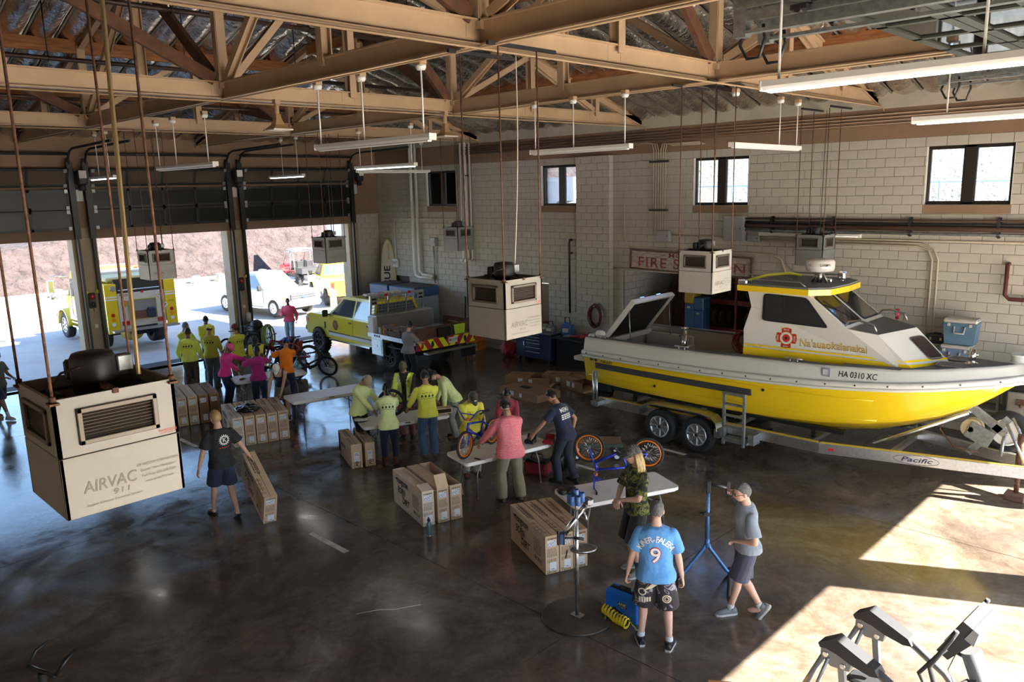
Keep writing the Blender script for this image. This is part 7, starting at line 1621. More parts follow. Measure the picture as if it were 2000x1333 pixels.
# low trolley by the boat trailer
t = thing('trolley', 'low brown-topped trolley with small wheels behind the upside-down bicycle', 'trolley', (-9.55, 12.05, 0), math.radians(40)); q = MB(); q.box((0, 0, .36), (1.0, .5, .03)); obj('deck', q, mat('brown_deck', (.22, .13, .08), .7), t); q = MB(); q.box((0, -.25, .34), (1.02, .03, .07)); q.box((0, .25, .34), (1.02, .03, .07)); obj('edge', q, mat('green_edge', (.03, .06, .045), .5), t)
for x in (-.4, .4):
    for y in (-.2, .2): q = MB(); q.torus((x, y, .1), .075, .028, (0, 1, 0), 20, 8); q.tube([(x, y, .1), (x, y, .34)], .012, 6); w_ = obj('wheel', q, RUBBER, t); q = MB(); q.cyl((x, y-.025, .1), (x, y+.025, .1), .05); obj('hub', q, LAMPW, w_)
t = thing('water_bottle', 'grey-green steel water bottle standing on the floor', 'bottle', (-9.28, 7.40, 0)); q = MB(); q.lathe([(.035, 0), (.04, .01), (.04, .2), (.034, .225), (.022, .24), (.022, .255)], 18); obj('flask', q, mat('sage_steel', (.10, .16, .17), .4, .3), t); q = MB(); q.lathe([(.026, .255), (.026, .29), (.012, .3), (.012, .32)], 16); obj('cap', q, BLACK, t); q = MB(); q.lathe([(.041, 0), (.041, .025)], 18); obj('base_ring', q, STEEL, t)
# ------------------------------------------------------------------ shop work stand on its round plate
t = thing('work_stand', 'steel bicycle work stand on a round rusty plate with blue jaws', 'work stand', (-5.97, 7.12, 0))
q = MB(); q.lathe([(.46, 0), (.46, .018), (.45, .022), (.0, .022)], 48); obj('base_plate', q, mat('oiled_plate', (.085, .07, .06), .45, .6, noise=(4, .3)), t); q = MB(); q.box((0, 0, .03), (.16, .12, .012)); obj('foot_plate', q, STEEL, t)
q = MB(); q.cyl((0, 0, .03), (0, 0, 1.45), .026, n=14); q.cyl((0, 0, 1.42), (0, 0, 1.62), .018, n=10); po = obj('post', q, mat('scuffed_steel', (.5, .5, .5), .3, .9, noise=(18, .35)), t)
R2 = math.radians(44.6); sr = Vector((math.cos(R2), math.sin(R2), 0)); aw = Vector((-math.sin(R2), math.cos(R2), 0))
q = MB(); q.tube([-sr*.16-aw*.1+Vector((0, 0, 1.2)), -sr*.02+Vector((0, 0, 1.34)), sr*.12+aw*.1+Vector((0, 0, 1.48))], .035, 10); q.box(sr*.16+aw*.12+Vector((0, 0, 1.53)), (.12, .1, .1), ch=.02); q.tube([sr*.1+aw*.1+Vector((0, 0, 1.44)), sr*.13+Vector((0, 0, 1.33))], .014, 6); obj('clamp_arm', q, CHROME, t)
BLU = mat('jaw_blue', (.03, .07, .2), .45)
q = MB(); c = -sr*.2-aw*.12+Vector((0, 0, 1.15)); q.box(c, (.05, .09, .14), 0, (0, 0, R2), ch=.008); j = obj('jaw', q, BLU, t); q = MB(); q.box(c-sr*.045, (.02, .1, .15), 0, (0, 0, R2), ch=.005); q.box(c+sr*.03, (.02, .09, .15), 0, (0, 0, R2), ch=.005); obj('jaw_pad', q, RUBBER, j); q = MB(); q.tube([c, c+sr*.16], .012, 6); q.tube([c+sr*.16, c+sr*.28+Vector((0, 0, -.02))], .02, 8); obj('jaw_handle', q, BLACK, j)
for i in range(7):
    a = 2*PI*i/7+.3; q = MB(); x, y = .085*math.cos(a), .085*math.sin(a); q.lathe([(.030, 1.56), (.034, 1.565), (.034, 1.68), (.028, 1.685), (.026, 1.58)], 12, c=(x, y, 0)) if i else q.lathe([(.03, 1.60), (.034, 1.605), (.034, 1.74), (.028, 1.745), (.026, 1.62)], 12, c=(0, 0, 0)); obj('tool_cup', q, mat('cup_blue', (.05, .12, .32), .35), t)
q = MB(); tr = [sr*.17*math.cos(a)+aw*.12*math.sin(a)+sr*.08 for a in [2*PI*i/18 for i in range(18)]]; q.loft([[p+Vector((0, 0, .93)) for p in tr], [p*1.05+Vector((0, 0, .96)) for p in tr], [p*.97+Vector((0, 0, .96)) for p in tr], [p*.93+Vector((0, 0, .937)) for p in tr]], 0, True); ty = obj('tool_tray', q, STEEL, t); q = MB(); q.tube([-sr*.12+Vector((0, 0, .93)), -sr*.14+Vector((0, 0, .82))], .01, 6); obj('hanging_wrench', q, BLACK, ty)
# blue repair stand
t = thing('repair_stand', 'blue bicycle repair stand beside the man leaning on it', 'repair stand', (-5.3, 9.15, 0)); t.scale = (1.12, 1.12, 1.12); PB = mat('stand_blue', (.06, .16, .36), .35, .3)
sr2 = sr; q = MB(); q.tube([(0, 0, .42), (0, 0, 1.15)], .026, 10); q.tube([(0, 0, .52), (0, 0, .40)], .034, 10); ps = obj('post', q, PB, t)
for s, e in ((-1, (-.36, -.06)), (1, (.30, .04))): q = MB(); d = sr*e[0]+aw*e[1]; q.tube([Vector((0, 0, .48)), sr*(.04*s)+Vector((0, 0, .38)), d*.55+Vector((0, 0, .2)), d*.9+Vector((0, 0, .05)), d+Vector((0, 0, .03))], .024, 9); obj('leg', q, PB, t)
q = MB(); 
for d in (sr*-.36+aw*-.06, sr*.30+aw*.04): q.tube([d+Vector((.3, -.55, .025)), d+Vector((-.05, .1, .025))], .022, 8)
obj('foot_bar', q, mat('rust_foot', (.07, .045, .035), .6, .4), t)
q = MB(); q.box((0, 0, 1.2), (.06, .06, .16), 0, (0, 0, R2), ch=.01); q.tube([Vector((0, 0, 1.24)), sr*.22-aw*.02+Vector((0, 0, 1.19))], .022, 8); q.tube([Vector((0, 0, 1.26)), -sr*.05+Vector((0, 0, 1.18)), -sr*.07+Vector((0, 0, 1.12))], .01, 6); hd = obj('clamp_head', q, BLACK, t); q = MB(); q.box(sr*.24+Vector((0, 0, 1.18)), (.05, .05, .16), 0, (0, 0, R2), ch=.008); obj('jaw', q, BLACK, hd)
q = MB(); q.box((0, 0, .84), (.1, .05, .05), 0, (0, 0, R2)); q.tube([-sr*.1+Vector((0, 0, .86)), sr*.05+Vector((0, 0, .84))], .012, 6); obj('height_lever', q, BLACK, t); q = MB(); text_on(q, 'Park Tool', (-aw*.028+Vector((0, 0, 1.0))), (0, 0, 1), -sr, .05, .006, off=.002, wid=.15); obj('lettering', q, GREYP, ps, fix=False)
# tool case and coiled hose
cc = Vector((-5.50, 7.52, 0)); t = thing('tool_case', 'bright blue plastic tool case standing on edge by the yellow hose', 'case', cc, math.radians(2)); BLC = mat('case_blue', (.008, .13, .52), .35)
for sg in (-1, 1): q = MB(); q.box((0, sg*.055, .19), (.52, .10, .37), 0, (.0, 0, 0), ch=.03); obj('shell', q, BLC, t)
q = MB(); q.box((0, 0, .365), (.44, .06, .05), ch=.01); q.tube([(-.09, 0, .38), (-.08, 0, .42), (.08, 0, .42), (.09, 0, .38)], .014, 7); obj('handle', q, BLACK, t)
q = MB(); q.box((.02, -.107, .22), (.13, .004, .075)); st = obj('sticker', q, INK, t); q = MB(); text_on(q, 'ANK', (.02, -.11, .233), (1, 0, 0), (0, 0, 1), .06, .006, .15, off=.002); text_on(q, 'IT BOYS', (.02, -.11, .195), (1, 0, 0), (0, 0, 1), .026, .002, wid=.1, off=.002); obj('lettering', q, WHITE, st, fix=False); q = MB(); q.box((0, -.108, .09), (.26, .004, .045), 0, (0, .5, 0)); obj('stripe_sticker', q, INK, t); q = MB(); q.box((0.01, -.109, .075), (.24, .004, .01), 0, (0, .5, 0)); obj('red_stripe', q, REDL, t)
t = thing('air_hose', 'coiled yellow air hose lying on the floor by the blue case', 'hose', (-5.55, 7.32, 0)); q = MB(); P = []
for i in range(150):
    a = i*.72; f = i/150; c = Vector((-.22+.46*f, .10-.12*f, .07+.012*math.sin(f*9))); P.append(c+Vector((.012*math.cos(a*.5), .062*math.cos(a), .062*math.sin(a))))
q.tube(P, .0095, 6); obj('coil', q, mat('hose_yellow', (.75, .55, .01), .4), t); q = MB(); q.tube([P[-1], P[-1]+Vector((.1, -.04, -.03)), P[-1]+Vector((.18, -.08, -.04))], .012, 6); q.tube([P[0]+Vector((.05, -.1, -.05)), P[0]+Vector((.12, -.22, -.055))], .014, 6); obj('coupling', q, CHROME, t)
q = MB(); q.tube([(-.5, 0, .004), (-.2, .03, .004), (.0, -.02, .004), (.35, .01, .004)], .003, 4); tag(obj('string_scrap', q, WHITE, None, (-7.9, 5.65, 0), 1.0), 'thin white scrap of string on the floor', 'string')
# ------------------------------------------------------------------ elliptical trainer in the sun
t = thing('elliptical_trainer', 'grey and black elliptical trainer in the sunlit corner of the floor', 'exercise machine', (-2.0, 7.22, 0), math.radians(-4)); SG = mat('machine_silver', (.20, .21, .215), .35, .3); DG = mat('machine_charcoal', (.02, .021, .023), .5)
q = MB(); q.box((.1, 0, .12), (2.0, .3, .14), ch=.03); q.box((1.0, 0, .06), (.1, .75, .1)); q.box((-.85, 0, .06), (.1, .75, .1)); q.cyl((.75, -.12, .45), (.75, .12, .45), .36, n=28); obj('base', q, DG, t)
q = MB(); q.tube([(.62, 0, .3), (.45, 0, .9), (.25, 0, 1.38)], [.11, .095, .085], 14); mst = obj('mast', q, SG, t); q = MB(); text_on(q, 'MATRIX', (.40, -.1, .98), Vector((.42, 0, -.9)), Vector((.9, 0, .42)), .10, .006, spacing=1.3, wid=.45, off=.012); obj('lettering', q, INK, mst, fix=False)
q = MB(); Mc = Matrix.Translation((.20, 0, 1.55)) @ Matrix.Rotation(.5, 4, 'Y'); q.T = Mc; q.prism([(-.06, -.2), (.05, -.2), (.1, .1), (.06, .2), (-.06, .2)], lambda u, w_: (u, -.24, w_), lambda u, w_: (u, .24, w_)); cs = obj('console', q, DG, t); q = MB(Mc); q.prism([(.03, .08), (.115, .08), (.08, .21), (.03, .21)], lambda u, w_: (u, -.25, w_), lambda u, w_: (u, .25, w_)); obj('console_back', q, SG, cs); q = MB(Mc); q.box((-.064, 0, .03), (.006, .4, .26)); obj('screen', q, BLACK, cs)
for sg in (-1, 1):
    q = MB(); q.tube([(.28, sg*.1, 1.15), (.2, sg*.28, 1.12), (.02, sg*.36, 1.1), (-.03, sg*.37, 1.2), (.1, sg*.37, 1.42), (.17, sg*.36, 1.52)], .018, 8); obj('fixed_handle', q, BLACK, t)
    q = MB(); q.tube([(.55, sg*.33, .55), (.1, sg*.36, 1.15), (.05, sg*.37, 1.3), (.2, sg*.37, 1.62), (.24, sg*.37, 1.72)], [.03, .028, .02, .02, .022], 8); obj('moving_arm', q, DG, t)
    q = MB(); q.prism([(-.52, 1.02), (-.36, 1.13), (.02, .98), (.06, .92), (-.02, .9), (-.2, .93), (-.4, 1.0), (-.5, .98)], lambda u, w_: (u, sg*.36-.07, w_), lambda u, w_: (u, sg*.36+.07, w_)); jc = obj('joint_cover', q, DG, t)
    q = MB(); q.prism([(-.5, .99), (-.2, .94), (-.22, .84), (-.4, .82), (-.5, .9)], lambda u, w_: (u, sg*.36-.05, w_), lambda u, w_: (u, sg*.36+.05, w_)); 
    obj('joint_plate', q, SG, jc); q = MB()
    for x, z in ((-.45, .92), (-.28, .87)): q.cyl((x, sg*.36-.06, z), (x, sg*.36+.06, z), .025, n=12)
    obj('bolt', q, CHROME, jc); q = MB(); q.tube([(-.02, sg*.36, .95), (.35, sg*.35, .75), (.62, sg*.32, .5)], .04, 8); q.tube([(-.47, sg*.36, .92), (-.72, sg*.36, .35)], .028, 8); q.box((-.29, sg*.36, .66), (.06, .05, .38), 0, (0, -.12, 0)); q.tube([(-.42, sg*.36-.05, .9), (-.6, sg*.36-.06, .3)], .018, 7); obj('link_arm', q, SG, t); q = MB(); q.box((-.3, sg*.3, .34), (.45, .2, .06), ch=.02); obj('pedal', q, DG, t)
q = MB(); q.tube([(.2, .1, 1.45), (.1, .15, 1.25), (.05, .1, 1.05), (.12, .12, .9)], .005, 5); obj('cable', q, RUST, t)
for ch_ in t.children:
    if ch_.name.startswith(('joint_cover', 'link_arm', 'pedal')): ch_.location = (-.2, 0, .1)
    elif ch_.name.startswith(('mast', 'console', 'fixed_handle', 'moving_arm', 'cable')): ch_.location = (.2, 0, 0)
q = MB(); q.box((0, 0, .22), (.5, .42, .03), ch=.006); w_ = tag(obj('wood_bench', q, mat('orange_ply', (.55, .22, .05), .5), None, (-3.55, 6.75, .0), .6), 'orange wooden bench corner at the bottom edge of the picture', 'bench'); q = MB()
for x in (-.2, .2):
    for y in (-.16, .16): q.box((x, y, .11), (.05, .05, .22))
obj('leg', q, _mc['orange_ply'], w_)
t = thing('exercise_bike', 'dark exercise bike handlebar at the lower left corner', 'exercise machine', (-8.05, 1.62, 0), 1.9); q = MB(); q.cyl((0, 0, .1), (0, 0, 1.0), .04); q.box((0, 0, .08), (.9, .4, .12), ch=.03); obj('frame', q, DG, t); q = MB(); q.tube([(0, -.2, 1.02), (.1, -.22, 1.12), (.22, -.2, 1.16)], .02, 7); q.tube([(0, .2, 1.02), (.1, .22, 1.12), (.22, .2, 1.16)], .02, 7); q.tube([(0, -.2, 1.02), (0, .2, 1.02)], .02, 7); obj('handlebar', q, BLACK, t); q = MB(); q.sph((-.3, 0, .95), (.15, .12, .05), 12, 7); q.cyl((-.3, 0, .1), (-.3, 0, .93), .03); obj('saddle', q, BLACK, t); q = MB(); q.cyl((.3, -.05, .3), (.3, .05, .3), .2, n=24); obj('flywheel', q, GREYP, t)
# ------------------------------------------------------------------ along the window wall
NAVY = mat('navy_enamel', (.008, .018, .10), .35, coat=.3)
t = thing('tool_cabinet', 'dark blue rolling tool cabinet with silver drawer pulls under the block wall', 'tool cabinet', (-16.55, 18.0, 0)); q = MB(); q.box((0, 0, .56), (1.5, .6, .8), ch=.015); obj('body', q, NAVY, t)
for i, (z, h_) in enumerate(((.90, .08), (.81, .08), (.72, .08), (.60, .13), (.46, .13), (.32, .13))): q = MB(); q.box((0, -.306, z), (.62, .016, h_-.012), ch=.004); d = obj('drawer', q, NAVY, t); q = MB(); q.box((0, -.322, z+h_*.3), (.6, .02, .02), ch=.004); obj('drawer_pull', q, ALU, d)
for sx in (-1, 1): q = MB(); q.box((sx*.53, -.306, .58), (.4, .016, .72), ch=.004); d = obj('cabinet_door', q, NAVY, t); q = MB(); q.box((sx*.36, -.325, .6), (.025, .03, .13)); obj('handle', q, CHROME, d)
q = MB(); q.box((0, 0, .985), (1.54, .64, .04), ch=.005); obj('worktop', q, mat('worktop_steel', (.3, .31, .33), .35, .7), t)
for sx in (-1, 1):
    for sy in (-1, 1): q = MB(); q.cyl((sx*.65-.02, sy*.22, .07), (sx*.65+.02, sy*.22, .07), .065, n=16); q.box((sx*.65, sy*.22, .14), (.06, .06, .06)); obj('caster', q, BLACK, t)
t = thing('workbench', 'black workbench covered with tools beside the blue cabinet', 'workbench', (-14.75, 17.95, 0)); q = MB(); q.box((0, 0, .93), (1.9, .72, .05), ch=.006); obj('worktop', q, BLACK, t); q = MB(); q.box((0, .1, .45), (1.8, .5, .9)); obj('base_cupboard', q, DARKMETAL, t)
for l, c, sz, m_, nm, cat in (('black portable pump with hoses on the cabinet worktop', (-16.95, 18.05, 1.0), (.34, .3, .3), BLACK, 'pump', 'pump'), ('cream bucket-shaped canister on the cabinet worktop', (-16.45, 18.2, 1.0), (.22, .22, .2), mat('canister_cream', (.4, .36, .3), .5), 'canister', 'canister'), ('grey battery charger on the cabinet worktop', (-16.05, 18.0, 1.0), (.3, .26, .26), GREYP, 'charger', 'charger'), ('blue and white battery pack stacked on the workbench', (-15.45, 18.1, .96), (.34, .26, .42), mat('pack_blue', (.05, .15, .4), .4), 'battery_pack', 'battery'), ('red-handled hydraulic cutter lying on the workbench', (-14.75, 17.85, .96), (.8, .12, .12), mat('cutter_red', (.4, .03, .03), .4), 'hydraulic_cutter', 'rescue tool'), ('grey disc grinder at the end of the workbench', (-14.1, 17.9, .96), (.3, .2, .2), GREYP, 'grinder', 'grinder')):
    t = thing(nm, l, cat, c, .15); q = MB()
    if nm == 'hydraulic_cutter': q.cyl((-.35, 0, .06), (.05, 0, .06), .035); q.sph((.15, 0, .08), (.16, .08, .08), 12, 8); q.tube([(.2, 0, .1), (.3, .02, .2), (.42, 0, .06)], .03, 7); obj('body', q, m_, t); q = MB(); q.prism([(-.35, .03), (-.62, .0), (-.6, .05), (-.35, .1)], lambda u, w_: (u, -.02, w_), lambda u, w_: (u, .02, w_)); obj('blade', q, STEEL, t); continue
    if nm == 'canister': q.lathe([(.09, 0), (.11, .01), (.11, .17), (.08, .2)], 16)
    elif nm == 'grinder': q.cyl((-.05, 0, .1), (.05, 0, .1), .1, n=20); q.box((.12, 0, .07), (.14, .12, .14), ch=.02)
    else: q.box((0, 0, sz[2]*.4), (sz[0], sz[1], sz[2]*.8), ch=.03); q.box((sz[0]*.1, -sz[1]*.35, sz[2]*.85), (sz[0]*.5, sz[1]*.3, sz[2]*.3), ch=.02)
    obj('body', q, m_, t); q = MB(); q.tube([(-sz[0]*.3, 0, sz[2]*.8), (-sz[0]*.25, -.02, sz[2]*1.3), (sz[0]*.2, -.02, sz[2]*1.35), (sz[0]*.3, 0, sz[2]*.85)], .014, 6); obj('handle', q, BLACK, t); q = MB(); q.box((0, -sz[1]/2-.004, sz[2]*.4), (sz[0]*.6, .006, sz[2]*.3)); obj('panel', q, WHITE, t)
t = thing('air_hose_reel', 'dark red coiled hose hanging on the pilaster', 'hose', (-14.5, YW-.24, 1.65)); q = MB(); rn = random.Random(5)
for i in range(10): q.torus((rn.uniform(-.03, .03), -.02-.008*i, rn.uniform(-.03, .03)), .2+rn.uniform(-.02, .03), .011, (rn.uniform(-.1, .1), 1, rn.uniform(-.1, .1)), 22, 5)
ob_ = obj('coil', q, mat('dark_red_hose', (.10, .02, .018), .5), t); ob_.scale = (1, 1, 1.5); q = MB(); q.cyl((0, .04, .28), (0, -.12, .28), .02); obj('hook', q, STEEL, t)
RESC = mat('board_cream', (.55, .50, .40), .4)
t = thing('rescue_board', 'tall cream rescue board with black lettering leaning in the corner', 'surfboard', (-24.62, 18.2, 0), (0, 0, math.radians(38))); t.rotation_euler = (math.radians(-4), 0, math.radians(38)); q = MB(); P = [(0, .26), (.5, .29), (1.5, .31), (2.3, .30), (3.0, .25), (3.35, .18), (3.55, .09), (3.62, .02)]; R_ = []
for z, w_ in P: R_.append([(w_*math.cos(a), .05*min(1, w_*6)*math.sin(a)*(1 if math.sin(a) < 0 else .8), z) for a in [2*PI*i/20 for i in range(20)]])
q.loft(R_, 0); b = obj('board', q, RESC, t); q = MB(); text_on(q, 'RESCUE', (-.02, -.055, 1.85), (0, 0, 1), (-1, 0, 0), .34, .02, wid=1.5, off=.004); text_on(q, 'HAWAII COUNTY', (.05, -.055, 3.15), (0, 0, 1), (-1, 0, 0), .07, .004, wid=.62, off=.004); obj('lettering', q, INK, b, fix=False); q = MB(); q.tube([(w_*.99*s_, 0, z) for s_, (z, w_) in [(-1, p) for p in P]+[(1, p) for p in P[::-1]]], .02, 6); obj('yellow_rail', q, mat('rail_yellow', (.5, .4, .04), .4), b)
CBG = mat('compressor_grey_blue', (.25, .30, .38), .4); CBB = mat('compressor_blue', (.03, .09, .24), .4)
for i, (x, w_, l) in enumerate(((-24.0, 1.1, 'grey-blue compressor cabinet with a blue top by the corner door'), (-22.6, 1.5, 'second compressor cabinet, blue top and dark side, under the drain pipes'))):
    t = thing('compressor_cabinet', l, 'compressor', (x, 17.85, 0)); q = MB(); q.box((0, 0, .85), (w_, 1.1, 1.7), ch=.02); obj('body', q, CBG, t); q = MB(); q.box((0, 0, 1.87), (w_+.02, 1.12, .34), ch=.02); tp = obj('top_cover', q, CBB, t); q = MB(); q.box((0, 0, 2.05), (w_-.1, 1.0, .03)); obj('grille', q, mat('dusty_top', (.1, .075, .06), .9), tp); q = MB(); q.box((0, -.556, .9), (w_-.12, .012, 1.3), ch=.004); d = obj('panel_door', q, CBG, t); q = MB(); q.box((w_*.3, -.568, 1.3), (.18, .015, .14)); obj('control_panel', q, BLACK, d)
for i, (z, m_) in enumerate(((0, BOXO), (.3, BOXO), (.6, BOXO), (.9, BOXP))): t = thing('product_carton', ('bottom orange carton of the stack beside the rods', 'second orange carton up in the stack beside the rods', 'third orange carton up in the stack beside the rods', 'pale carton on top of the stack beside the rods')[i], 'carton', (-19.6, 18.1, z), None, 'stacked orange cartons'); q = MB(); q.box((0, 0, .145), (.5, .4, .29), ch=.008); obj('body', q, m_, t); q = MB(); q.box((.0, -.202, .15), (.4, .004, .12)); obj('print', q, INK, t); q = MB(); q.box((0.1, -.205, .17), (.15, .004, .14)); obj('label', q, WHITE, t)
q = MB(); q.cyl((0, 0, 0), (0, .1, 1.7), .025); q.cyl((0, .1, 1.7), (0, .1, 1.76), .035); tag(obj('pole', q, BLACK, None, (-20.3, 18.2, 0)), 'thin black pole leaning on the block wall beside the orange cartons', 'pole')
rag('red plastic-wrapped bundle on the floor behind the cream ventilation box', (-17.9, 18.0, .25), .3, mat('red_wrap', (.35, .02, .03), .5), 21, 'wrapped_bundle', 'bundle', .8)
# coolers and buckets behind the bow
def cooler(label, c, sz, m_, lid):
    t = thing('cooler', label, 'cooler', c, .05); w_, d, h_ = sz; q = MB(); q.loft([[(s*w_/2*f, e*d/2*f, z) for s, e in ((-1, -1), (1, -1), (1, 1), (-1, 1))] for f, z in ((.86, 0), (.88, .02), (1, h_*.82))], smooth=False); obj('tub', q, m_, t); q = MB(); q.box((0, 0, h_*.9), (w_*1.03, d*1.03, h_*.16), ch=.03); obj('lid', q, lid, t)
    q = MB(); q.tube([(-.1, -d/2-.01, h_*.7), (-.09, -d/2-.05, h_*.45), (.09, -d/2-.05, h_*.45), (.1, -d/2-.01, h_*.7)], .018, 6); obj('handle', q, lid, t); q = MB(); q.box((-.2, -d/2-.01, h_*.76), (.05, .03, .06)); q.box((.2, -d/2-.01, h_*.76), (.05, .03, .06)); obj('latch', q, lid, t)
CB_ = mat('cooler_blue', (.09, .17, .25), .5, noise=(6, .1)); CL_ = mat('cooler_lid', (.5, .47, .42), .5, noise=(6, .1))
q = MB(); q.box((0, 0, .74), (1.6, .6, .05), ch=.006); sh_ = tag(obj('storage_shelf', q, mat('shelf_grey', (.2, .2, .2), .6), None, (-4.55, 18.1, 0)), 'grey storage shelf under the coolers behind the boat bow', 'shelf'); q = MB()
for x in (-.75, .75):
    for y in (-.25, .25): q.box((x, y, .74), (.05, .05, 1.48))
q.box((0, 0, 1.48), (1.6, .6, .04)); obj('leg', q, _mc['shelf_grey'], sh_)
cooler('blue cooler with a worn white lid, upper of the two stacked by the bow', (-4.62, 18.05, 2.02), (.62, .42, .55), CB_, CL_); cooler('lower blue cooler with a pale lid under the larger one', (-4.68, 18.05, 1.51), (.56, .4, .50), mat('cooler_blue2', (.12, .19, .30), .5), CL_)
t = thing('toolbox', 'black toolbox on a crate left of the coolers', 'toolbox', (-5.1, 18.15, 1.95)); q = MB(); q.box((0, 0, .1), (.4, .24, .2), ch=.02); obj('body', q, BLACK, t); q = MB(); q.box((0, 0, .22), (.16, .03, .03)); obj('handle', q, BLACK, t); q = MB(); q.box((-.1, -.125, .12), (.04, .02, .06)); q.box((.1, -.125, .12), (.04, .02, .06)); obj('latch', q, CHROME, t)
q = MB(); q.box((0, 0, .2), (.45, .3, .42), ch=.01); cr_ = tag(obj('crate', q, mat('crate_olive', (.2, .21, .15), .7), None, (-5.1, 18.15, 1.52)), 'olive crate under the black toolbox', 'crate'); q = MB(); q.box((0, 0, .425), (.47, .32, .03)); obj('lid', q, _mc['crate_olive'], cr_)
for i, (x, z, l) in enumerate(((-3.5, 1.51, 'white bucket standing behind the bow tip'), (-3.5, 1.66, 'second white bucket nested in the first behind the bow'))): q = MB(); q.lathe([(.13, 0), (.15, .25), (.165, .26), (.165, .3), (.14, .3), (.12, .04)], 20); b = tag(obj('bucket', q, WHITE, None, (x, 17.9, z)), l, 'bucket'); q = MB(); q.torus((0, 0, .25), .165, .006, n=18, m=5); obj('rim', q, WHITE, b)
q = MB(); q.box((0, 0, 1.42), (1.6, .8, .16)); 
wt = thing('work_trailer', 'dark-topped metal truck box behind the trailer tongue', 'truck box', (-2.75, 17.75, 0)); obj('bed', q, BLACK, wt); q = MB(); q.box((0, 0, .9), (1.6, .8, .82), ch=.02); obj('side_panel', q, mat('dented_aluminium', (.36, .34, .30), .45, .7, noise=(3, .25)), wt); q = MB(); q.box((-.55, -.41, 1.12), (.18, .03, .12), ch=.01); q.cyl((-.55, -.43, 1.02), (-.55, -.43, 1.08), .025); obj('latch', q, RUST, wt); q = MB(); q.box((0, 0, .3), (1.5, .7, .3)); obj('underframe', q, BLACK, wt)
for sy in (-1, 1): wheel('wheel', wt, (.2, sy*.3, .3), .3, .2, DARKMETAL, sy, 5)
# ------------------------------------------------------------------ shelves of hose in the alcove
ORD = 'first second third fourth fifth sixth seventh eighth ninth tenth eleventh twelfth thirteenth'.split()
REDS = mat('rack_red', (.20, .012, .012), .5); HOSE = mat('hose_canvas', (.16, .115, .055), .9, noise=(9, .25))
rk = thing('hose_rack', 'red steel rack in the dark alcove behind the boat', 'rack', (-10.7, YW+1.6, 0)); q = MB()
for x in (-1.7, 0, 1.6): q.box((x, -.4, 1.5), (.07, .07, 3.0)); q.box((x, .4, 1.5), (.07, .07, 3.0))
obj('upright', q, REDS, rk)
for z in (.5, 1.35, 2.15): q = MB(); q.box((-.05, -.4, z), (3.4, .05, .12)); q.box((-.05, .4, z), (3.4, .05, .12)); s_ = obj('shelf_beam', q, REDS, rk); q = MB(); q.box((-.05, 0, z+.06), (3.3, .8, .02)); obj('shelf_board', q, WOODB, s_)
for r, z in enumerate((.57, 1.42, 2.22)):
    for i in range(13):
        x = -12.3+.26*i+random.uniform(-.03, .03); R3 = .26+random.uniform(-.03, .02)
        q = MB()
        for k in range(4): q.torus((0, 0, R3), R3-.05-.055*k, .028, (1, .06, 0), 22, 6)
        o = tag(obj('hose_roll', q, HOSE, None, (x, YW+1.5, z)), 'canvas fire hose roll on the %s shelf of the red rack, %s from the left' % (('bottom', 'middle', 'top')[r], ORD[i]), 'hose', 'rolled hoses on the %s rack shelf' % ('bottom', 'middle', 'top')[r])
t = thing('storage_crate', 'brown wooden crate in the alcove holding small tools', 'crate', (-12.95, YW+.75, 0)); q = MB(); q.box((0, 0, 1.05), (.7, .6, 2.1), ch=.01); obj('body', q, mat('crate_brown', (.10, .055, .03), .8), t); q = MB()
for i in range(6): q.cyl((-.25+.1*i, -.1, 2.1), (-.25+.1*i, -.1, 2.2+.05*(i % 3)), .025, n=8)
obj('small_tools', q, mat('tool_yellow', (.4, .3, .03), .5), t)
t = thing('chair', 'dark red upholstered chair stored on top of the alcove crate', 'chair', (-12.6, YW+1.3, 2.1)); q = MB(); q.box((0, 0, .3), (.5, .5, .1), ch=.04); obj('seat', q, mat('maroon_fabric', (.10, .015, .018), .9), t); q = MB(); q.box((0, .22, .62), (.5, .1, .55), ch=.05); obj('backrest', q, _mc['maroon_fabric'], t)
for x in (-.2, .2):
    for y in (-.2, .2): q = MB(); q.cyl((x, y, 0), (x, y, .28), .02); obj('leg', q, BLACK, t)
for i, (x, h_, m_) in enumerate(((-11.9, 2.5, mat('bottle_yellow', (.45, .3, .02), .5)), (-11.6, 2.3, CBB))): t = thing('equipment_case', ('yellow and blue equipment case stacked high in the alcove', 'blue equipment locker standing in the alcove')[i], 'case', (x, YW+.9, 0)); q = MB(); q.box((0, 0, h_*.42), (.3, .4, h_*.84), ch=.02); obj('body', q, CBB, t); q = MB(); q.box((0, 0, h_*.92), (.32, .42, h_*.16), ch=.03); obj('lid', q, m_, t); q = MB(); q.box((0, -.21, h_*.8), (.1, .02, .05)); obj('latch', q, STEEL, t)
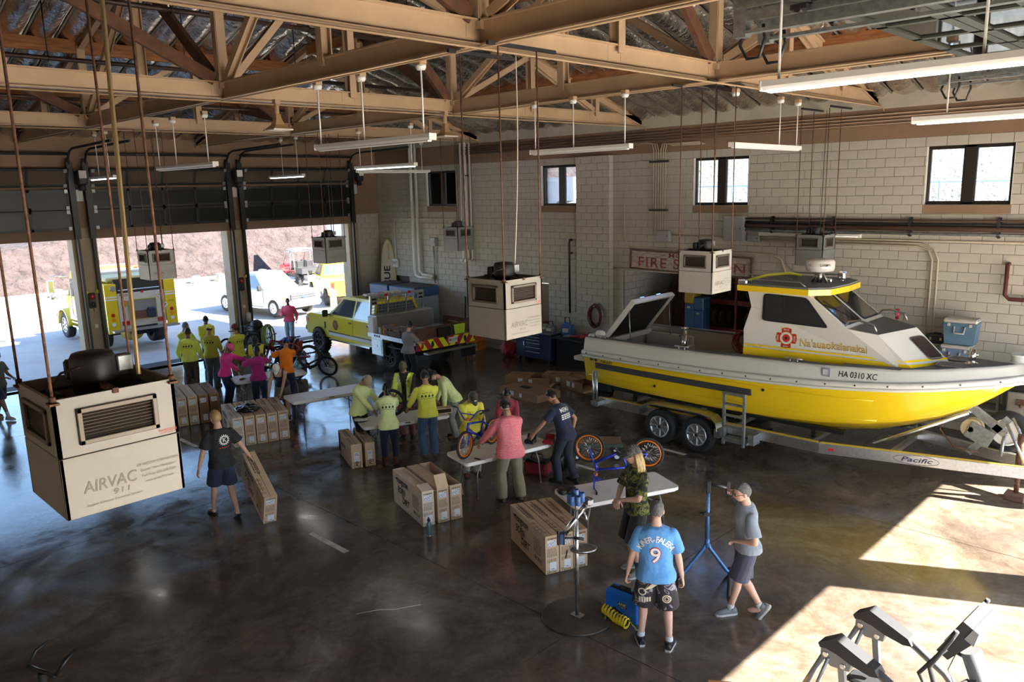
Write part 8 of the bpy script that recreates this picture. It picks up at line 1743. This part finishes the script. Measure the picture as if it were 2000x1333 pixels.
# ------------------------------------------------------------------ heap of parts by the pier
t = thing('pressure_washer', 'black machine on a frame with looped green hose beside the pier', 'machine', (-24.55, 12.55, 0), .6); q = MB(); q.box((0, 0, .35), (.7, .55, .06)); q.box((0, 0, .68), (.5, .42, .5), ch=.06); q.cyl((-.2, 0, .95), (.25, 0, .95), .17); q.sph((.1, -.1, 1.15), (.22, .2, .18), 10, 7); obj('engine', q, BLACK, t); q = MB(); q.tube([(-.35, -.28, .1), (-.35, -.28, 1.1), (-.35, .28, 1.1), (-.35, .28, .1)], .02, 6); q.tube([(.35, -.28, .1), (.35, -.28, .8), (.35, .28, .8), (.35, .28, .1)], .02, 6); obj('frame', q, DARKMETAL, t); q = MB()
for i in range(9): q.torus((.42+.015*i, -.05, .55), .26+.015*(i % 4), .015, (1, .2*((i % 3)-1), .1), 22, 5)
ob_ = obj('hose_loop', q, mat('lime_hose', (.28, .34, .05), .5), t); ob_.scale = (1, 1, 1.35)
for x in (-.3, .3): q = MB(); q.torus((x, -.3, .13), .1, .035, (0, 1, 0), 18, 7); obj('wheel', q, RUBBER, t)
t = thing('wheelchair_frame', 'folded black seat frame with red and blue backs standing by the parts', 'folding seat', (-20.75, 11.75, 0), .7)
for k, (x, m_) in enumerate(((-.06, mat('seat_blue', (.015, .03, .08), .6)), (.06, mat('seat_grey', (.08, .02, .03), .6)), (.17, mat('seat_red', (.32, .015, .015), .6)))): q = MB(); q.box((x, 0, 1.0-.05*k), (.08, .42, .5), 0, (0, .18, 0), ch=.03); obj('backrest', q, m_, t)
q = MB(); q.box((.05, 0, .42), (.5, .5, .72), ch=.05); obj('black_bag', q, BLACK, t); q = MB()
for y in (-.25, .25): q.tube([(.2, y, .05), (-.1, y, .85), (-.14, y, 1.1)], .015, 6); q.tube([(-.2, y, .05), (.25, y, .8)], .015, 6)
obj('tubes', q, STEEL, t)
rag('dark heap of packed bags on the floor behind the red bicycle', (-21.3, 11.9, .55), .42, mat('dark_heap', (.035, .03, .03), .8, noise=(5, .4)), 31, 'kit_bag', 'bag', .9)
rag('pink and grey rucksack on top of the bag heap', (-21.2, 11.85, 1.05), .26, mat('pink_grey_bag', (.1, .1, .07), .8, noise=(6, .1), col2=(.35, .05, .12)), 33, 'rucksack', 'bag', .6)
rag('pale blue plastic bag on the table beneath the red bicycle', (-19.0, 10.9, .83), .16, mat('bag_sky', (.25, .5, .62), .4), 41, 'plastic_bag', 'bag', .7)
t = thing('phone', 'small black phone lying on the table by the pink shirt', 'phone', (-18.95, 9.2, .745), .5); q = MB(); q.box((0, 0, .012), (.09, .15, .02), ch=.005); obj('body', q, BLACK, t); q = MB(); q.box((0, 0, .024), (.08, .13, .003)); obj('screen', q, GLAS, t)
t = thing('dispenser', 'small white dispenser hanging on the pier', 'dispenser', (XW+.12, 12.75, 1.3)); q = MB(); q.box((.08, 0, 0), (.16, .2, .34), ch=.04); obj('body', q, WHITE, t); q = MB(); q.tube([(.05, .1, .2), (.06, .05, .5), (.02, -.1, .6)], .01, 5); obj('pipe', q, STEEL, t)
# ------------------------------------------------------------------ the people
def steps(name, cols, scale, rough=.85, dist=1.2, kind='noise'):
    """print in flat patches (camouflage, bark-cloth swirls)"""
    m = bpy.data.materials.new(name); m.use_nodes = True; t = m.node_tree; b = t.nodes['Principled BSDF']; b.inputs['Roughness'].default_value = rough
    tc = t.nodes.new('ShaderNodeTexCoord')
    if kind == 'noise': n = t.nodes.new('ShaderNodeTexNoise'); n.inputs['Scale'].default_value = scale; n.inputs['Detail'].default_value = 2; n.inputs['Distortion'].default_value = dist
    else: n = t.nodes.new('ShaderNodeTexWave'); n.wave_type = 'RINGS'; n.inputs['Scale'].default_value = scale; n.inputs['Distortion'].default_value = dist; n.inputs['Detail'].default_value = 3
    t.links.new(tc.outputs['Object'], n.inputs['Vector']); r = t.nodes.new('ShaderNodeValToRGB'); r.color_ramp.interpolation = 'CONSTANT'; e = r.color_ramp.elements
    e[0].position, e[0].color = cols[0][0], (*cols[0][1], 1); e[1].position, e[1].color = cols[1][0], (*cols[1][1], 1)
    for p, c in cols[2:]: q = e.new(p); q.color = (*c, 1)
    t.links.new(n.outputs[0], r.inputs[0]); t.links.new(r.outputs[0], b.inputs['Base Color']); return m
LIME = cloth('lime', (.76, .88, .14)); LIMEY = cloth('lime_yellow', (.90, .86, .10)); LIMEP = cloth('pale_lime', (.82, .94, .44)); LIMEK = cloth('khaki_lime', (.52, .50, .08)); NEON = cloth('neon_yellow', (.90, .94, .12))
JEAN = cloth('jeans', (.06, .12, .24), noise=(5, .3)); JEAND = cloth('dark_jeans', (.02, .035, .08)); JEANL = cloth('light_jeans', (.26, .36, .44), noise=(5, .25)); GREYJ = cloth('grey_jeans', (.30, .31, .28), noise=(5, .25)); KHAKI = cloth('khaki', (.24, .20, .14)); NAVYT = cloth('navy', (.012, .018, .05)); BLKT = cloth('black', (.012, .012, .014)); STONE = cloth('stone', (.42, .38, .31)); REDT = cloth('brick_red', (.20, .05, .05))
CAMO = steps('camo_green', [(0, (.012, .014, .01)), (.45, (.05, .06, .015)), (.52, (.17, .17, .03)), (.62, (.03, .035, .015))], 9); CAMOB = steps('camo_brown', [(0, (.05, .04, .03)), (.45, (.13, .10, .06)), (.55, (.08, .07, .045))], 12); CAMOD = steps('camo_dark', [(0, (.012, .012, .012)), (.5, (.06, .06, .06)), (.56, (.02, .02, .02))], 22); CAMOG = steps('camo_grey', [(0, (.05, .045, .045)), (.47, (.13, .12, .12)), (.58, (.07, .06, .06))], 18)
CORAL = steps('coral_print', [(0, (.88, .20, .24)), (.55, (.92, .46, .48)), (.8, (.86, .18, .22))], 7, kind='wave', dist=9)
BROWNB = mat('brown_boot', (.13, .05, .025), .6); BLACKB = mat('black_boot', (.015, .014, .013), .5); GREYS = mat('grey_shoe', (.16, .17, .17), .6); WSOLE = mat('pale_sole', (.5, .48, .45), .6); SOCKW = mat('white_sock', (.6, .6, .6), .9)
HBLK = mat('black_hair', (.010, .008, .007), .45); HGRY = mat('grey_hair', (.10, .09, .085), .6, noise=(60, .55), bump=(90, .6)); HBLO = mat('blond_hair', (.50, .34, .14), .45, noise=(25, .25)); HSAN = mat('sandy_hair', (.38, .25, .12), .5)
def poly_on(P3, poly, bv, mb, o, x, y, n, sc):
    project(mb, [o+x*(u*sc)+y*(w_*sc) for u, w_ in poly], [tuple(range(len(poly)))], n, bv, .006)
def crew(mb, o, x, y, n, bv, s):
    for a, b, c in ((-.6, .35, .2), (-.1, .4, .28), (.45, .34, .2)): poly_on(None, [(a-.35, b-.03), (a, b+c*.5), (a+.35, b-.03), (a, b+c*.5-.07)], bv, mb, o, x, y, n, s)
    for a in (-.75, -.25, .25, .75): poly_on(None, [(a-.16, -.2), (a+.14, -.18), (a+.1, .12), (a-.05, .18), (a-.12, .05)], bv, mb, o, x, y, n, s)
    for i in range(9): poly_on(None, [(-.95+.21*i, -.42), (-.79+.21*i, -.42), (-.79+.21*i, -.36), (-.95+.21*i, -.36)], bv, mb, o, x, y, n, s)
def ringp(mb, o, x, y, n, bv, s, k=26, w_=.12):
    P = [(math.cos(2*PI*i/k), math.sin(2*PI*i/k)) for i in range(k)]; vs_ = [o+x*(u*s)+y*(q*s) for u, q in P]+[o+x*(u*s*(1-w_))+y*(q*s*(1-w_)) for u, q in P]
    project(mb, vs_, [(i, (i+1) % k, k+(i+1) % k, k+i) for i in range(k)], n, bv, .006)
def vest(P, m_, strip):
    me = P.shirt.data; q = MB(); k = P.k; R_ = P.frame(1.3)
    vs_ = [v.co+v.normal*.016 for v in me.vertices]; fs = []
    def keep(c):
        d = R_.inverted()@(c-P.sp(1.3)); return abs(d.x) < .205*k and d.z < .17*k and not (d.y > 0 and abs(d.x) < (.05+max(0, d.z)*.25)*k)
    for p in me.polygons:
        if keep(p.center): fs.append(tuple(p.vertices))
    q.add(vs_, fs, 0, True); o = obj('safety_vest', q, m_, P.root)
    if strip:
        q = MB(); bv = bvh_of(o)
        for sx in (-.11, .11):
            for fr in (1, -1):
                n_ = R_@Vector((0, fr, 0)); pts = [P.sp(1.3)+R_@Vector((sx+a, 0, z))*k for z in (-.38, -.25, -.1, .05, .14) for a in (-.025, .025)]; project(q, pts, [(2*i, 2*i+1, 2*i+3, 2*i+2) for i in range(4)], n_, bv, .006)
        obj('reflective_strip', q, mat('reflective_grey', (.5, .52, .5), .3), o, fix=False)
def capmark(P, s='', m_=None):
    q = MB(); 
    for sx in (-1, 1): q.sph(P.HM@Vector((.012*sx, .105, .065))*1.0, (.014, .006, .014), 6, 5)
    obj('cap_mark', q, m_ or WHITE, P.root)
pp = person
# three in front
P = pp('person in a light blue number nine shirt and patterned shorts, back turned', (-4.88, 7.27, 0), 122, 1.80, 'light', 1.14, head=(-6, 4), shirt=cloth('sky_blue', (.10, .30, .62)), pants=steps('printed_shorts', [(0, (.03, .024, .028)), (.60, (.30, .27, .33)), (.66, (.045, .035, .045))], 7), plen=1.0, pflare=1.15, shoes=(BLACKB, WSOLE), socks=(SOCKW, False), hair=('thin', HGRY), lf=(-.17, .0, 14, 0), rf=(.17, -.06, -12, 0), lh=(-.36, .02, .80), rh=(.33, .04, .78), curl=(1.0, .8), lpole=(-.9, -.5, 0), rpole=(.9, -.6, 0), voxel=.012, loose=1.2, seed=1)
def namearc(mb, o, x, y, n, bv, s):
    w_ = 'KINER-FALEFA'
    for i, c in enumerate(w_):
        a = math.radians(66-132*i/(len(w_)-1)); p = o+x*(math.sin(-a)*.19*P.k)+y*((math.cos(a)*.19-.12)*P.k); text_on(mb, c, p, x*math.cos(-a)-y*math.sin(-a), y*math.cos(-a)+x*math.sin(-a), .092*P.k, .016, bvh=bv, off=.007)
back_print(P, [('9', .27, -.085, 0, dict(bold=.03))], mat('print_red', (.5, .03, .05), .7), 1.27); back_print(P, [(namearc, 1, .045, 0, {}), ('9', .26, -.085, 0, dict(bold=.006, off=.012))], WHITE, 1.27)
q = MB(); P.shirt, sh_ = P.pants, P.shirt
back_print(P, [(lambda mb, o, x, y, n, bv, s: ([poly_on(None, [(-.02, -.05), (.02+.03*i, .02+.03*i), (.05+.035*i, .09-.012*i), (.03+.02*i, -.01)], bv, mb, o, x, y, n, 1.0) for i in range(4)], ringp(mb, o-x*.03-y*.06, x, y, n, bv, .05, 20, .3), [poly_on(None, [(-.07+.03*i, -.2), (-.05+.03*i, -.2), (-.05+.03*i, -.13), (-.07+.03*i, -.13)], bv, mb, o, x, y, n, 1.0) for i in range(5)]), 1, -.14, -.12, {}), (lambda mb, o, x, y, n, bv, s: (ringp(mb, o, x, y, n, bv, .055, 20, .3), ringp(mb, o, x, y, n, bv, .03, 16, .4)), 1, -.26, .13, {})], mat('cream_print', (.6, .52, .40), .7), .90)
P.shirt = sh_
P = pp('person in a grey shirt and sunglasses leaning on the blue repair stand', (-4.45, 8.65, 0), 226, 1.80, 'light', 1.0, lean=6, side=-9, head=(4, 6), rh=('w', -5.02, 9.22, 1.36), rpole=(.8, -.2, .1), lh=(-.16, .16, 1.06), lpole=(-.9, -.6, .1), shirt=cloth('heather_grey', (.22, .25, .29)), sleeve=.8, pants=cloth('slate_shorts', (.05, .05, .085)), plen=.98, pflare=1.15, shoes=(GREYS, WSOLE), socks=(SOCKW, False), hair=('short', HGRY), glasses=True, lf=(-.05, .20, 6, 0), rf=(-.16, -.16, -20, .06, -55), hipx=-.03, curl=(.7, 1.0), voxel=.012, seed=2)
back_print(P, [(ringp, .048, .05, -.05, {}), ('V', .055, .073, -.05, dict(bold=.002)), ('W', .05, .03, -.05, dict(bold=.002))], mat('navy_print', (.02, .025, .07), .5), 1.30, True)
P = pp('person with long blond hair in a green camouflage shirt and black shorts', (-6.12, 8.62, 0), 246, 1.86, 'light', .98, head=(-18, 8), lh=(-.03, .27, 1.15), rh=(.03, .29, 1.13), lpole=(-.9, -.4, -.2), rpole=(.9, -.4, -.2), shirt=CAMO, sleeve=.8, pants=BLKT, plen=1.05, pflare=1.15, shoes=(GREYS, WSOLE), socks=(NAVYT, True), hair=('long', HBLO), cap='fwd', capmat=(CAMOG, CAMOG), glasses=True, curl=(.9, .9), lf=(-.12, .03, 10, 0), rf=(.13, -.05, -12, 0), voxel=.012, seed=3)
back_print(P, [(ringp, .045, .03, -.06, {}), (lambda mb, o, x, y, n, bv, s: poly_on(None, [(-.6, .3), (.6, .4), (.3, -.6), (-.2, -.7)], bv, mb, o, x, y, n, s), .04, .03, -.06, {})], mat('badge_print', (.55, .4, .38), .7), 1.30, True)
# bicycle table
P = pp('person in a navy shirt with white back lettering bending to the table', (-9.15, 10.62, 0), 186, 1.78, 'tan', 1.05, lean=22, head=(8, 14), lh=('w', -9.62, 10.08, .82), rh=(.26, .02, .93), lpole=(-.5, -.9, -.2), shirt=NAVYT, pants=cloth('dark_navy', (.014, .018, .034)), shoes=BLACKB, boots=True, hair=('short', HBLK), lf=(-.12, .1, 6, 0), rf=(.14, -.1, -8, 0), seed=4, pflare=1.1)
back_print(P, [('MEMA', .12, .06, .0, dict(bold=.006, wid=.25*P.k)), (lambda mb, o, x, y, n, bv, s: [poly_on(None, [(-.13+.06*i, -.01-.035*r), (-.08+.06*i, -.01-.035*r), (-.08+.06*i, .012-.035*r), (-.13+.06*i, .012-.035*r)], bv, mb, o, x, y, n, 1.) for i in range(5) for r in range(3)], 1, -.03, 0, {})], WHITE, 1.30)
P = pp('person in a coral patterned long-sleeve shirt and backwards black cap', (-9.33, 9.33, 0), 152, 1.80, 'tan', 1.24, lean=9, head=(14, 24), lh=('w', -9.85, 9.12, 1.0), rh=('w', -9.72, 9.72, .96), shirt=CORAL, sleeve='long', hem=.80, pants=KHAKI, pflare=1.25, shoes=BROWNB, boots=True, hair=('short', HBLK), cap='back', capmat=BLKT, lf=(-.17, 0, 12, 0), rf=(.17, -.05, -10, 0), seed=5, loose=1.3)
back_print(P, [(ringp, .05, -.14, -.05, {}), (ringp, .03, -.14, -.05, {}), (ringp, .05, -.14, .09, {}), (ringp, .028, -.14, .09, {})], mat('pale_coral_print', (.85, .42, .4), .8), 1.2)
P = pp('person in a yellow shirt and olive cap holding the bicycle frame', (-10.78, 9.72, 0), -28, 1.76, 'tan', 1.0, lean=12, head=(10, 38), lh=('w', -10.22, 9.55, 1.02), rh=('w', -10.2, 9.2, 1.0), shirt=LIMEY, sleeve='long', hem=.82, pants=STONE, shoes=BROWNB, boots=True, hair=('short', HBLK), cap='fwd', capmat=cloth('olive', (.05, .05, .035)), seed=6, loose=1.2); capmark(P)
back_print(P, [(ringp, .045, .02, -.08, {})], INK, 1.3, True)
pp('person with dark tied-up hair in a red shirt behind the coral shirt', (-10.62, 10.62, 0), -55, 1.64, 'brown', 1.0, lean=14, head=(5, 30), shirt=cloth('raspberry', (.42, .05, .09)), sleeve='long', pants=NAVYT, shoes=BLACKB, hair=('bun', HBLK), female=True, lh=(-.12, .4, .95), rh=(.15, .42, .95), seed=7)
# ring of five
P = pp('person with a black ponytail in a pale lime shirt and navy leggings', (-12.48, 9.05, 0), 146, 1.66, 'tan', 1.0, lean=12, head=(8, 18), lh=('w', -13.1, 9.2, 1.0), rh=('w', -12.95, 9.6, 1.0), shirt=LIMEP, sleeve='long', hem=.80, pants=NAVYT, pflare=.85, shoes=BROWNB, boots=True, hair=('pony', HBLK), female=True, seed=8, loose=1.2); back_print(P, [(crew, .14, 0, 0, {})], mat('green_print', (.03, .09, .05), .8), 1.27)
P = pp('person in a pale lime shirt and tan cap looking down at the table end', (-13.62, 9.12, 0), 18, 1.76, 'tan', 1.04, lean=16, head=(-4, 40), shirt=LIMEP, sleeve='long', hem=.82, pants=BLKT, shoes=BROWNB, boots=True, hair=('short', HBLK), cap='fwd', capmat=cloth('sand_cap', (.42, .34, .22)), lh=('w', -13.15, 9.45, .92), rh=('w', -13.1, 9.2, .9), seed=9)
P = pp('person in a dark camouflage shirt under a lime safety vest, facing the camera', (-13.62, 10.38, 0), -48, 1.78, 'tan', 1.0, lean=6, head=(0, 24), shirt=CAMOD, sleeve='long', pants=REDT, shoes=BLACKB, boots=True, hair=('short', HBLK), cap='fwd', capmat=CAMOB, glasses=True, lh=('w', -13.0, 10.05, 1.05), rh=('w', -13.3, 9.75, 1.05), seed=10); vest(P, LIME, True)
P = pp('person in a bright yellow long-sleeve shirt and blue jeans, back turned', (-12.22, 9.85, 0), 150, 1.80, 'tan', 1.06, lean=6, head=(0, 22), lh=('w', -12.72, 9.75, 1.0), rh=('w', -12.62, 10.2, 1.0), shirt=NEON, sleeve='long', hem=.86, pants=JEAN, shoes=BROWNB, boots=True, hair=('short', HBLK), cap='back', capmat=BLKT, seed=11, pflare=1.15, loose=1.15); back_print(P, [(crew, .14, .02, 0, {})], mat('green_print', (.03, .09, .05), .8), 1.27)
P = pp('person in a black cap with a yellow badge bending over the table end', (-12.78, 11.08, 0), 232, 1.72, 'light', 1.0, lean=38, head=(0, 20), lh=('w', -12.58, 10.62, .82), rh=('w', -12.85, 10.58, .82), shirt=LIMEP, sleeve='long', hem=.86, pants=GREYJ, shoes=BROWNB, boots=True, hair=('bun', HBLK), cap='fwd', capmat=BLKT, seed=12, pflare=1.15); capmark(P, '', mat('badge_yellow', (.8, .55, .02), .5))
# walker
P = pp('person in a black printed shirt and navy shorts walking away with a carton', (-12.55, 5.58, 0), 176, 1.86, 'light', 1.06, head=(10, 10), rh=('w', -12.45, 6.08, .93), rpole=(.6, -.8, 0), lh=(-.40, .06, .84), lpole=(-.8, -.6, 0), shirt=steps('charcoal_camo', [(0, (.012, .013, .016)), (.52, (.024, .026, .031)), (.6, (.014, .015, .018))], 14), pants=NAVYT, plen=.86, pflare=1.12, shoes=BLACKB, flip=True, hair=('short', HSAN), lf=(-.12, .26, 8, 0), rf=(.1, -.24, -6, .05, -28), curl=(.5, 1.0), voxel=.012, seed=13)
def gear(mb, o, x, y, n, bv, s):
    ringp(mb, o, x, y, n, bv, s*.8, 24, .25)
    for i in range(16): a = 2*PI*i/16; u = x*math.cos(a)+y*math.sin(a); w_ = y*math.cos(a)-x*math.sin(a); project(mb, [o+u*s*.8-w_*s*.09, o+u*s*.8+w_*s*.09, o+u*s*1.0+w_*s*.06, o+u*s*1.0-w_*s*.06], [(0, 1, 2, 3)], n, bv, .006)
    text_on(mb, 'K', o, x, y, s*1.1, .02, bvh=bv, off=.006)
back_print(P, [(gear, .09, .02, .03, {})], WHITE, 1.3); back_print(P, [(lambda mb, o, x, y, n, bv, s: [poly_on(None, [(-.1+.05*i, 0), (-.06+.05*i, 0), (-.06+.05*i, .014), (-.1+.05*i, .014)], bv, mb, o, x, y, n, 1.) for i in range(4)], 1, -.11, .03, {})], mat('print_red', (.5, .03, .05), .7), 1.3)
# group by the pink shirts
P = pp('person in a white visor cap and navy tank top leaning on the cartons', (-17.12, 9.32, 0), -42, 1.66, 'light', .96, lean=44, head=(0, 4), lh=('w', -16.72, 9.03, .70), rh=('w', -16.98, 8.86, .70), lpole=(-.9, .2, .3), rpole=(.9, .2, .3), shirt=NAVYT, strappy=True, hem=.95, pants=cloth('grey_shorts', (.14, .13, .12)), plen=.9, shoes=(BLACKB, WSOLE), hair=('pony', HBLK), cap='fwd', capmat=WHITE, female=True, seed=14)
pp('person in an orange shirt and backwards royal blue cap', (-18.3, 10.12, 0), 140, 1.74, 'tan', 1.0, lean=14, head=(0, 14), lh=('w', -18.85, 9.95, 1.05), rh=('w', -18.75, 10.5, 1.08), lpole=(-1, -.2, .2), rpole=(1, -.2, .2), shirt=cloth('orange', (.90, .22, .005)), pants=JEAND, shoes=BLACKB, hair=('short', HBLK), cap='back', capmat=cloth('royal_blue', (.01, .06, .35)), seed=15)
P = pp('person with dark hair tied back in a magenta shirt, back turned', (-18.28, 9.30, 0), 146, 1.66, 'brown', 1.08, lean=10, head=(0, 16), lh=('w', -18.75, 9.1, 1.0), rh=('w', -18.6, 9.85, 1.12), lpole=(-1, -.3, 0), rpole=(1, -.3, .2), shirt=cloth('magenta', (.48, .03, .28)), sleeve=.85, pants=JEAND, shoes=BLACKB, hair=('pony', HBLK), female=True, seed=16); back_print(P, [(lambda mb, o, x, y, n, bv, s: [poly_on(None, [(-.12+.06*i, 0), (-.075+.06*i, 0), (-.075+.06*i, .01), (-.12+.06*i, .01)], bv, mb, o, x, y, n, 1.) for i in range(4)], 1, 0, 0, {})], INK, 1.28)
pp('person in a hot pink long-sleeve shirt and pink cap, side on', (-19.42, 8.98, 0), 40, 1.68, 'brown', 1.05, lean=10, head=(-6, 22), lh=('w', -18.85, 9.6, 1.12), rh=('w', -18.85, 9.15, .92), shirt=cloth('hot_pink', (.88, .05, .36)), sleeve='long', hem=.86, pants=JEAND, shoes=BLACKB, hair=('bun', HBLK), cap='fwd', capmat=cloth('pink_cap', (.85, .14, .3)), female=True, seed=17)
P = pp('person in a dark cap and yellow vest behind the bicycle table', (-19.75, 10.1, 0), -40, 1.72, 'brown', 1.0, lean=12, head=(0, 26), shirt=NAVYT, pants=BLKT, shoes=BLACKB, hair=('short', HBLK), cap='fwd', capmat=BLKT, lh=(-.1, .45, 1.0), rh=(.2, .42, 1.0), seed=18); vest(P, NEON, False)
# men in lime by the far table
P = pp('person with a grey moustache and maroon cap in a bright yellow shirt', (-21.35, 10.32, 0), 190, 1.76, 'tan', 1.06, head=(18, 6), lh=('w', -21.8, 10.1, 1.0), rh=('w', -21.95, 10.6, 1.0), shirt=NEON, sleeve='long', hem=.84, pants=KHAKI, shoes=BROWNB, boots=True, hair=('short', HBLK), cap='fwd', capmat=(cloth('maroon_cap', (.14, .03, .03)), cloth('sand_cap', (.42, .34, .22))), seed=19); back_print(P, [(crew, .13, .02, 0, {})], mat('green_print', (.03, .09, .05), .8), 1.28)
P = pp('person in a dusty khaki-lime shirt and lime cap, back turned', (-21.72, 9.68, 0), 140, 1.80, 'tan', 1.06, head=(0, 14), lh=(-.18, .34, 1.02), rh=(.2, .32, 1.0), shirt=LIMEK, sleeve='long', hem=.86, pants=cloth('faded_jeans', (.12, .16, .17), noise=(5, .3)), shoes=BROWNB, boots=True, hair=('short', HBLK), cap='back', capmat=LIME, seed=20, loose=1.2); back_print(P, [(crew, .14, .02, 0, {})], INK, 1.28)
P = pp('bareheaded person in a lime shirt and camouflage trousers, back turned', (-21.78, 9.08, 0), 146, 1.78, 'brown', 1.1, head=(-5, 10), lh=(-.3, .16, .95), rh=(.34, .1, .84), shirt=LIME, sleeve='long', hem=.86, pants=CAMOB, shoes=BROWNB, boots=True, hair=('short', HBLK), seed=21, loose=1.2); back_print(P, [(crew, .14, .02, 0, {})], INK, 1.28)
P = pp('person in a grey cap and lime shirt half hidden behind another', (-23.1, 9.55, 0), 20, 1.76, 'tan', 1.05, head=(-10, 20), rh=(.1, .4, 1.05), lh=(-.1, .42, 1.2), shirt=LIME, sleeve='long', pants=JEAND, shoes=BLACKB, hair=('short', HBLK), cap='fwd', capmat=cloth('grey_cap', (.13, .13, .14)), seed=22); capmark(P)
pp('dark-haired person in a lime shirt farthest back in the group', (-24.0, 10.62, 0), -20, 1.72, 'brown', 1.0, head=(0, 15), rh=(.15, .35, 1.0), lh=(-.1, .36, 1.0), shirt=LIMEY, sleeve='long', pants=JEAND, shoes=BLACKB, hair=('short', HBLK), cap='fwd', capmat=BLKT, seed=23)
# single figures
pp('person in a pink sweatshirt and ripped jeans standing in the doorway', (-25.95, 14.62, 0), -46, 1.66, 'brown', 1.08, head=(8, 4), rh=(.16, .26, 1.1), lh=(-.3, .1, .88), shirt=cloth('pink_sweatshirt', (.80, .10, .19)), sleeve='long', hem=.86, pants=JEANL, pflare=.9, shoes=BLACKB, hair=('short', HBLK), lf=(-.1, .05, 12, 0), rf=(.12, -.15, -20, 0), seed=24, loose=1.3)
pp('person in a grey shirt and black trousers standing at the truck bed', (-17.8, 13.75, 0), 98, 1.70, 'light', 1.12, lean=6, head=(6, 18), lh=(-.2, .36, 1.05), rh=(.2, .38, 1.1), shirt=cloth('ash_grey', (.24, .23, .25)), sleeve=.9, pants=BLKT, pflare=1.25, shoes=BLACKB, hair=('bun', HBLK), cap='back', capmat=BLKT, female=True, seed=25)
P = pp('person in dark shorts walking in at the left edge with a phone', (-22.8, 4.62, 0), 30, 1.76, 'brown', 1.0, head=(0, 25), rh=(.12, .3, 1.12), lh=(-.15, .3, 1.08), shirt=cloth('grey_green', (.07, .08, .07)), pants=NAVYT, plen=.95, shoes=(WSOLE, WSOLE), socks=(SOCKW, True), hair=('short', HBLK), lf=(-.1, -.28, 0, .03, -20), rf=(.1, .28, 0, 0), seed=26)
bpy.data.scenes.remove(TMP)
